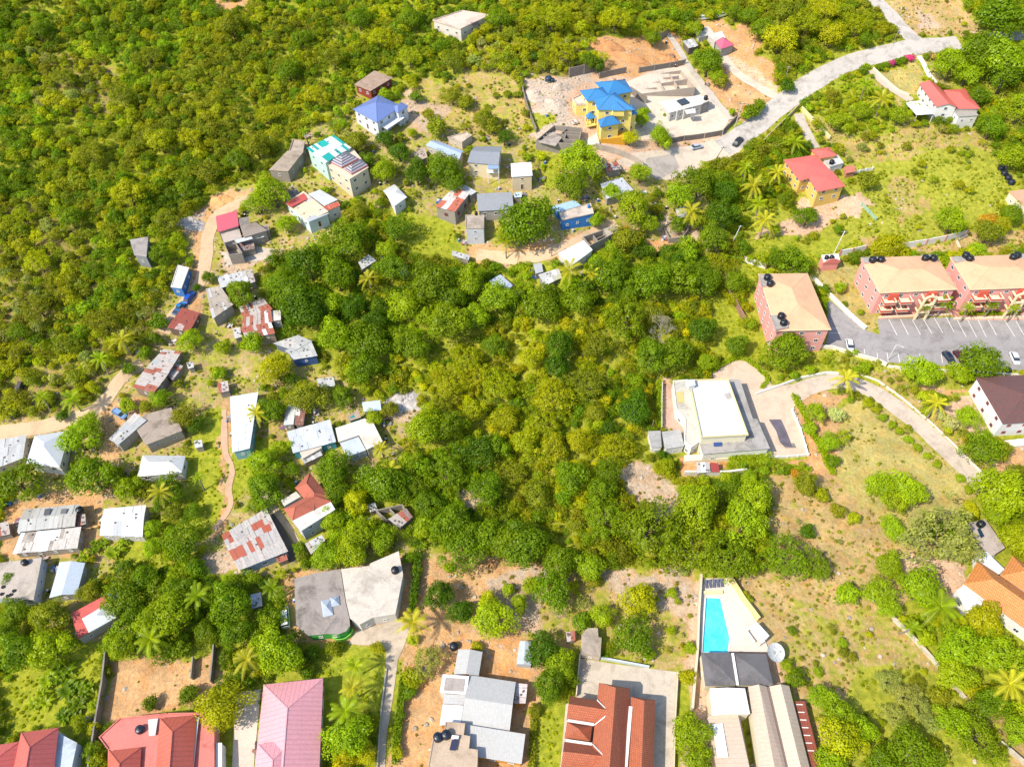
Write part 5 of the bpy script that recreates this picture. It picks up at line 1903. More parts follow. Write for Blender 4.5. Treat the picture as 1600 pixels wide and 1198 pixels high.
    b.vol([(1066, 66), (1083, 62), (1091, 72), (1076, 76)], 2.4, paint('6f6257', .5), 'shed', PALES, rise=.3, tin=(2, 2, (2, 1, 1, 2)), win=0)
    # red roofed white house
    b = Bld('house', 'white house with two joined coral-red roofs above the mown lawn', 'house', 'the coral-red roofed white house', [(1436, 131), (1464, 133), (1497, 168), (1463, 166)], 4.6)
    RR = seam('de6e62', .5, .9, 0, .45, .1)
    b.vol([(1436, 131), (1462, 131), (1497, 168), (1463, 167)], 4.8, W, 'gable', RR, rise=1.3, axis=1, storeys=2, ov=.4)
    b.vol([(1474, 141), (1508, 139), (1532, 170), (1494, 170)], 4.0, paint('d8cfc2'), 'hip', RR, rise=1.2, axis=1, ov=.4)
    b.vol([(1489, 172), (1520, 170), (1529, 181), (1498, 183)], 3.0, W, 'flat', conc('a8a094', .5), ov=.2, win=.9)
    b.sheet([(1414, 160), (1439, 157), (1461, 178), (1432, 180)], 3.0, seam('eceae4', .5, .93), 'carport_roof', .08)
    b.posts([(1416, 161), (1433, 179), (1459, 177)], 2.95, W, .18, -1.5)
    # red roofed yellow house
    b = Bld('house', 'yellow house with a large flat-hipped red roof beside palms', 'house', 'the red-roofed yellow house', [(1224, 250), (1274, 242), (1320, 291), (1268, 300)], 5.2)
    YY = paint('ecc467', .15)
    b.vol([(1224, 250), (1274, 242), (1299, 268), (1250, 283)], 5.2, YY, 'hip', RR, rise=.9, axis=0, storeys=2, ov=.5, end=.8)
    b.vol([(1259, 272), (1300, 267), (1321, 291), (1277, 300)], 5.1, YY, 'hip', RR, rise=.9, axis=0, storeys=2, ov=.5, end=.8)
    b.vol([(1266, 234), (1295, 230), (1308, 243), (1282, 248)], 4.6, YY, 'hip', RR, rise=.9, axis=0, ov=.4, win=0)
    b.vol([(1284, 248), (1309, 244), (1318, 256), (1297, 262)], 3.1, W, 'flat', conc('cfccc6', .4), ov=.1, parapet=.3, win=.8)
    b.vol([(1318, 262), (1334, 259), (1338, 268), (1322, 271)], 2.5, paint('c98a6a'), 'shed', seam('c77b64', .5, .9), rise=.3, win=0)
    tank(1300, 253, 0, 'dark tank on the low wing of the red-roofed yellow house', .8, 1.5, z=b.zb + 3.2)
    # --- apartments
    apt('pink three-storey block with a cream roof, turned side-on beside the driveway', 'the side-on pink block', [(1185, 428), (1262, 427), (1299, 515), (1213, 517)], 9.2, False,
        [[(1186, 430), (1204, 429), (1209, 446), (1190, 448)], [(1204, 494), (1227, 492), (1232, 512), (1212, 516)]], 0, [(1199.5, 432.5), (1204, 442), (1221, 493), (1225, 503)], (None,))
    apt('pink three-storey block with cream roof, red balconies and arch, middle of the parking row', 'the middle pink block', [(1345, 403), (1463, 399), (1496, 452), (1375, 458)], 9.2, True,
        [[(1346, 403), (1380, 402), (1384, 410), (1351, 411)], [(1439, 399), (1463, 399), (1467, 408), (1445, 409)]], 1, [(1364, 405), (1377, 405), (1446.5, 402.5), (1459, 402.5)], (.62,))
    apt('pink three-storey block with cream roof, cut off by the edge at the parking end', 'the end pink block', [(1484, 402), (1604, 397), (1640, 448), (1516, 453)], 9.2, True,
        [[(1487, 402), (1518, 400), (1522, 408), (1492, 410)], [(1576, 398), (1604, 397), (1608, 405), (1582, 407)]], 2, [(1510, 398), (1516, 403), (1584, 401), (1590, 398)], (.62,))
    b = Bld('pump_house', 'small pink building with a curved gable near the driveway wall', 'building', 'the small pink curved-gable building', [(1283, 399), (1307, 397), (1311, 408), (1286, 410)], 3.4)
    P1 = paint('eb9c92', .15)
    b.vol([(1283, 400), (1309, 398), (1312, 408), (1287, 411)], 3.4, P1, 'flat', paint('efe9e0', .3), ov=.05, win=0, parapet=.35)
    g = MB()
    A, B_ = b.L(1286, 411, 3.4), b.L(1312, 408.5, 3.4)
    n = 12
    pts = []
    for i in range(n + 1):
        t = i / n
        p = A.lerp(B_, t)
        pts.append((p.x, p.y, 3.4 + 1.3 * math.sin(math.pi * t)))
    for i in range(n):
        g.bar((pts[i][0], pts[i][1], (pts[i][2] + 2.9) / 2), (pts[i + 1][0], pts[i + 1][1], (pts[i + 1][2] + 2.9) / 2), .25, pts[i][2] - 2.9 + .1)
    g.build('curved_gable', paint('dd7f75', .15), b.root)
    tank(1292, 402, 0, 'black tank on the small pink curved-gable building, outer one', .65, 1.1, z=b.zb + 3.5)
    tank(1300, 401.5, 0, 'black tank on the small pink curved-gable building, inner one', .65, 1.1, z=b.zb + 3.5)
    # --- villa
    b = Bld('villa', 'large white flat-roofed villa ringed by lower grey roofs, beside the pale terrace', 'villa', 'the large white villa', [(1076, 595), (1137, 593), (1169, 681), (1095, 685)], 7.2)
    b.vol([(1076, 595), (1137, 593), (1169, 681), (1095, 685)], 7.2, paint('efe4c4', .15), 'flat', seam('d0cfca', 2.4, .96, 0, .6, .12), ov=.3, parapet=.45, win=0, pm=paint('dccb93', .2))
    G1 = conc('aaa49d', .75)
    b.vol([(1138, 593), (1156, 593), (1176, 654), (1183, 655), (1203, 701), (1098, 710), (1092, 689), (1170, 684)], 4.3, paint('f0ecd8', .15), 'flat', G1, ov=.3, win=1.1, every=5)
    b.vol([(1051, 596), (1074, 594), (1096, 689), (1080, 700), (1069, 690), (1070, 655), (1056, 640)], 4.0, paint('f2efe4', .1), 'flat', conc('c4bfb4', .6), ov=.1, win=1.0, every=4, parapet=.3, pm=paint('efe9dc', .2))
    b.sheet([(1056, 612), (1067, 612), (1069, 628), (1060, 630)], 4.25, conc('c9b877', .3), 'moss_patch', .04)
    b.sheet([(1115, 686), (1127, 685), (1128, 697), (1115, 698)], 4.55, plain('2d4f8e', .15), 'solar_panel', .1, .25)
    b.sheet([(1131, 616), (1141, 613), (1144, 622), (1137, 624)], 7.38, conc('b5ada2', .6), 'stain_patch', .02)
    b.vol([(1072, 594), (1085, 593), (1087, 602), (1076, 605)], 8.6, W, 'flat', seam('c9cbd0', .5, .9), ov=.1, win=0, z0=7)
    b.vol([(1012, 674), (1032, 673), (1034, 699), (1018, 699)], 3.1, W, 'flat', conc('a9a6a2', .7), ov=.15, win=.8)
    b.vol([(1034, 675), (1063, 671), (1069, 697), (1040, 702)], 3.2, W, 'flat', conc('b4b1ac', .7), ov=.15, win=.8)
    b.slab([(1069, 711), (1197, 703), (1199, 712), (1070, 720)], 1.4, paint('efe2bf', .2), 'veranda', .25, -3)
    b = Bld('shed', 'low white-topped shed below the large white villa', 'shed', None, [(1088, 723), (1108, 723), (1110, 737), (1089, 739)], 2.2)
    b.vol([(1088, 723), (1108, 723), (1110, 737), (1089, 739)], 2.2, paint('b8a48c', .4), 'shed', PALES, rise=.2, tin=(3, 2, (2, 1, 1, 2)), win=0)
    b = Bld('shed', 'low shed with a brick-red sheet roof below the large white villa', 'shed', None, [(1109, 723), (1122, 724), (1123, 737), (1111, 737)], 2.1)
    b.vol([(1109.5, 723), (1122, 724), (1124, 737), (1111.5, 737)], 2.1, paint('b8a48c', .4), 'shed', seam('a3433c', .5, .85), rise=.2, win=0)
    # dark brown roof white house
    b = Bld('house', 'two-storey white house with a dark brown hipped roof by the dirt drive', 'house', 'the dark brown roofed house', [(1524, 589), (1626, 585), (1672, 656), (1567, 662)], 5.9)
    b.vol([(1524, 589), (1626, 585), (1672, 656), (1567, 662)], 5.9, paint('f0eeea', .12), 'hip', rust('6a4a44', '8c4440', .35), rise=1.8, axis=0, storeys=2, ov=.4, win=1.0, fm=paint('b0564e', .1), every=4.0, end=.6)
    b.slab([(1552, 690), (1640, 680), (1650, 690), (1556, 700)], .8, paint('e9ddcc', .2), 'veranda', .2, -2)
    # orange tile house
    b = Bld('house', 'large house with glowing orange tile roofs and white walls', 'house', 'the orange-tiled house', [(1506, 912), (1528, 876), (1660, 965), (1638, 1008)], 4.6)
    OT = tile('e8954c', .6)
    b.vol([(1506, 912), (1528, 876), (1662, 968), (1640, 1010)], 4.6, W, 'hip', OT, rise=2.6, axis=1, ov=.5)
    b.vol([(1563, 899), (1582, 868), (1700, 945), (1680, 976)], 4.4, W, 'hip', OT, rise=2.3, axis=1, ov=.5)
    b.vol([(1540, 928), (1570, 948), (1560, 968), (1532, 950)], 3.6, W, 'hip', OT, rise=1.2, axis=1, ov=.4, win=.9)
    b.vol([(1528, 862), (1541, 862), (1569, 889), (1561, 897), (1530, 878)], 3.6, W, 'flat', conc('efebe4', .15), ov=.1, win=.8)
    b.vol([(1494, 922), (1507, 914), (1536, 944), (1512, 958)], 3.0, W, 'flat', conc('eceae6', .1), ov=.1, win=.9)
    b = Bld('outbuilding', 'flat grey concrete outbuilding behind the orange-tiled house', 'building', 'the flat grey outbuilding', [(1512, 817), (1540, 812), (1569, 857), (1545, 871)], 3.2)
    b.vol([(1512, 818), (1539, 811), (1570, 856), (1545, 872)], 3.2, conc('a0948a', .5), 'flat', conc('b3a497', .7), ov=.1, win=.8, parapet=.1)
    b.sheet([(1527, 826), (1531, 824), (1538, 837), (1533, 840)], 4.0, plain('1c3346', .15), 'solar_panel', .1)
    tank(1533, 818, 0, 'dark tank on the flat grey outbuilding', .85, 1.5, z=b.zb + 3.3)
    # --- pool side
    b = Bld('pool_house', 'dark grey roof in two low pyramids at the end of the swimming pool', 'building', 'the dark grey pool roof', [(1095, 1019), (1197, 1021), (1208, 1070), (1102, 1071)], 4.0)
    DG = conc('6c6868', .6)
    b.vol([(1095, 1019), (1144, 1020), (1152, 1070), (1102, 1071)], 4.0, CREAM, 'pyr', DG, rise=1.1, ov=.2, win=.8)
    b.vol([(1145, 1020), (1197, 1021), (1208, 1070), (1153, 1070)], 4.0, CREAM, 'pyr', DG, rise=1.1, ov=.2, win=.8)
    b.line([(1144.6, 1020, 4.4), (1152.6, 1070, 4.4)], 4.4, W, .5, .3, 'ridge_gutter')
    bl = seam('c9b39d', .8, .9, 0, .5, .12)
    b = Bld('warehouse', 'three long pale beige sheet roofs side by side below the dark grey roof', 'building', 'the long beige roofs', [(1107, 1076), (1233, 1072), (1285, 1290), (1128, 1290)], 4.2)
    b.vol([(1106, 1118), (1152, 1116), (1190, 1290), (1134, 1290)], 3.6, paint('ecdcb4', .2), 'shed', bl, rise=.5, ov=.1, axis=1)
    b.vol([(1158, 1116), (1169, 1072), (1198, 1072), (1252, 1290), (1200, 1290)][1:2] + [(1198, 1072), (1250, 1290), (1199, 1290)], 4.0, CREAM, 'gable', seam('c7ae98', .8, .9, 0, .5, .12), rise=1.3, axis=1, ov=.1, win=0)
    b.vol([(1202, 1072), (1233, 1071), (1288, 1290), (1252.5, 1290)], 4.0, CREAM, 'gable', bl, rise=1.2, axis=1, ov=.1, win=0)
    b.vol([(1109, 1075), (1164, 1075), (1172, 1115), (1113, 1117)], 5.0, CREAM, 'gable', seam('eef0f2', .5, .95, 0, .5, .05), rise=.5, axis=1, ov=.1, win=0)
    b.sheet([(1113, 1131), (1129, 1129), (1138, 1182), (1121, 1183)], 4.1, seam('f0efec', .5, .95), 'white_sheets', .04, 0)
    b.line([(1153, 1118, 3.9), (1169, 1200, 3.9), (1188, 1290, 3.9)], 3.9, paint('6a5d55'), .7, .3, 'valley_gutter')
    b.line([(1200, 1073, 3.9), (1252, 1290, 3.9)], 3.9, paint('7a6a60'), .4, .3, 'valley_gutter')
    b.vol([(1241, 1095), (1257, 1095), (1307, 1290), (1290, 1290)], 2.8, CREAM, 'flat', tile('a8563f', .5), ov=.1, win=0)
    for k in range(7):
        y = 1100 + k * 12
        x = 1242 + (y - 1095) * .245
        b.line([(x + 1, y, 3.0), (x + 11, y + .3, 3.0)], 3, W, .18, .1, 'roof_vent')
    # --- red tile house
    b = Bld('house', 'big house of many terracotta tile gables with white valley gutters', 'house', 'the terracotta tile house', [(936, 1066), (984, 1075), (974, 1270), (916, 1270)], 4.4)
    TT = tile('c8704c', .5)
    Wl = paint('e0cdb8', .2)
    b.vol([(936, 1066), (985, 1075), (975, 1275), (914, 1275)], 4.4, Wl, 'hip', TT, rise=4.0, axis=1, ov=.5, end=.25)
    b.vol([(986, 1088), (1024, 1093), (1019, 1275), (975.5, 1275)], 4.2, Wl, 'hip', TT, rise=2.6, axis=1, ov=.5, end=.25)
    b.vol([(890, 1087), (952, 1097), (946, 1133), (885, 1124)], 4.2, Wl, 'gable', TT, rise=2.6, axis=0, ov=.4)
    b.vol([(886, 1127), (926, 1133), (922, 1159), (882, 1153)], 3.8, Wl, 'pyr', TT, rise=2.0, ov=.2, win=0)
    b.vol([(882, 1158), (945, 1168), (940, 1205), (876, 1200)], 4.2, Wl, 'gable', TT, rise=2.6, axis=0, ov=.4)
    b.vol([(880, 1212), (940, 1220), (936, 1275), (870, 1270)], 4.2, Wl, 'gable', TT, rise=2.6, axis=0, ov=.4, win=0)
    b.line([(985.5, 1103, 4.7), (977.5, 1198, 4.7), (974.5, 1260, 4.7)], 4.6, W, .7, .2, 'valley_gutter')
    b.line([(933, 1093, 5.0), (952.5, 1113, 7.1), (929, 1132, 5.0)], 5, W, .18, .12, 'valley_gutter')
    b.line([(887, 1125, 4.5), (928, 1131.5, 4.5)], 4.5, W, .5, .2, 'valley_gutter')
    b.line([(884, 1156, 4.5), (925, 1162, 4.5)], 4.5, W, .5, .2, 'valley_gutter')
    b.line([(926, 1162, 5.0), (945, 1182, 7.0)], 5, W, .18, .12, 'valley_gutter')
    # --- grey metal house
    b = Bld('house', 'sprawling house under pale grey sheet roofs in a bare brown yard', 'house', 'the pale grey sheet-roofed house', [(733, 1054), (806, 1065), (796, 1144), (721, 1131)], 3.4)
    MG = seam('b7b5b0', .5, .92, 0, .45, .12)
    OC = paint('d89a3e', .2)
    b.vol([(716, 1014), (754, 1018), (748, 1055), (709, 1053)], 3.3, OC, 'gable', MG, rise=.7, axis=1, ov=.3)
    b.vol([(733, 1054), (806, 1065), (796, 1144), (720, 1132)], 3.4, OC, 'gable', MG, rise=1.1, axis=0, ov=.3)
    b.vol([(728, 1133), (821, 1148), (815, 1193), (722, 1178)], 3.3, OC, 'shed', MG, rise=.8, axis=0, ov=.3)
    b.vol([(692, 1053), (733, 1056), (729, 1085), (687, 1081)], 3.9, W, 'flat', conc('e9e6e0', .15), ov=.05, win=0)
    b.sheet([(696, 1058), (727, 1060), (724, 1080), (693, 1078)], 4.12, conc('aba097', .5), 'roof_panel', .05)
    b.vol([(694, 1084), (727, 1086), (724, 1101), (692, 1099)], 3.4, OC, 'flat', seam('c2bfba', .5, .92), ov=.05, win=0)
    b.vol([(692, 1100), (724, 1102), (720, 1129), (687, 1133)], 3.3, OC, 'flat', seam('f1f1ef', .5, .96), ov=.2, win=0)
    b.vol([(678, 1144), (694, 1144), (696, 1127), (727, 1130), (725, 1148), (735, 1150), (733, 1169), (747, 1171), (742, 1290), (652, 1290)], 5.2, paint('d8b98a', .2), 'flat', conc('bfa890', .55), ov=.1, win=0, parapet=.15)
    b.sheet([(706, 1155), (716, 1153), (712, 1172), (702, 1171)], 5.9, plain('3b3a52', .2), 'solar_panel', .1)
    b.vol([(706, 1148), (717, 1149), (716, 1154), (705, 1153)], 5.9, W, 'flat', W, ov=.02, win=0, z0=5.3)
    for i, (x, y) in enumerate([(684, 1151), (697, 1147)]):
        tank(x, y, 0, ['round black tank on the brown flat roof, outer of the pair', 'round black tank on the brown flat roof, inner of the pair'][i], .9, 1.5, '1a2230', z=b.zb + 5.4)
    b = Bld('shed', 'lean-to with streaked rusty white sheets beside the pale grey roofs', 'shed', None, [(807, 1067), (824, 1069), (821, 1099), (803, 1098)], 2.6)
    b.vol([(807.5, 1067), (824, 1069), (821, 1099), (803, 1098)], 2.6, OC, 'shed', [rust('d5cdc8', 'a08078', .45), rust('d5cdc8', 'a08078', .3)], rise=.2, tin=(3, 1, (1, 1)), win=0, axis=1)
    b = Bld('shed', 'lone metal garden shed with a ribbed grey roof on bare orange ground', 'shed', 'the lone metal shed', [(812, 1001), (829, 1001), (829, 1040), (806, 1038)], 2.2)
    b.vol([(812, 1001), (829, 1002), (830, 1039), (807, 1037)], 2.2, paint('b7bcc0', .3), 'gable', seam('b9c0c6', .4, .85), rise=.3, axis=1, ov=.1, win=0)
    b = Bld('outbuilding', 'plain L-shaped concrete store at the corner of the concrete yard', 'building', 'the plain concrete store', [(908, 990), (935, 980), (940, 1020), (907, 1020)], 2.8)
    b.vol([(918, 981), (934, 981), (935, 995), (940, 996), (938, 1026), (907, 1020), (909, 992)], 2.8, paint('c9b9a2', .4), 'flat', conc('b0a08e', .7), ov=.1, win=.7)
    # --- pink hip house
    b = Bld('house', 'long house with pink hipped sheet roofs and a tiled side terrace', 'house', 'the pink hip-roofed house', [(412, 1069), (505, 1059), (497, 1275), (388, 1275)], 4.2)
    PK = seam('e3a0a5', .9, .84, 0, .45, .08)
    b.vol([(412, 1069), (505, 1059), (496, 1275), (390, 1275)], 4.2, W, 'hip', PK, rise=3.0, axis=1, ov=.6, fm=PK)
    b.vol([(403, 1162), (461, 1154), (456, 1275), (390, 1275)], 6.0, W, 'hip', PK, rise=1.7, axis=1, ov=.1, win=0, z0=4, fm=PK)
    # --- red roofs bottom left
    b = Bld('house', 'house with red hipped roofs and a stained pink flat roof with a tank', 'house', 'the stained pink flat roof', [(155, 1152), (322, 1112), (330, 1275), (165, 1275)], 3.4)
    RD = seam('c86450', .9, .82, 0, .4, .12)
    b.vol([(155, 1152), (188, 1122), (262, 1114), (330, 1113), (336, 1120), (336, 1275), (168, 1275), (170, 1172)], 3.4, paint('d89a90', .3), 'flat', conc('d97c70', .6), ov=.1, win=.9, parapet=.25)
    b.vol([(250, 1122), (307, 1117), (296, 1275), (238, 1275)], 4.4, paint('d8b0a4', .3), 'hip', RD, rise=2.6, axis=1, ov=.4, win=0, fm=RD)
    b.vol([(171, 1173), (221, 1167), (214, 1275), (160, 1275)], 4.2, paint('d8b0a4', .3), 'hip', RD, rise=2.2, axis=1, ov=.4, win=0, fm=RD)
    b.vol([(337, 1160), (347, 1160), (347, 1275), (336, 1275)], 3.0, W, 'flat', W, ov=.1, win=0)
    b.line([(309, 1120, 4.0), (300, 1200, 4.0), (297, 1270, 4.0)], 4, W, .5, .3, 'box_gutter')
    tank(218, 1139, 0, 'dark blue-grey tank on the stained pink flat roof', .85, 1.1, '1c2836', z=b.zb + 3.6)
    b.vol([(232, 1124), (247, 1122), (243, 1148), (233, 1149)], 3.9, W, 'flat', conc('d9d4ce', .3), ov=.05, win=0, z0=3.3)
    b = Bld('house', 'red hipped roofs with a white-walled flat wing at the bottom corner', 'house', 'the red hipped roofs in the corner', [(35, 1143), (92, 1137), (78, 1275), (10, 1275)], 4.4)
    RD2 = seam('cb665c', .9, .82, 0, .4, .12)
    b.vol([(33, 1144), (92, 1136), (76, 1275), (5, 1275)], 4.4, W, 'hip', RD2, rise=2.8, axis=1, ov=.4, fm=RD2)
    b.vol([(-60, 1172), (30, 1158), (22, 1220), (-70, 1240)], 4.2, W, 'hip', RD2, rise=1.9, axis=0, ov=.4, fm=RD2)
    b.vol([(90, 1144), (121, 1160), (114, 1192), (100, 1275), (76, 1275)], 3.4, paint('cfd6de', .4), 'flat', conc('bcc6d0', .6), ov=.1, win=.8)
    # --- grey flat house with green base
    b = Bld('house', 'broad flat grey concrete roof over a green-painted curved base, by the white van', 'house', 'the broad flat concrete roof', [(461, 903), (532, 889), (540, 985), (466, 977)], 3.6)
    GW = paint('49b04a', .2)
    b.vol([(460, 904), (495, 895), (532, 889), (540, 940), (546, 966), (547, 978), (541, 986), (528, 991), (513, 990), (482, 993), (463, 977)], 3.6, GW, 'flat', conc('9b9087', .85), ov=.4, win=.9, every=5)
    b.vol([(533, 889), (577, 884), (579, 880), (623, 861), (630, 898), (618, 959), (582, 965), (562, 976), (547, 966), (541, 940)], 3.75, paint('ddd5c8', .3), 'flat', conc('cbc0b0', .6), ov=.1, win=.9, every=5)
    b.vol([(501, 938), (517, 935), (521, 960), (505, 964)], 3.9, W, 'pyr', seam('a9b2bd', .4, .85, .0, .35), rise=.8, ov=.02, win=0, z0=3.6)
    b.vol([(515, 933), (530, 930), (531, 945), (518, 948)], 3.9, W, 'pyr', seam('a9b2bd', .4, .85, .0, .35), rise=.8, ov=.02, win=0, z0=3.6)
    g = MB()
    cc = b.L(533, 981, 1)
    for k in range(14):
        a0, a1 = -2.6 + k * .17, -2.6 + (k + 1) * .17
        R_ = 2.5
        g.bar((cc.x + R_ * math.cos(a0), cc.y + R_ * math.sin(a0), .3), (cc.x + R_ * math.cos(a1), cc.y + R_ * math.sin(a1), .3), .18, 1.6)
    g.build('curved_parapet', paint('7fd04a', .1), b.root)
    tank(617, 890, 0, 'black tank on the far corner of the broad flat concrete roof', .85, 1.4, z=b.zb + 3.9)
    # --- brown hip house
    b = Bld('house', 'two-storey grey house with brown hipped roofs and a white flat front roof', 'house', 'the brown hip-roofed house', [(443, 795), (500, 762), (517, 783), (456, 813)], 5.2)
    BH = plain('a4553c', .7)
    BH = conc('b0604a', .35)
    b.vol([(443, 795), (500, 764), (517, 783), (457, 813)], 5.4, paint('c9c6bf', .3), 'hip', BH, rise=1.5, axis=0, ov=.4, win=0, fm=BH)
    b.vol([(461, 762), (484, 738), (514, 775), (490, 797)], 5.5, paint('c9c6bf', .3), 'hip', BH, rise=1.6, axis=1, ov=.4, win=0, fm=BH)
    b.vol([(457, 813), (517, 784), (524, 796), (470, 830)], 5.2, paint('b9bdc2', .35), 'flat', conc('dcd6cc', .4), ov=.3, storeys=2, win=1.0, fm=W)
    b.vol([(439, 782), (463, 768), (470, 776), (444, 791)], 4.2, paint('b9bdc2', .35), 'flat', conc('d6cabb', .5), ov=.1, win=0)
    b = Bld('shed', 'small shed with white and rust-edged sheets below the brown hip roofs', 'shed', None, [(477, 850), (503, 836), (507, 842), (485, 867)], 2.4)
    b.vol([(477, 850), (503, 836), (508, 844), (486, 866)], 2.4, paint('9a9488', .4), 'shed', PALES[:2] + RUSTS[:1], rise=.2, tin=(2, 2, (2, 1, 1)), win=0)
    b = Bld('house', 'big square roof of pale zinc sheets with broad red-rust patches', 'house', 'the big rust-patched zinc roof', [(346, 836), (416, 794), (450, 861), (373, 891)], 3.2)
    b.vol([(346, 836), (416, 794), (450, 861), (373, 891)], 3.2, paint('9fb4cf', .3), 'gable', [rust('bcb6b0', 'a09488', .4), rust('c9b9ae', 'b0583e', .8), rust('c4beb6', 'a86850', .4), rust('b4afaa', '968c82', .4)], rise=.7, tin=(12, 4, (4, 1.8, 2.5, 3)), ov=.3, axis=0)
    # ruins
    b = Bld('unfinished_house', 'small concrete frame with rust-streaked sheets lying over it, among trees', 'house', 'the rust-streaked frame', [(590, 798), (631, 790), (644, 806), (606, 822)], 2.6)
    b.walls_only([(588, 797), (628, 788), (634, 797), (604, 812)], 2.4, BLK, .25, [((.5, 0), (.5, 1))])
    b.vol([(607, 812), (635, 795), (645, 807), (625, 824)], 2.3, paint('8c857c', .5), 'shed', RUSTS, rise=.3, tin=(3, 3, (2, 1, 2, 1)), win=0)
    b.sheet([(560, 815), (579, 808), (575, 825), (563, 823)], 2.4, ZW, 'loose_sheet')
    # 45
    b = Bld('house', 'angular flat cream roof with a sunken grey courtyard roof', 'house', 'the angular cream roof', [(524, 669), (585, 663), (598, 690), (574, 703)], 3.4)
    b.vol([(524, 669), (570, 654), (584, 662), (598, 690), (573, 703), (561, 680), (529, 691)], 3.4, paint('d2c8ba', .3), 'flat', conc('ddd2c2', .45), ov=.2, win=.9)
    b.vol([(531, 692), (560, 682), (572, 703), (545, 713)], 2.6, paint('b9c2cc', .3), 'shed', seam('c3ccd6', .45, .88), rise=.25, ov=.05, win=.8)
    b = Bld('house', 'grey sheet-roofed house with teal walls next to the angular cream roof', 'house', 'the teal-walled house', [(449, 675), (516, 657), (524, 690), (457, 700)], 3.0)
    b.vol([(449, 676), (516, 657), (525, 690), (458, 708)], 3.0, paint('4fa7b4', .25), 'shed', [seam('c2c6ca', .45, .88), seam('cdd2d6', .45, .9), seam('e8eaea', .45, .93)], rise=.4, tin=(4, 2, (2, 2, 1)), win=.8)
    b.vol([(462, 694), (498, 686), (503, 700), (473, 717)], 2.6, paint('e0d8c8', .3), 'flat', conc('cdbfae', .5), ov=.1, win=.7)
    b = Bld('hut', 'tiny hut with a brown peaked roof and teal wall behind the angular cream roof', 'hut', None, [(543, 654), (560, 640), (565, 652), (545, 658)], 2.6)
    b.vol([(543, 653), (559, 641), (564, 652), (546, 658)], 2.6, paint('1f8a86', .2), 'shed', conc('a9947f', .6), rise=.5, win=0)
    b = Bld('hut', 'small square hut with a clean pale blue-grey roof behind the angular cream roof', 'hut', None, [(566, 629), (594, 625), (596, 641), (568, 642)], 2.6)
    b.vol([(566, 629), (594, 626), (596, 641), (568, 643)], 2.6, paint('7d8d86', .3), 'shed', seam('c3cfdd', .5, .92), rise=.2, win=.7)
    b = Bld('shack', 'small shack half white and half rust-brown sheets behind the teal-walled house', 'shack', 'the half-rusty shack', [(448, 631), (478, 639), (474, 664), (443, 664)], 2.5)
    b.vol([(449, 631), (463, 633), (459, 664), (443, 664)], 2.5, paint('8c857c', .4), 'shed', ZW, rise=.3, win=.6, axis=1)
    b.vol([(463, 634), (478, 640), (474, 664), (460, 664)], 2.45, paint('8c857c', .4), 'shed', [rust('c9bdb4', '8a5a4a', .6), rust('d8d4d0', '9a6a58', .3)], rise=.3, tin=(1, 4, (1, 1)), win=0, axis=0)
    # lower left cluster
    b = Bld('house', 'pale ribbed sheet roof at the picture edge beside the white hipped roof', 'house', 'the pale ribbed roof', [(-30, 692), (43, 681), (36, 720), (-35, 745)], 3.0)
    b.vol([(-30, 694), (43, 681), (36, 716), (-35, 742)], 3.0, paint('d8c8a8', .3), 'shed', PALES, rise=.4, tin=(4, 2, (3, 2, 0, 3)), win=.9)
    b = Bld('house', 'clean white hipped metal roof beside a big dark tree', 'house', 'the clean white hipped roof', [(54, 680), (110, 672), (92, 730), (41, 724)], 3.4)
    b.vol([(54, 681), (110, 672), (93, 730), (41, 724)], 3.4, paint('e0ddd4', .25), 'hip', seam('cfd3d8', .5, .88, 0, .4, .15), rise=2.0, axis=1, ov=.4)
    b = Bld('house', 'off-white hipped roof with one pale end among garden trees', 'house', 'the off-white hipped roof', [(223, 711), (290, 712), (284, 738), (214, 745)], 3.0)
    b.vol([(223, 711), (290, 712), (284, 738), (214, 745)], 3.0, paint('d6d2c8', .3), 'hip', seam('d2d1cd', .5, .9), rise=1.4, axis=0, ov=.3)
    b = Bld('house', 'narrow speckled grey sheet roof joined to a brown concrete roof', 'house', 'the speckled grey roof', [(168, 686), (211, 646), (230, 658), (180, 695)], 2.9)
    b.vol([(170, 686), (211, 646), (230, 658), (185, 695)], 2.9, paint('a8a298', .4), 'shed', PALES[1:3], rise=.3, tin=(4, 2, (2, 1)), win=.7, axis=1)
    b = Bld('house', 'weathered brown concrete flat roof with five uneven sides', 'house', 'the weathered brown flat roof', [(225, 648), (268, 637), (285, 673), (228, 696)], 3.0)
    b.vol([(225, 648), (268, 637), (285, 673), (228, 696), (214, 673)], 3.0, paint('b5a890', .5), 'flat', conc('a39383', .9), ov=.3, win=.8)
    b = Bld('house', 'long grey speckled sheet roof with two skylight patches and a drum', 'house', 'the long grey speckled roof', [(38, 795), (124, 788), (117, 822), (27, 831)], 2.9)
    b.vol([(38, 796), (124, 788), (117, 822), (27, 831)], 2.9, paint('a59a8a', .4), 'gable', [seam('b4b2ac', .45, .86), seam('bdbbb4', .45, .86), rust('b4b0a8', '94887a', .4)], rise=.5, axis=0, tin=(5, 2, (3, 3, 1)), win=.8)
    b.sheet([(70, 795), (79, 793.5), (77, 804), (68, 805)], 3.6, plain('58585a', .4), 'roof_window', .06)
    b.sheet([(96, 795), (105, 794), (103, 802), (94, 802)], 3.6, plain('6d6c6a', .4), 'roof_window', .06)
    tank(124, 796, 0, 'black drum at the end of the long grey speckled roof', .85, 1.3, z=b.zb + 2.9)
    b = Bld('house', 'low patched roof of white sheets and dark stained concrete', 'house', 'the low patched roof', [(34, 833), (128, 824), (121, 856), (20, 865)], 2.7)
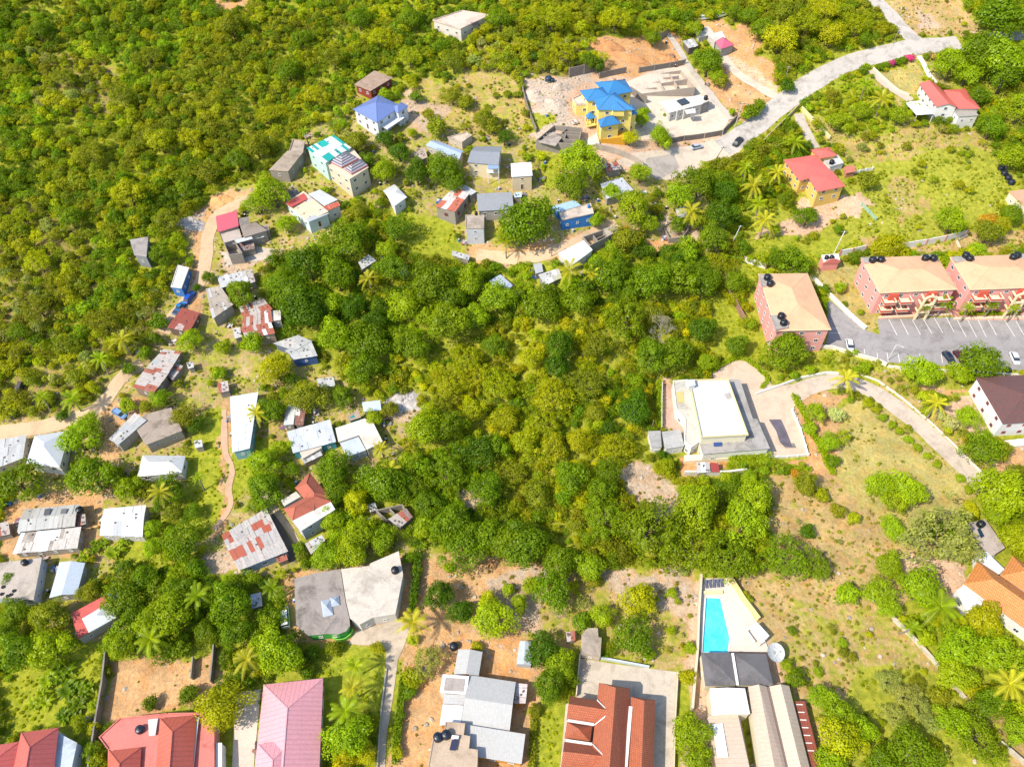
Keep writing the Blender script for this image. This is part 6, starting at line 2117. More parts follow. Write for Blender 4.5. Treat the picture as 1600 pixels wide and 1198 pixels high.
    b.vol([(34, 834), (128, 824), (121, 856), (20, 865)], 2.7, paint('a59a8a', .4), 'shed', [seam('efeeea', .45, .94), conc('b0a497', .8), rust('cfc6bc', 'a89a8c', .4)], rise=.25, tin=(4, 2, (2, 2, 2)), win=.8)
    b = Bld('house', 'square roof of bright white overlapping sheets beside banana plants', 'house', 'the bright white sheet roof', [(163, 795), (228, 789), (223, 838), (156, 836)], 3.0)
    b.vol([(163, 795), (228, 789), (223, 838), (156, 836)], 3.0, paint('c9c4ba', .3), 'gable', [seam('e2e2e0', .4, .9), seam('d8d8d6', .4, .9), seam('bdbebd', .4, .85)], rise=.35, tin=(4, 2, (3, 3, 2)), axis=0, win=.9)
    b = Bld('house', 'flat concrete roof with loose black tyres on it at the edge', 'house', 'the tyre-strewn flat roof', [(-20, 882), (66, 871), (54, 937), (-28, 934)], 3.0)
    b.vol([(-20, 882), (66, 871), (53, 937), (-28, 934)], 3.0, paint('c4ccd2', .3), 'flat', conc('b8ab9d', .75), ov=.1, win=.8)
    tr = plain('17171a', .8)
    for i, (x, y) in enumerate([(5, 917), (3, 928), (12, 931), (17, 929), (22, 923)]):
        q = GZ(x, y, b.zb + 3.2)
        ty = MB()
        for s_ in range(14):
            a0, a1 = s_ * 6.2832 / 14, (s_ + 1) * 6.2832 / 14
            ty.bar((.3 * math.cos(a0), .3 * math.sin(a0), .1), (.3 * math.cos(a1), .3 * math.sin(a1), .1), .17, .2)
        o = ty.build('tyre', tr)
        o.location = q
        tag(o, 'black tyre lying on the flat concrete roof at the edge, ' + ['topmost', 'lowest toward the edge', 'third along', 'fourth along', 'innermost'][i], 'tyre', 'tyres on the flat roof')
    tank(38, 878, 0, 'black tank by the tyre-strewn flat roof', .75, 1.2, z=b.zb + 3.2)
    b = Bld('shed', 'pale blue-grey gabled metal shed beside the tyre-strewn roof', 'shed', 'the blue-grey metal shed', [(92, 878), (133, 879), (121, 928), (76, 934)], 2.8)
    b.vol([(93, 878), (133, 879), (120, 928), (77, 934)], 2.8, paint('a8a498', .3), 'gable', seam('bcc6d0', .5, .9), rise=.7, axis=1, win=.8)
    b = Bld('house', 'red flat roof with a white pyramid roof set on its corner', 'house', 'the red roof with the white pyramid', [(112, 958), (163, 930), (183, 962), (122, 998)], 3.0)
    b.vol([(112, 958), (163, 931), (182, 963), (122, 998)], 3.0, paint('b5ada2', .3), 'flat', conc('cf6058', .5), ov=.1, win=.8)
    b.vol([(128, 966), (168, 942), (184, 963), (139, 988)], 3.7, paint('c9c9c6', .3), 'pyr', seam('d6d8d8', .5, .93), rise=1.4, ov=.2, z0=2.9, win=0)
    o = Bld('tarpaulin', 'crumpled bright blue tarpaulin over the end of the red-roofed house', 'tarpaulin', None, [(163, 928), (176, 915), (187, 930), (178, 945)], 2.8)
    g = MB()
    gr = 7
    A, B_, C_, D_ = (o.L(163, 928, 2.8), o.L(176, 915, 2.8), o.L(188, 930, 2.8), o.L(178, 945, 2.8))
    rr = random.Random(5)
    for i in range(gr + 1):
        for j in range(gr + 1):
            p = A.lerp(B_, i / gr).lerp(D_.lerp(C_, i / gr), j / gr)
            g.v.append((p.x + rr.uniform(-.1, .1), p.y + rr.uniform(-.1, .1), p.z + rr.uniform(-.22, .22) - (1.6 if i in (0, gr) or j in (0, gr) else 0)))
    for i in range(gr):
        for j in range(gr):
            k = i * (gr + 1) + j
            g.f.append((k, k + gr + 1, k + gr + 2, k + 1))
            g.m.append(0)
    g.build('tarp_sheet', plain('1f55c8', .35), o.root)
    b = Bld('house', 'long narrow pale grey sheet roof beside the footpath', 'house', 'the long narrow pale roof', [(360, 620), (404, 614), (391, 702), (363, 707)], 3.0)
    b.vol([(360, 620), (404, 614), (391, 702), (363, 707)], 3.0, paint('7fb0b8', .3), 'shed', [seam('c9cdd0', .5, .9), seam('d6dadc', .5, .92)], rise=.4, tin=(2, 3, (1, 1)), axis=1, win=.8)
    b = Bld('house', 'grey many-sided sheet roof with rusty spots beside a bright tree', 'house', 'the many-sided grey roof', [(427, 538), (466, 524), (495, 556), (458, 562)], 3.0)
    b.vol([(427, 538), (466, 525), (488, 533), (460, 548)], 3.1, paint('6a7488', .4), 'shed', PALES[:3], rise=.3, tin=(3, 2, (2, 2, 1)), win=.7)
    b.vol([(447, 548), (487, 535), (496, 556), (459, 562)], 2.8, paint('3f5f98', .3), 'shed', PALES[:2], rise=.2, tin=(3, 2, (2, 2)), win=.7)
    b = Bld('shack', 'crowded roof of striped white and orange-rust sheets above a round bush', 'shack', 'the striped rusty roofs', [(372, 482), (424, 470), (430, 520), (376, 528)], 2.9)
    b.vol([(374, 481), (412, 468), (426, 483), (380, 497)], 3.1, paint('a8927e', .4), 'shed', RUSTS[:3], rise=.3, tin=(4, 2, (2, 3, 2)), win=.7)
    b.vol([(380, 498), (424, 485), (426, 503), (378, 512)], 2.8, paint('a8927e', .4), 'shed', RUSTS[:3] + [PALES[3]], rise=.3, tin=(4, 2, (1, 3, 1, 2)), win=.7)
    b.vol([(376, 513), (424, 505), (430, 521), (384, 529)], 2.6, paint('a8927e', .4), 'shed', RUSTS[:3] + [PALES[3]], rise=.3, tin=(4, 2, (1, 3, 1, 1)), win=.7)
    b.vol([(424, 486), (439, 485), (439, 500), (426, 502)], 2.5, paint('b8b0a6', .4), 'flat', conc('d2cac0', .4), ov=.1, win=.6)
    b = Bld('shack', 'long shack roofs of white and grey sheets under an overhanging tree', 'shack', 'the white and grey shack roofs', [(340, 434), (384, 424), (362, 482), (328, 500)], 2.8)
    b.vol([(340, 434), (384, 424), (389, 440), (345, 450)], 2.9, paint('9f968a', .4), 'shed', PALES, rise=.3, tin=(4, 2, (3, 1, 1, 2)), win=.7)
    b.vol([(322, 453), (345, 448), (364, 476), (332, 498)], 2.6, paint('9f968a', .4), 'shed', [conc('ada091', .6), PALES[0], conc('b8ab9d', .6)], rise=.3, tin=(2, 4, (2, 1, 2)), win=.7)
    b = Bld('shack', 'small shack with red-rust and white striped sheets beside the parked blue car', 'shack', 'the small rust-striped shack', [(262, 513), (285, 482), (313, 490), (296, 519)], 2.6)
    b.vol([(262, 513), (285, 482), (312, 489), (296, 519)], 2.6, paint('6f5a4c', .4), 'shed', [rust('a8948a', '9a4a38', .8), rust('c9bcb4', 'a04a34', .45)], rise=.3, tin=(3, 3, (3, 1)), win=.6)
    b = Bld('house', 'small blue-walled house with a battered white flat roof on the road', 'house', 'the small blue-walled house', [(278, 415), (296, 419), (284, 451), (267, 449)], 2.8)
    b.vol([(278, 415), (296, 419), (284, 451), (267, 449)], 2.8, paint('3f78b8', .2), 'flat', conc('e0dad0', .6), ov=.15, win=.8, parapet=.15)
    b = Bld('hut', 'little pointed grey concrete hut alone in the woods', 'hut', 'the grey hut in the woods', [(203, 375), (232, 370), (229, 402), (212, 392)], 3.5)
    b.vol([(203, 375), (232, 370), (229, 402), (210, 399)], 3.5, paint('8d8e90', .5), 'flat', conc('a39a93', .8), ov=.2, win=.8)
    b = Bld('shack', 'ragged long roof of streaked rust and white sheets beside the lane', 'shack', 'the ragged streaked roof', [(210, 600), (255, 548), (284, 548), (242, 614)], 2.8)
    b.vol([(208, 606), (228, 577), (262, 586), (240, 614)], 2.7, paint('8f7c6c', .5), 'shed', RUSTS, rise=.3, tin=(3, 3, (2, 2, 3, 0)), win=.7)
    b.vol([(229, 576), (256, 547), (284, 549), (262, 585)], 2.9, paint('8f7c6c', .5), 'shed', RUSTS[:3] + [PALES[1]], rise=.3, tin=(3, 3, (2, 2, 3, 1)), win=.7)
    b = Bld('shack', 'tiny white and rust sheet shack hidden among big central trees', 'shack', 'the tiny hidden shack', [(560, 410), (577, 399), (588, 408), (566, 421)], 2.4)
    b.vol([(560, 411), (576, 399), (588, 407), (566, 421)], 2.4, paint('a8a298', .4), 'shed', RUSTS[:3] + PALES[:1], rise=.2, tin=(2, 2, (1, 1, 1, 3)), win=0)
    b = Bld('shed', 'small white sheet roof glimpsed under trees above the half-rusty shack', 'shed', None, [(495, 592), (521, 590), (524, 603), (500, 606)], 2.4)
    b.vol([(495, 593), (521, 590), (524, 603), (500, 606)], 2.4, paint('8c857c', .4), 'shed', PALES[:2], rise=.2, tin=(3, 1, (1, 1)), win=0)
    b = Bld('shack', 'faded tin roof with rust streaks below the retaining wall', 'shack', 'the faded tin roof', [(938, 288), (975, 279), (990, 298), (948, 310)], 2.6)
    b.vol([(938, 289), (972, 279), (990, 297), (948, 311)], 2.6, paint('a39a8e', .4), 'shed', [rust('c4c8cf', 'a89a94', .35), rust('bfc3ca', '9a6e5c', .35)], rise=.3, tin=(4, 3, (2, 1)), win=.6)
    b = Bld('shed', 'small open shed with a white sheet among palms below the yellow house', 'shed', 'the palm-side shed', [(1055, 328), (1072, 324), (1076, 340), (1060, 343)], 2.4)
    b.vol([(1055, 328), (1070, 324), (1075, 338), (1060, 342)], 2.4, paint('a39a8e', .4), 'shed', PALES, rise=.2, tin=(2, 2, (1, 1, 1, 1)), win=0)
    b = Bld('unfinished_house', 'round-cornered ring of broken grey block walls on orange earth', 'ruin', 'the broken ring wall', [(1037, 350), (1066, 345), (1074, 362), (1045, 373)], 1.6)
    b.walls_only([(1037, 354), (1048, 346), (1066, 346), (1075, 358), (1066, 370), (1046, 372)], 1.5, BLK, .3)
    b = Bld('house', 'bluish sheet roof half hidden by trees, below the lane', 'house', 'the hidden bluish roof', [(764, 440), (782, 430), (802, 446), (782, 462)], 2.6)
    b.vol([(764, 440), (782, 430), (802, 446), (782, 462)], 2.6, paint('8c95a4', .4), 'shed', seam('b4bfd0', .45, .88), rise=.3, win=0)
    b = Bld('shed', 'low white roof strip beside the dirt lane under shrubs', 'shed', None, [(707, 392), (735, 400), (732, 408), (705, 399)], 2.0)
    b.vol([(707, 392), (735, 400), (732, 407), (706, 399)], 2.0, paint('a39a8e', .4), 'shed', PALES[:2], rise=.1, tin=(3, 1, (1, 1)), win=0)
    b = Bld('warehouse', 'flat terracotta-coloured roof cut off at the edge above the parking', 'building', 'the edge terracotta roof', [(1575, 300), (1640, 288), (1680, 320), (1600, 330)], 3.4)
    b.vol([(1576, 300), (1640, 290), (1690, 318), (1604, 326)], 3.4, CREAM, 'flat', conc('d9a080', .3), ov=.2, win=.8)

def apt(label, short, q, h, front, decks, k, tanks, arch):
    P1 = paint('eda69c', .1)
    P2 = paint('d9604a', .1)
    RC = conc('e2b28a', .25)
    b = Bld('apartment_block', label, 'apartment block', short, q, h, 'pink apartment blocks round the car park')
    b.vol(q, h, P1, 'hip', RC, rise=1.9, axis=0 if front else 1, ov=.45, storeys=3, win=1.2, every=4.0, fm=W_ if False else WHITE, end=.55, sill=.8)
    b.line([(q[0][0], q[0][1], h - .05), (q[3][0], q[3][1], h - .05), (q[2][0], q[2][1], h - .05)], h, paint('e9cfa6', .1), .16, .22, 'fascia')
    for d in decks:
        b.vol(d, h + .55, P1, 'flat', conc('a9a39b', .6), ov=.02, win=0, z0=h - .4, parapet=.12, roofname='tank_deck')
    for i, (x, y) in enumerate(tanks):
        tank(x, y, 0, f"{['first', 'second', 'third', 'fourth'][i]} black tank along the roof of {short}", 1.0, 1.6, '1a1c22', z=b.zb + h + .7)
    if front:
        A, B_ = b.L(q[3][0], q[3][1], 0), b.L(q[2][0], q[2][1], 0)
        A = b.inv @ GZ(q[3][0], q[3][1], b.zb + h)
        B_ = b.inv @ GZ(q[2][0], q[2][1], b.zb + h)
        A.z = B_.z = 0
        e = (B_ - A).normalized()
        nrm = Vector((e.y, -e.x, 0))
        if (b.root.matrix_basis.to_3x3() @ nrm).y > 0:
            nrm = -nrm
        L = (B_ - A).length
        # projecting bays and balconies
        for t in (.09, .30, .78):
            for z in (3.3, 6.4):
                c = A + e * (L * (t + .05)) + nrm * .9
                ang = math.atan2(e.y, e.x)
                g = MB()
                g.box((c.x, c.y, z - .1), (3.4, 2.4, .2), ang)
                g.build('balcony_slab', CREAM, b.root)
                g = MB()
                cf = c + nrm * 1.15
                g.box((cf.x, cf.y, z + .45), (3.3, .14, .8), ang)
                for s_ in (-1, 1):
                    ce = c + e * (1.62 * s_)
                    g.box((ce.x, ce.y, z + .45), (.14, 2.2, .8), ang)
                po = g.build('balcony_wall', P2, b.root)
                g = MB()
                g.box((cf.x, cf.y, z + .93), (3.6, .3, .14), ang)
                for s_ in (-1, 1):
                    ce = c + e * (1.62 * s_)
                    g.box((ce.x, ce.y, z + .934), (.28, 2.3, .14), ang)
                g.build('handrail', CREAM, b.root)
        for t in (.2, .7):
            c = A + e * (L * t) - nrm * .35
            g = MB()
            g.box((c.x, c.y, 4.4), (2.6, 1.5, 8.6), math.atan2(e.y, e.x))
            g.build('bay', P2, b.root)
        # tall arched portal of the stair
        for t in arch:
            c = A + e * (L * t) + nrm * 2.6
            g = MB()
            w = 1.5
            hh = 9.4
            for s_ in (-1, 1):
                p = c + e * (w * s_)
                g.bar((p.x, p.y, -.5), (p.x, p.y, hh - 1.2), .5, .5)
            n = 10
            pts = []
            for i in range(n + 1):
                a = math.pi * i / n
                p = c + e * (-w * math.cos(a))
                pts.append(Vector((p.x, p.y, hh - 1.2 + 1.3 * math.sin(a))))
            for p_, q_ in zip(pts, pts[1:]):
                g.bar(p_, q_, .5, .5)
            for z in (3.2, 6.0):
                g.bar(tuple((c - e * w)[:2]) + (z,), tuple((c + e * w)[:2]) + (z,), .5, .5)
            for s_ in (-1, 1):
                p = c + e * (w * s_)
                r = p - nrm * 2.4
                for z in (3.2, 6.0, 8.2):
                    g.bar((p.x, p.y, z), (r.x, r.y, z), .4, .35)
            g.build('stair_portal', paint('f0dcb0', .1), b.root)
W_ = None

def pool():
    q = [(1095, 903), (1136, 903), (1184, 973), (1203, 1018), (1094, 1018)]
    w = [(1102, 932.5), (1126, 933.5), (1141, 995.7), (1138, 1020), (1096, 1020)]
    b = Bld('swimming_pool', 'turquoise tapering swimming pool set in a pale walled deck', 'pool', 'the swimming pool', w, .5)
    Wp = [b.L(x, y, .5) for x, y in w]
    Q = [b.L(x, y, .5) for x, y in q]
    # water, walls of the basin, deck as separate pieces round the water
    t = NT('pool water')
    g = t.new('ShaderNodeNewGeometry').outputs['Position']
    v = t.new('ShaderNodeTexVoronoi', {'Scale': 1.3}, feature='SMOOTH_F1')
    t.link(g, v.inputs['Vector'])
    x = t.mix(t.ramp(v.outputs['Distance'], .2, .9), (.03, .50, .66, 1), (.10, .68, .80, 1))
    x = t.mix(t.ramp(t.noise(g, .12, 2), .4, .6, 0, .5), x, (.13, .66, .78, 1))
    t.link(x, t.b.inputs['Base Color'])
    t.b.inputs['Roughness'].default_value = .08
    t.bump(t.noise(g, 2.2, 3), .6, .08)
    m = MB()
    m.poly([(p.x, p.y, .12) for p in Wp][::-1])
    o = m.build('water', t.m, b.root)
    if o.data.polygons[0].normal.z < 0:
        o.data.flip_normals()
    vs = [Vector((p.x, p.y)) for p in Q] + [Vector((p.x, p.y)) for p in Wp]
    n = len(Q)
    V, E_, F_, ov, oe, of = delaunay_2d_cdt(vs, [(i, (i + 1) % n) for i in range(n)] + [(n + i, n + (i + 1) % n) for i in range(n)], [], 0, 1e-5)
    wp = [(p.x, p.y) for p in Wp]
    qp = [(p.x, p.y) for p in Q]
    m = MB()
    faces = []
    for f in F_:
        c = sum((V[i] for i in f), Vector((0, 0))) / len(f)
        cc = np.array([[c.x, c.y]])
        if inpoly(cc, wp)[0] or not inpoly(cc, qp)[0]:
            continue
        faces.append([Vector((V[i].x, V[i].y, .5)) for i in f])
    m.solid(faces, .9)
    m.build('deck', conc('e2cfc0', .2), b.root)
    m = MB()
    for a, c in zip(Wp, Wp[1:] + Wp[:1]):
        m.bar((a.x, a.y, .515), (c.x, c.y, .515), .35, .1)
    m.build('coping', paint('e8e0d4', .15), b.root)
    b.excl(Q)
    b.line([(1099, 925.5, .75), (1129, 924.5, .75)], .75, paint('efd9a0', .1), .6, .5, 'planter')
    g = Bld('pergola', 'white-topped angled pergola bar at the side of the pool deck', 'pergola', None, [(1169, 979), (1183, 973), (1200, 993), (1184, 1010)], 2.7)
    g.vol([(1170, 980), (1183, 972), (1202, 993), (1190, 1004)], 2.7, W_ or WHITE, 'flat', seam('eaf0f2', .6, .93), ov=.1, win=0, walls=False)
    g.posts([(1171, 981), (1183, 974), (1201, 993), (1190, 1003)], 2.7, WHITE, .16, 0)
    g.line([(1166, 985, 1.1), (1179, 1003, 1.1)], 1.1, paint('e9e2d8', .1), .6, .12, 'counter')
    # satellite dish
    p = GT(1211, 1018, 3.0)
    r = empty('satellite_dish', (p.x, p.y, tz(p.x, p.y)))
    tag(r, 'very large round white mesh satellite dish beside the dark grey pool roof', 'satellite dish')
    BL.append(('the big satellite dish', 1211, 1018))
    m = MB()
    R_ = Matrix.Rotation(math.radians(12), 3, 'Y') @ Matrix.Rotation(math.radians(14), 3, 'X')
    rings, seg = 7, 28
    Rr = 1.95
    for i in range(rings + 1):
        for j in range(seg):
            rr = Rr * i / rings
            a = 2 * math.pi * j / seg
            v = R_ @ Vector((rr * math.cos(a), rr * math.sin(a), .17 * rr * rr)) + Vector((0, 0, 2.6))
            m.v.append(tuple(v))
    for i in range(rings):
        for j in range(seg):
            m.f.append((i * seg + j, i * seg + (j + 1) % seg, (i + 1) * seg + (j + 1) % seg, (i + 1) * seg + j))
            m.m.append(0)
    m.build('reflector', plain('c9c9c5', .5), r)
    m = MB()
    for j in range(12):
        a = 2 * math.pi * j / 12
        pts = [R_ @ Vector((Rr * k / 4 * math.cos(a), Rr * k / 4 * math.sin(a), .17 * (Rr * k / 4) ** 2 + .02)) + Vector((0, 0, 2.6)) for k in range(5)]
        for u, v in zip(pts, pts[1:]):
            m.bar(u, v, .035)
    m.build('ribs', plain('8f8f8c', .5), r)
    m = MB()
    m.tube([(0, 0, -.3), (0, 0, 2.6)], .12, 10)
    m.build('mast', plain('8f8f8c', .5), r)
    m = MB()
    top = R_ @ Vector((0, 0, 1.5)) + Vector((0, 0, 2.6))
    for j in range(3):
        a = 2.1 * j
        m.bar(R_ @ Vector((1.6 * math.cos(a), 1.6 * math.sin(a), .43)) + Vector((0, 0, 2.6)), top, .04)
    m.box(tuple(top), (.2, .2, .22))
    m.build('feed_horn', plain('d8d8d4', .4), r)

def walls():
    CW = paint('d9c9ab', .3)
    BW = block('a09385')
    wallrun('boundary_wall', 'tall pale boundary wall along the pool side of the dry lot', [(1094, 902), (1090, 960), (1088, 1018), (1084, 1060), (1080, 1110)], 2.0, CW, .5)
    wallrun('boundary_wall', 'sand-yellow slanting wall along the outer side of the pool deck', [(1138, 903), (1160, 938), (1184, 970)], 1.9, paint('ecd28c', .2), .6)
    wallrun('boundary_wall', 'cream wall beside the terracotta house drive', [(1058, 1052), (1054, 1120), (1050, 1262)], 1.2, CW, .3)
    wallrun('boundary_wall', 'low blue-white wall closing the top of the concrete yard', [(906, 1023), (960, 1033), (1014, 1043)], 1.1, paint('c9d4dc', .2), .3)
    wallrun('boundary_wall', 'thin pale wall between concrete yard and leafy trees', [(906, 1025), (900, 1088)], 1.4, CW, .25)
    wallrun('boundary_wall', 'weathered pale wall running diagonally down through the dry field', [(1392, 965), (1430, 1003), (1465, 1042), (1505, 1092)], 1.3, conc('cfc2ae', .5), .45)
    wallrun('boundary_wall', 'short weathered wall end near the lower edge of the dry field', [(1560, 1160), (1600, 1194), (1640, 1225)], 1.3, conc('cfc2ae', .5), .45)
    wallrun('boundary_wall', 'tall dark stained wall along the bare yard above the red roofs', [(171, 1022), (166, 1070), (156, 1130), (146, 1198), (135, 1270)], 2.4, conc('8e8779', .6), .35)
    wallrun('boundary_wall', 'dark wall on the far side of the bare yard', [(338, 1012), (336, 1040), (333, 1068)], 2.2, conc('8e8779', .6), .3)
    wallrun('boundary_wall', 'short divider wall inside the bare yard', [(305, 1030), (302, 1062)], 1.8, conc('9c9486', .6), .25)
    wallrun('boundary_wall', 'white panel wall with pink posts behind the middle pink block', [(1408, 389), (1445, 383), (1475, 377), (1508, 369)], 2.4, paint('f1ece6', .15), .2, piers=4.0, pm=paint('d98a80', .1))
    wallrun('boundary_wall', 'short white panel wall with pink posts next to the curved-gable building', [(1311, 400), (1330, 397), (1351, 392)], 2.4, paint('f1ece6', .15), .2, piers=3.5, pm=paint('d98a80', .1))
    wallrun('boundary_wall', 'white wall stretch behind the side-on pink block', [(1162, 409), (1180, 415), (1196, 420)], 2.0, paint('efeae2', .2), .2, piers=4, pm=paint('b98a78', .2))
    wallrun('boundary_wall', 'reddish-brown wall running down beside the grassy strip to the pink block', [(1125, 408), (1132, 440), (1142, 465), (1160, 500), (1172, 512)], 2.4, conc('a07a66', .5), .3)
    wallrun('boundary_wall', 'broad cream wall beside the curving driveway of the pink blocks', [(1266, 432), (1285, 452), (1306, 473), (1332, 498), (1352, 515)], 1.1, paint('f3e9da', .15), .8)
    wallrun('boundary_wall', 'pale wall along the lower edge of the car park', [(1262, 543), (1300, 545), (1336, 556), (1372, 566), (1384, 572)], 1.3, paint('efe3d2', .2), .35)
    wallrun('boundary_wall', 'cream kerb wall under the parking row', [(1386, 574), (1425, 578), (1520, 584), (1600, 588), (1680, 592)], .9, paint('efe3d2', .2), .3)
    wallrun('boundary_wall', 'pale wall following the villa road', [(1180, 617), (1212, 606), (1250, 592), (1290, 584), (1310, 585)], .9, paint('f0ebe2', .2), .35)
    wallrun('boundary_wall', 'cream edge wall along the outer side of the long villa road', [(1335, 582), (1372, 596), (1408, 622), (1455, 662), (1500, 705), (1536, 742)], .5, paint('ece2cf', .2), .25)
    wallrun('balustrade', 'white balustrade at the foot of the villa terrace', [(1198, 717), (1230, 715), (1262, 712), (1250, 672), (1237, 642)], .9, paint('f3f0ea', .1), .15, piers=2.2)
    wallrun('retaining_wall', 'white retaining wall below the villa sheds', [(1068, 742), (1100, 742), (1135, 742), (1165, 738)], 1.8, paint('ded6ca', .4), .5)
    wallrun('boundary_wall', 'side wall at the outer edge of the villa patio', [(1034, 602), (1033, 640), (1033, 672)], 1.6, paint('cfc7b8', .4), .25)
    wallrun('boundary_wall', 'grey block wall behind the yellow house', [(889, 121), (912, 116), (936, 109)], 3.4, BW, .25, piers=6)
    wallrun('boundary_wall', 'long grey side wall of the rubble lot', [(812, 121), (818, 150), (826, 178), (838, 208)], 1.8, conc('8f8272', .5), .3)
    wallrun('boundary_wall', 'grey wall meeting the blue roofs from behind', [(936, 123), (958, 118), (978, 114)], 2.2, BW, .25)
    wallrun('boundary_wall', 'grey wall stub at the top of the orange earth lot', [(1019, 70), (1030, 62), (1043, 56)], 3.0, BW, .25)
    wallrun('boundary_wall', 'grey wall crossing between orange lot and wall maze', [(998, 114), (1022, 110), (1046, 106), (1070, 101)], 2.0, BW, .25, piers=8)
    wallrun('boundary_wall', 'dark piered wall along the road below the flat white bungalow', [(1046, 224), (1068, 220), (1100, 216), (1128, 211), (1138, 200), (1152, 186)], 1.9, conc('7b7268', .5), .3, piers=5, pm=conc('b5a999', .4))
    wallrun('boundary_wall', 'slanting grey wall between yellow house and bungalow lot', [(984, 146), (1002, 158), (1010, 162)], 2.6, BW, .25)
    wallrun('retaining_wall', 'long curved concrete retaining wall under the yellow house', [(930, 233), (960, 240), (985, 250), (1005, 262)], 2.2, conc('b9aa9a', .5), .4)
    wallrun('boundary_wall', 'yellowish wall beside the drive of the red-roofed yellow house', [(1252, 172), (1268, 190), (1285, 207), (1296, 219)], 1.6, paint('ddcf9a', .3), .3)
    wallrun('boundary_wall', 'long low tan wall climbing the roadside verge', [(1248, 168), (1226, 190), (1200, 216), (1180, 238)], 1.5, paint('b9a87e', .4), .3)
    wallrun('boundary_wall', 'low cream wall framing the mown lawn of the coral-red roofed house', [(1364, 108), (1385, 128), (1402, 143), (1420, 150)], .8, paint('e3d6bc', .2), .3)
    wallrun('garden_fence', 'white picket fence beside the red-roofed yellow house', [(1322, 275), (1342, 270), (1362, 266)], 1.1, paint('f0eeea', .1), .08, cat='fence', piers=2)
    wallrun('wire_fence', 'thin pale green wire fence across the dry slope', [(1346, 322), (1358, 334), (1368, 345)], 1.3, paint('9ab8a0', .1), .04, cat='fence', piers=2)
    wallrun('boundary_wall', 'stone wall of the upper apartment lawn', [(1500, 392), (1494, 378), (1510, 370)], .8, paint('e3d6bc', .2), .3)
    wallrun('boundary_wall', 'kerb wall round the front planting of the end pink block', [(1490, 499), (1545, 498), (1600, 496)], .7, paint('f2e2bf', .15), .35)
    wallrun('boundary_wall', 'kerb wall round the front planting of the middle pink block', [(1372, 497), (1430, 494), (1486, 492)], .6, paint('f2e2bf', .15), .3)
    wallrun('boundary_wall', 'dark dry-stone wall standing alone beside the palms at the lane', [(36, 602), (28, 625), (22, 655)], 1.8, conc('4c4a4c', .4), 1.0)
    wallrun('garden_wall', 'low pale wall beside the concrete drive near the bottom palms', [(604, 1045), (596, 1110), (590, 1198), (586, 1262)], .5, conc('c9bda8', .4), .3)
    b = MB()
    # pool under a dark cover on the villa terrace
    q = [(1202, 655), (1220, 655), (1228, 672), (1238, 698), (1226, 697), (1219, 690), (1213, 672)]
    g = Bld('pool_cover', 'long dark cover stretched over the sunken pool of the villa terrace', 'pool cover', 'the dark pool cover', q, .3)
    g.slab(q, .35, conc('6d6570', .6), 'cover', .2, -.5)
    g.slab([(1226, 693), (1241, 692), (1244, 699), (1227, 699)], .3, conc('8a8078', .5), 'steps', .2, -.5)

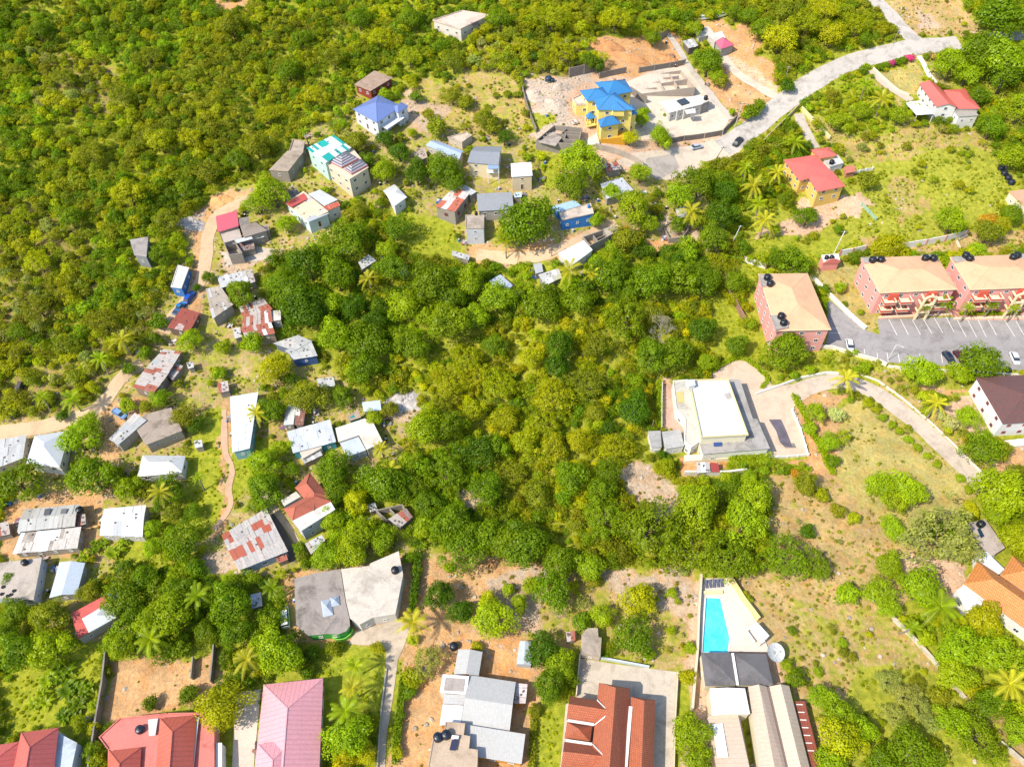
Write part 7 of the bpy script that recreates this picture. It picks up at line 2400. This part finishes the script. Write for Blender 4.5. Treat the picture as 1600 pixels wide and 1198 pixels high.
def vehicles():
    car('dark grey four-wheel-drive driving up the pale road', (1146, 231), (1159, 217), '2b3238', 'car', 4.7, 1.9, 1.75, box=False)
    car('silver sedan parked in front of the piered wall', (1079, 234), (1097, 230), 'b4bcc6')
    car('blue compact car nosing out beside the small blue-walled house', (292, 474), (302, 460), '1d4fae')
    car('teal-blue pickup parked next to the rust-striped shack', (276, 491), (287, 477), '2273ac', 'pickup', 4.8, 1.8, 1.6)
    car('pale blue car with a bright windscreen beside the lane', (179, 643), (196, 653), '7da2cf')
    car('blue car partly cut off at the edge of the bare yard', (-6, 788), (17, 786), '2877c8', L=4.5)
    car('white passenger van parked under trees by the broad flat roof', (448, 981), (446, 952), 'eceeec', 'van', 4.9, 1.85, 2.1, box=True)
    car('white sedan parked alone near the side-on pink block', (1325, 535), (1328, 548), 'e9ecee')
    car('dark navy sedan in the lower parking row', (1476, 554), (1486, 567), '1b2740')
    car('maroon car half under the tree in the lower parking row', (1493, 553), (1503, 565), '5c1f28')
    car('white hatchback at the far end of the lower parking row', (1580, 553), (1588, 571), 'eceeef')
    car('silver car hidden behind the parking tree', (1522, 546), (1531, 557), 'b8bcc0')
    car('white pickup on the orange earth above the pink pyramid roof', (1120, 28), (1131, 25), 'e6e6e4', 'pickup', 4.8, 1.8, 1.6)
    car('pale car parked beside the rear tank of the pink pyramid-roof house', (1094, 31), (1104, 30), 'cfd3d3')
    for i, (x, y) in enumerate([(1565, 262), (1570, 270), (1576, 277), (1581, 284)]):
        tank(x, y, 0, ['black tank in the row by the edge terracotta roof, ' + s for s in ('farthest one', 'second one', 'third one', 'closest one')][i], 1.05, 1.5, '20242e')
    tank(709, 1009, 0, 'black tank at the corner of the bare brown yard', .9, 1.5, '1a2230')
    tank(138, 1126, 0, 'grey-blue round tank between the red roofs and the tall dark wall', .9, 1.5, '5d6a7c')
    tank(857, 123, 0, 'dark tank cluster on rubble behind the yellow house, bigger one', 1.2, 1.6, '26384e')
    tank(863, 125, 0, 'dark tank cluster on rubble behind the yellow house, smaller one', .8, 1.2, '26384e')
    tank(1574, 578, 0, 'dark tank behind the dark brown roof', 1.0, 1.7, '20242e')
    pole('tall pale pole on the grass beside the curved-gable pink building', (1303, 396), 9, .6, .17, .9, col='e2ddd0')
    pole('leaning concrete pole at the road by the piered wall', (1148, 199), 9.5, .8, .18, 1.0, col='b9ada0')
    pole('slim pole beside the road bend near the clipped bush', (1225, 128), 6, .3, .14, .7)
    pole('slim pole on the verge where the roads meet', (1395, 69), 6, .4, .14, .7)
    pole('wooden pole on the verge above the palms', (1110, 262), 8, 3.0, .16, .8, col='6b5a48')
    pole('slim wooden pole beside the dirt lane', (862, 401), 7, .1, .12, .6, col='6b5a48')
    pole('pale pole in front of the dark tree by the grass strip', (1140, 388), 9, 1.6, .13, .6, col='cfd4d4')
    pole('lamp post on the kerb of the car park', (1387, 563), 6.5, 0, .09, None, 'lamp post', 'street_lamp', True, 'd8d8d4')
    pole('thin mast beside the small villa wing', (1018, 672), 4.5, 0, .06, None, 'mast', 'mast', False, 'a8a8a4')

def extras():
    T1 = lambda *a: dict(rise=.2, win=0)
    X = [
        ('shed', 'narrow white sheet roof strip below the rose-pink roofed house', [(367, 375), (393, 368), (395, 374), (369, 381)], 2.3, [PALES[3], PALES[0]]),
        ('shed', 'second white roof strip, further from the rose-pink roof', [(395, 368), (411, 364), (413, 370), (397, 374)], 2.3, [PALES[3], PALES[0]]),
        ('shack', 'dusty brown roof under the two white roof strips', [(371, 383), (396, 376), (398, 388), (374, 394)], 2.2, [conc('a89484', .6), RUSTS[3]]),
        ('shed', 'small square concrete-topped annexe beside the rose-pink roofed house', [(407, 354), (420, 352), (421, 362), (409, 364)], 2.4, [conc('bfae9c', .5), conc('b0a090', .5)]),
        ('shed', 'reddish lean-to at the end of the white and grey shack roofs', [(385, 424), (394, 421), (399, 440), (391, 443)], 2.3, [RUSTS[2], RUSTS[0]]),
        ('shed', 'crumpled rusty sheets over a dark hollow below the retaining wall', [(943, 258), (964, 254), (971, 264), (950, 269)], 1.9, RUSTS[:3]),
        ('shed', 'small grey ruin of a roof at the uphill end of the long blue-grey roof', [(646, 240), (664, 232), (668, 246), (653, 252)], 2.2, [conc('c0ae9c', .7), conc('b8a694', .7)]),
        ('shed', 'tiny pale blue awning between the plain grey roof and the leafy tree', [(803, 303), (815, 301), (815, 308), (804, 309)], 2.2, [seam('bcd2e4', .5, .9), PALES[3]]),
        ('shed', 'small rusty annexe at the end of the long grey speckled roof', [(120, 806), (134, 804), (134, 818), (121, 822)], 2.1, RUSTS[:3]),
        ('shed', 'open scrap roof beside the ragged streaked roof', [(262, 588), (276, 568), (286, 572), (270, 594)], 1.8, RUSTS),
        ('shed', 'small white roof below the ragged streaked roof', [(292, 568), (302, 566), (303, 574), (294, 576)], 1.9, PALES[:2]),
        ('shed', 'grey sheet roof tucked under the tree beside the striped rusty roofs', [(364, 515), (375, 512), (378, 526), (367, 529)], 1.9, PALES[:3]),
        ('shed', 'low dark sheet roof behind the red and tan roofed house', [(441, 304), (463, 296), (470, 304), (449, 314)], 2.2, [RUSTS[3], conc('8a8078', .6)]),
        ('shed', 'small pale roof among trees below the tiny hidden shack', [(622, 420), (634, 418), (636, 428), (624, 431)], 2.0, PALES[:2]),
        ('shack', 'mottled zinc roof partly under trees beside the narrow footpath top', [(340, 600), (356, 596), (358, 610), (343, 614)], 2.2, RUSTS[:3]),
        ('shed', 'little roof in the greenery beyond the off-white hipped roof', [(304, 690), (316, 688), (317, 698), (305, 700)], 2.0, PALES),
        ('shed', 'tiny zinc roof under the trees behind the broad flat concrete roof', [(430, 868), (446, 862), (450, 874), (434, 880)], 2.0, RUSTS[:3]),
        ('shack', 'blue-grey sheet roof hidden among trees beside the white passenger van', [(392, 930), (408, 926), (410, 946), (394, 950)], 2.2, [seam('aab6c8', .5, .9), PALES[1]]),
        ('shed', 'pale scrap-covered roof at the edge below the pale ribbed roof', [(-12, 820), (14, 816), (16, 834), (-10, 840)], 2.0, RUSTS[:3]),
        ('shed', 'small grey roof beside the concrete frame of the rust-streaked ruin', [(575, 790), (586, 786), (590, 796), (578, 800)], 2.0, PALES[:3]),
        ('shack', 'white-edged lean-to at the foot of the teal-walled house', [(470, 716), (500, 704), (504, 711), (476, 724)], 2.1, PALES),
        ('shed', 'small zinc roof between the pale boundary wall and the swimming pool side trees', [(884, 988), (898, 986), (899, 1000), (886, 1002)], 1.8, RUSTS[:3]),
    ]
    for nm, lab, q, h, mats in X:
        if len(q) < 4:
            continue
        b = Bld(nm, lab, 'shed' if nm == 'shed' else 'shack', None, q, h)
        b.vol(q, h, paint('9a8f82', .5), 'shed', mats, rise=.25, tin=(3, 2, tuple(2 for _ in mats)), win=0, ov=.15)
    # clutter beside the houses: drums and scrap
    rr = random.Random(3)
    cols = ['2a63b8', '1f2a38', '2f7f9a', '22262c', '3a6fc0', '9aa4ae']
    names = {'2a63b8': 'blue', '1f2a38': 'dark', '2f7f9a': 'teal', '22262c': 'black', '3a6fc0': 'blue', '9aa4ae': 'grey'}
    ex = [[tuple(p) for p in e] for e in EXCL]
    def free(p):
        a = np.array([[p.x, p.y]])
        return not any(inpoly(a, e)[0] for e in ex)
    done = set()
    for short, x, y in list(BL):
        if y > 860 and x > 700 or x > 1100 or short in done or 'block' in short and 'pink' in short:
            continue
        done.add(short)
        def spot(d0, d1):
            for _ in range(40):
                a = rr.uniform(0, 6.28)
                d = rr.uniform(d0, d1)
                p = GT(x + d * math.cos(a), y + d * math.sin(a) * .8)
                if free(p):
                    return p
            return None
        p = spot(22, 46)
        if p is not None:
            c = rr.choice(cols)
            r = empty('drum', (p.x, p.y, p.z))
            tag(r, f"{names[c]} plastic drum standing on the ground beside {short}", 'drum', 'drums in the yards')
            g = MB()
            g.lathe((0, 0, 0), [(.36, 0), (.38, .05), (.38, .4), (.35, .43), (.38, .46), (.38, .9), (.33, .98)], 12)
            g.build('body', plain(c, .4), r, True)
            g = MB()
            g.lathe((0, 0, .98), [(.3, 0), (.3, .04), (.05, .05)], 12)
            g.build('lid', plain('d8d8d4', .5), r, True)
        p = spot(20, 50)
        if p is not None:
            mats = [paint('8a7a68', .5), RUSTS[1], RUSTS[0], plain('3f6fb0', .6), paint('d8d4cc', .3), paint('4a4038', .4)]
            g = MB()
            for k in range(16):
                g.box((rr.uniform(-.8, .8), rr.uniform(-.6, .6), .12 + k * .02), (rr.uniform(.9, 1.8), rr.uniform(.3, 1.0), rr.uniform(.08, .3)), rr.uniform(0, 3.1), rr.randrange(6), rr.uniform(-.25, .25))
            o = g.build('scrap_heap', mats)
            o.location = p
            tag(o, f"heap of old boards, sheets and scrap beside {short}", 'scrap heap', 'scrap heaps in the yards')
    # chairs at the head of the pool
    fab = plain('5a5f72', .7)
    frm = plain('e6e6e2', .4)
    def chair_mesh():
        a = MB()
        a.box((0, .25, .38), (.6, 1.25, .08))
        a.box((0, -.62, .58), (.6, .75, .08), 0, 0, -.55)
        return a
    for i, (x, y) in enumerate([(1103, 914), (1109, 913.5), (1115, 913), (1121, 912.5), (1127, 912)]):
        p = GT(x, y, .45)
        r = empty('deck_chair', (p.x, p.y, p.z), math.radians(180 + rr.uniform(-8, 8)))
        tag(r, ['deck chair at the wall end of the row at the head of the pool', 'second deck chair from the wall in the row at the pool head', 'middle deck chair of the row at the pool head',
                'fourth deck chair from the wall in the row at the pool head', 'deck chair nearest the yellow wall in the row at the pool head'][i], 'deck chair', 'deck chairs at the head of the pool')
        chair_mesh().build('sling', fab, r)
        g = MB()
        for sx in (-.3, .3):
            g.bar((sx, -.3, .34), (sx, .85, .34), .05)
            g.bar((sx, -.2, 0), (sx, -.2, .34), .05)
            g.bar((sx, .75, 0), (sx, .75, .34), .05)
        g.build('frame', frm, r)

def mound(px, py, rx, ry, h, mat, name, label, cat, seed):
    p = GT(px, py)
    rs = random.Random(seed)
    b = MB()
    R, S = 9, 26
    for i in range(R + 1):
        for j in range(S):
            a = 6.2832 * j / S
            t = i / R
            k = 1 + .22 * math.sin(2 * a + seed) + .12 * math.sin(5 * a + seed * 2)
            x, y = rx * t * k * math.cos(a), ry * t * k * math.sin(a)
            z = h * (1 - t * t) ** 1.3 * (1 + rs.uniform(-.18, .18)) + (tz(p.x + x, p.y + y) - p.z) - (.25 if i == R else 0)
            b.v.append((x, y, z))
    for i in range(R):
        for j in range(S):
            b.f.append((i * S + j, (i + 1) * S + j, (i + 1) * S + (j + 1) % S, i * S + (j + 1) % S))
            b.m.append(0)
    o = b.build(name, mat)
    o.location = (p.x, p.y, p.z)
    tag(o, label, cat)

def mounds():
    OE = conc('d99a62', .6)
    GE = conc('cdb9a4', .9)
    mound(948, 72, 6, 3.4, 1.8, OE, 'earth_mound', 'broad heap of orange earth in the upper corner of the orange lot', 'earth mound', 1)
    mound(985, 92, 7, 2.6, 1.3, OE, 'earth_mound', 'long low heap of orange earth in the middle of the orange lot', 'earth mound', 2)
    mound(1042, 92, 4.5, 2.4, 1.3, OE, 'earth_mound', 'small heap of orange earth near the pale strip of the orange lot', 'earth mound', 3)
    mound(835, 150, 4.5, 3, 1.0, GE, 'rubble_mound', 'heap of grey-pink rubble beside the long grey side wall', 'rubble heap', 4)
    mound(868, 165, 5.5, 3, 1.1, GE, 'rubble_mound', 'spread heap of pale rubble in the middle of the rubble lot', 'rubble heap', 5)
    mound(878, 136, 4, 2.4, 1.0, GE, 'rubble_mound', 'heap of pale rubble behind the yellow house terrace', 'rubble heap', 6)
    mound(345, 314, 3.6, 2.4, 1.1, conc('e0ac6c', .2), 'sand_heap', 'rounded heap of orange builder\'s sand at the head of the village road', 'sand heap', 7)
    mound(630, 628, 4.5, 4.2, .9, conc('cfc6c0', .9), 'rubble_mound', 'heap of whitish rubble and rubbish behind the angular cream roof', 'rubble heap', 8)
    mound(300, 350, 4, 3, .9, conc('c4bcb4', .9), 'rubble_mound', 'heap of grey rubble beside the village road above the rose-pink roof', 'rubble heap', 9)
# ------------------------------------------------------------------ single trees: kind, x, y, radius (photo px), tint
TL = """
B 425 300 30 b;B 400 318 20 b;B 447 350 17 b;B 555 222 20 o;B 602 218 17 d;B 622 238 17 d;B 600 268 22 b;B 690 262 26 m;B 708 285 20 m;B 650 270 24 d
U 680 200 20 o;U 650 152 12 m;B 706 150 15 o;U 770 200 14 o;B 708 98 18 o;B 788 215 14 d;B 755 186 18 o;B 575 250 14 m;U 668 180 12 o;U 728 160 15 o
B 543 375 32 m;B 618 358 22 m;B 820 348 42 m;B 795 365 22 b;B 905 250 32 b;B 892 288 26 m;B 1000 270 18 b;B 1090 285 30 m;B 1062 308 22 b;B 990 322 30 b;B 955 300 14 b;B 930 345 14 b;B 1125 335 30 d;B 1115 372 26 m;B 1012 350 18 b
B 978 375 22 o;U 973 362 13 r;B 1002 392 16 d;B 1135 300 22 d;B 1060 350 15 m;B 1090 345 18 b
B 480 412 32 d;B 527 432 32 m;B 457 455 30 m;B 475 487 36 d;B 520 475 22 b;B 550 482 22 d;B 523 527 34 b;B 575 538 32 m;B 573 572 26 m;B 586 502 22 d;B 612 418 24 m;B 675 442 36 m;B 733 443 28 b;B 700 462 26 m;B 633 475 26 b;B 702 502 36 e;B 645 540 26 m;B 775 465 28 b;B 430 574 26 y;B 605 390 18 b;B 440 440 20 m;B 560 330 15 o;B 742 495 24 b;B 665 495 20 b;B 545 430 18 d
B 845 478 30 m;B 875 540 30 d;B 872 572 22 d;B 950 432 32 m;B 1013 440 32 m;B 1058 435 32 m;B 1098 442 26 m;F 975 500 40 e;B 1095 515 24 d;X 1033 518 34 f;B 1017 552 30 m;B 1058 553 30 m;B 1103 566 17 b;B 1150 540 20 m;B 1148 443 19 m;B 905 470 26 m;B 930 540 22 o;B 1020 490 22 o
B 990 640 28 d;B 948 668 14 d;B 1038 425 18 m;B 980 455 22 m
P 520 198 19 m;P 700 258 18 b;P 1178 290 26 y;P 1195 345 24 y;P 1215 270 20 y;P 1242 222 20 b;P 1377 155 22 y;P 1352 132 18 b;P 890 422 26 y;P 925 428 20 y;P 1080 330 22 y;P 790 378 18 b;P 575 435 20 y;P 190 530 22 y;P 157 560 20 b;P 112 622 22 b;P 66 620 18 b;P 250 768 22 y;P 235 998 32 b;P 308 930 28 b;P 385 1030 26 y;P 645 972 30 y;P 555 1040 22 b;P 550 1075 24 y;P 540 1110 30 b;P 1464 630 24 y;P 1322 592 24 y;P 1470 948 34 b;P 1578 1068 34 y;P 400 645 20 y;P 610 735 24 y;P 475 205 12 b;P 1165 262 18 b;P 1185 318 18 b;P 425 918 20 m;P 1425 980 20 b;P 310 745 12 b;P 595 700 16 y
P 1478 472 18 m;P 1447 478 12 m;P 1513 480 14 b;P 1551 476 14 m;P 1585 482 12 b
N 100 1075 24 m;N 60 1092 22 b;N 92 1050 22 m;N 122 1100 22 m;N 128 870 16 b;N 150 852 16 m;N 172 862 18 b;N 196 842 14 b;N 70 1060 20 b;N 130 1075 18 m;N 642 825 14 m;N 100 1112 20 m;N 655 850 12 m;N 540 850 10 b;N 230 940 14 m;N 1055 385 14 m;N 1150 400 14 m
B 27 752 34 m;B 120 685 32 b;B 142 742 36 m;B 200 763 24 b;U 223 765 18 o;B 140 660 20 b;B 270 728 14 m;B 266 768 24 m;B 270 802 18 o;B 283 848 30 m;B 288 652 20 o;B 250 622 18 b;U 200 634 16 b;B 325 433 12 m;B 374 455 22 m;U 396 536 21 b;B 300 530 20 b;U 247 505 15 m;U 226 552 14 m;U 200 578 12 m;U 345 585 12 b;U 348 543 15 b;U 308 450 8 d;B 240 825 16 b;B 305 665 14 d;B 300 800 14 m;U 98 650 12 d;B 240 855 18 b;U 185 750 12 o;B 250 790 14 m
B 413 762 30 m;B 410 722 25 b;B 426 642 22 m;B 520 738 30 m;B 522 768 24 m;B 533 616 18 m;B 475 620 28 o;B 600 755 38 m;B 585 654 15 b;B 620 768 25 m;B 653 762 22 m;B 666 788 25 m;F 695 742 34 e;B 663 670 32 b;B 700 668 26 m;B 640 722 20 b;B 750 705 30 d;B 775 697 25 m;B 757 766 30 m;B 710 815 34 m;B 725 858 34 m;B 758 838 30 e;B 790 850 30 m;B 555 782 22 y;B 520 812 20 b;B 560 838 28 b;B 550 866 28 b;B 510 868 24 b;B 595 845 22 b;U 466 856 12 m;U 640 872 12 m;U 650 892 10 b;B 440 700 16 b;B 455 735 14 m;B 495 782 14 b;B 400 790 18 b;B 610 640 14 o
B 820 852 36 m;B 875 878 32 m;B 922 886 24 b;F 1010 825 50 e;F 945 810 34 e;F 1088 868 42 e;F 1138 872 38 e;F 1172 880 26 e;B 1088 790 40 b;B 1163 813 36 b;B 1182 775 32 b;B 1170 746 15 b;B 940 770 30 m;B 893 745 30 m;B 950 740 24 m;U 1150 724 11 b;U 1172 722 11 b;U 1194 720 10 b;B 840 770 26 o;B 865 700 26 g;B 820 690 24 g;B 905 690 22 g;F 860 620 32 g;F 780 600 30 g;F 730 560 26 g;B 830 560 20 g;F 920 600 28 o;U 1035 710 9 d;U 1047 700 8 b;U 1030 735 10 g
F 700 600 26 g;F 690 640 20 o;B 740 640 22 g;B 790 655 22 g;F 850 660 24 g;F 960 700 24 g;B 770 540 20 m;B 1060 600 10 b;B 930 645 18 o;F 800 740 26 o;F 745 590 24 g
B 1275 643 18 b;U 1305 648 15 w;B 1295 692 18 b;U 1263 670 13 b;U 1300 722 12 m;B 1374 760 24 b;B 1418 768 30 b;B 1398 782 22 b;B 1398 830 20 b;U 1260 831 14 d;U 1308 798 14 o;U 1333 808 12 g;B 1257 758 20 o;U 1244 742 12 r;U 1285 776 12 g;F 1475 846 56 f;F 1225 872 38 e;F 1275 884 26 e;B 1386 882 25 b;B 1563 770 45 b;B 1592 840 30 g;B 1555 800 26 b;U 1515 797 16 g;B 1510 650 18 b;U 1487 662 15 w;U 1472 650 10 w;B 1533 702 30 m;U 1515 690 12 r;B 1561 700 20 o;U 1513 765 8 b
U 1355 631 8 g;U 1368 641 8 g;U 1380 652 8 b;U 1393 663 8 b;U 1406 674 8 b;U 1419 687 8 b;U 1433 700 8 b;U 1449 713 8 b;U 1464 725 8 b;U 1500 747 8 b
B 25 957 24 m;B 30 1022 36 m;B 75 962 28 o;B 76 1012 34 b;B 140 925 18 o;B 193 937 30 m;B 263 962 40 b;B 276 925 26 m;B 190 1010 26 b;U 283 1014 18 m;B 358 948 38 m;B 365 988 28 m;B 350 1102 38 g;U 235 1101 14 m;U 295 1085 16 m;U 148 1102 11 b;B 225 905 24 m;B 320 985 18 m;U 92 985 12 r;B 240 1010 18 m;B 10 990 24 m;B 390 905 16 b;B 210 960 20 m;B 15 905 14 m
B 438 1025 38 b;B 550 1150 36 b;B 540 1178 25 y;B 572 1182 18 y;B 688 930 26 d;B 723 956 22 d;B 768 966 32 b;U 763 940 18 y;U 793 920 13 b;F 668 1033 24 f;U 645 1058 18 g;U 640 1080 12 m;U 625 1118 9 m;U 621 1175 11 y;U 700 886 9 b;B 812 942 18 b;U 645 1000 10 b;U 590 1012 12 g;U 830 915 16 b
B 863 927 34 m;B 922 888 18 b;B 1002 936 28 g;U 910 971 18 m;B 941 960 20 b;B 990 998 32 m;U 1014 1022 12 b;U 1079 1012 12 b;U 1074 1058 15 g;B 848 1018 26 d;B 876 1037 28 b;B 858 1074 30 m;B 1078 1144 30 b;B 1090 1187 28 b;U 1050 925 10 b;U 1048 985 10 b;X 872 960 20 f;U 745 1010 10 g;B 838 1110 10 o
U 1323 925 20 b;B 1370 925 25 b;B 1386 947 20 b;B 1438 920 36 b;B 1400 895 16 b;B 1538 972 32 g;B 1495 1012 36 b;B 1550 1022 38 b;B 1490 1052 28 b;U 1243 1060 18 m;B 1283 1090 22 b;B 1308 1117 30 b;B 1313 1152 38 g;B 1350 1142 22 b;B 1300 1190 30 b;U 1315 1005 9 b;U 1278 1050 9 b;U 1238 985 7 m;F 1385 1062 20 f;F 1412 1085 24 f;F 1440 1108 20 f;F 1400 1120 18 f;F 1432 1068 14 o;F 1455 1130 16 f;B 1425 1175 40 m;B 1488 1130 28 b;F 1528 1150 38 e;B 1545 1102 28 m;U 1468 1090 18 o;U 1460 1165 12 g;B 1380 1190 26 m;U 1500 970 10 y;B 1590 1140 26 b;U 1205 880 14 o;B 1230 1040 12 b
B 1232 546 33 m;B 1445 584 27 b;B 1533 566 35 m;B 1503 586 18 b;U 1268 578 10 b;U 1350 573 12 b;U 1340 580 9 b;B 1240 408 28 m;B 1212 405 20 m;B 1383 388 26 g;B 1262 338 18 m;B 1488 345 26 b;B 1580 336 18 m;U 1545 346 16 r;B 1545 362 22 o;B 1565 350 15 g;U 1345 488 6 b;U 1312 452 12 b;U 1318 447 6 w;U 1310 360 10 m;B 1225 310 12 m;B 1210 360 10 b
B 1405 180 18 b;B 1550 198 22 m;B 1580 246 24 b;U 1355 283 18 o;U 1283 220 8 o;U 1230 135 13 d;B 1533 84 36 m;B 1563 97 36 b;B 1570 118 30 m;B 1488 100 26 b;B 1563 26 36 m;B 1587 38 26 b;B 1512 115 22 b;B 1530 150 18 m;B 1595 170 26 b;U 1430 195 8 g;U 1445 193 7 m;U 1484 186 7 m;B 1380 175 12 b;B 1345 175 16 b;B 1310 190 18 b;B 1300 150 12 o;B 1595 110 22 m;F 1510 175 14 f
U 1375 106 7 m;U 1384 102 7 m;U 1393 99 7 k;U 1403 98 7 m;U 1412 95 7 m;U 1421 91 7 k;U 1448 90 6 m;U 1458 89 6 k
B 1107 97 25 m;B 1118 118 14 b;U 1126 127 14 o;U 1176 174 14 m;U 1187 165 12 m;U 1166 182 10 b;U 1167 170 7 r;U 1005 177 12 b;B 1003 188 12 b;B 1030 212 18 b;B 1040 222 14 b;B 983 216 13 y;U 935 103 14 d;B 1170 27 16 m;B 1192 45 20 m;B 1150 20 14 m;U 833 88 9 d;U 805 100 9 m;U 848 103 12 o;B 1085 45 14 b;U 1143 175 7 b;U 1040 180 4 b;B 1020 60 14 m;B 920 95 16 m
B 360 40 20 o;F 330 20 17 m;F 190 150 22 o;F 100 120 19 o;B 250 220 22 g;F 140 240 24 o;B 60 50 17 m;F 20 110 15 o;F 230 90 22 o;F 320 270 24 o;B 370 250 20 m;F 300 215 19 g;B 260 345 20 o;F 60 410 22 g;F 60 480 24 o;F 160 500 26 o;B 110 340 20 m;F 30 340 19 g;B 200 300 24 g;F 140 420 17 m;B 30 520 17 m;F 100 540 20 o;B 250 400 19 m;F 490 150 22 g;B 520 90 20 o;F 590 60 20 g;B 560 30 19 m;F 640 90 20 g;B 450 110 19 m;F 420 180 20 g;B 400 230 22 o;F 470 60 19 m;B 640 30 19 m;F 860 30 26 g;F 960 30 26 g;F 1040 40 16 g;B 1220 60 26 g;F 1260 40 28 g;B 1300 55 22 g;F 1340 40 22 g;B 1352 62 13 m;F 1238 92 18 o;B 1230 20 24 o;F 1290 15 22 g;B 780 30 20 m;F 820 70 16 g;F 880 80 20 g;F 690 70 14 m
"""

HEDGE = [("hedge", "tall narrow dark hedge down from the broad flat concrete roof", [(655, 868), (652, 900), (648, 935), (645, 960)], 1.6, 2.2, 'd'),
         ("hedge", "clipped green hedge beside the villa pool cover", [(1240, 622), (1258, 655), (1275, 690), (1300, 740)], 1.6, 1.4, 'b'),
         ("hedge", "green hedge framing the villa's pale concrete yard", [(1105, 585), (1150, 560), (1172, 568), (1198, 592), (1190, 606)], 1.2, 1.0, 'b'),
         ("hedge", "green hedge along the outer side wall of the villa patio", [(1030, 600), (1030, 640), (1028, 668)], 1.8, 1.4, 'b'),
         ("hedge", "thick green creeper bank below the large white villa", [(1142, 722), (1170, 724), (1198, 720)], 3.2, 2.0, 'b'),
         ("hedge", "green hedge beyond the end of the villa terrace", [(1262, 735), (1230, 732), (1205, 728)], 1.6, 1.2, 'b'),
         ("hedge", "row of dark low shrubs along the concrete path at the bottom", [(632, 1060), (626, 1110), (618, 1190)], 1.4, 1.6, 'm'),
         ("hedge", "trimmed hedge in front of the end pink block planting", [(1500, 492), (1545, 492), (1590, 490)], 1.0, .9, 'b'),
         ("hedge", "trimmed hedge along the far edge of the mown lawn", [(1368, 108), (1392, 100), (1425, 90)], 1.4, 1.2, 'm'),
         ("hedge", "rough green edge between the lawn and the terracotta house", [(836, 1105), (832, 1150), (830, 1200)], 1.2, 1.2, 'o')]

def hedges():
    for nm, lab, pts, w, h, tint in HEDGE:
        P = dense([Vector((p.x, p.y, 0)) for p in smooth_line([GT(*p) for p in pts], 4)], .5, False)
        rs = np.random.RandomState(int(pts[0][0]))
        c0 = P[0]
        C, N, LV = [], [], []
        base = tz(c0.x, c0.y)
        for p in P:
            n = int(26 * (w * .5 + h))
            u = rs.rand(n, 3) - .5
            u[:, 2] += .5
            ww = w * (.8 + .4 * vnoise(p.x, p.y, 1.5, 3))
            hh = h * (.75 + .5 * vnoise(p.x, p.y, 1.8, 4))
            ang = rs.rand(n) * math.pi
            sgn = np.stack([np.cos(ang), rs.randn(n) * .3, np.sin(ang)], 1)
            d = (P[min(P.index(p) + 1, len(P) - 1)] - P[max(0, P.index(p) - 1)]).normalized() if False else None
            pos = np.stack([p.x - c0.x + (rs.rand(n) - .5) * ww, p.y - c0.y + (rs.rand(n) - .5) * ww, tz(p.x, p.y) - base + hh * (.15 + .85 * np.sqrt(rs.rand(n)))], 1)
            C.append(pos)
            N.append(rs.randn(n, 3) * .7 + np.array([0, 0, .8]))
            LV.append(rs.rand(n))
        me = leaf_mesh('hedge', np.concatenate(C), np.concatenate(N), .34, np.concatenate(LV), LEAF, rs=rs)
        o = bpy.data.objects.new('hedge', me)
        COL.objects.link(o)
        o.location = (c0.x, c0.y, base)
        o.color = (*TINT[tint], 1)
        tag(o, lab, 'hedge')
        EXCL.append([(p.x + w * .4, p.y) for p in P] + [(p.x - w * .4, p.y) for p in P[::-1]])

# ------------------------------------------------------------------ light
def light():
    w = bpy.data.worlds.new('World')
    sc.world = w
    w.use_nodes = True
    nt = w.node_tree
    sky = nt.nodes.new('ShaderNodeTexSky')
    sky.sky_type = 'NISHITA'
    sky.sun_disc = False
    el = math.radians(49)
    # towards the sun: from the picture's lower left side
    to = Vector((-math.cos(math.radians(30)), -math.sin(math.radians(30)), 0)) * math.cos(el) + Vector((0, 0, math.sin(el)))
    sky.sun_elevation = el
    sky.sun_rotation = math.atan2(to.x, to.y)
    bg = nt.nodes['Background']
    bg.inputs['Strength'].default_value = SKY
    nt.links.new(sky.outputs[0], bg.inputs['Color'])
    sd = bpy.data.lights.new('sun', 'SUN')
    sd.energy = SUN
    sd.angle = math.radians(.53)
    sd.color = (1.0, .93, .81)
    so = bpy.data.objects.new('sun', sd)
    COL.objects.link(so)
    so.rotation_euler = to.to_track_quat('Z', 'Y').to_euler()
    so.location = (0, 0, 300)
    sc.view_settings.view_transform = 'Standard'
    sc.view_settings.look = 'None'
    sc.view_settings.exposure = EXPO
    sc.view_settings.gamma = 1.0
    sc.render.engine = 'CYCLES'
    sc.cycles.max_bounces = 6
    sc.cycles.diffuse_bounces = 3
    sc.cycles.transmission_bounces = 4
    sc.cycles.use_denoising = True

SKY, SUN, EXPO = .15, 3.5, 1.0
surfaces()
houses()
pool()
walls()
vehicles()
extras()
mounds()
for line in TL.strip().split('\n'):
    for it in line.split(';'):
        k, x, y, r, t = it.split()
        tree(k, float(x), float(y), float(r), t)
BL += [('the swimming pool', 1115, 975), ('the car park', 1440, 530), ('the mown lawn', 1405, 118), ('the road junction', 1430, 75), ('the orange earth lot', 990, 90),
       ('the bare yard', 245, 1075), ('the concrete yard', 960, 1055), ('the dry field', 1320, 1010), ('the villa road', 1420, 665), ('the footpath', 358, 760),
       ('the village road', 150, 640), ('the dirt lane', 820, 400), ('the grassy gully strip', 1160, 520), ('the rocky clearing', 120, 110), ('the tan lawn', 1380, 710),
       ('the villa terrace', 1215, 650), ('the upper woods', 250, 200), ('the hollow', 800, 600), ('the top edge', 560, 20), ('the woods at the edge', 40, 450), ('the scrub above the orange lot', 900, 40),
       ('the bottom palms', 548, 1090), ('the dirt clearing', 360, 5)]
label_trees()
hedges()
build_ground()
build_scatter()
light()
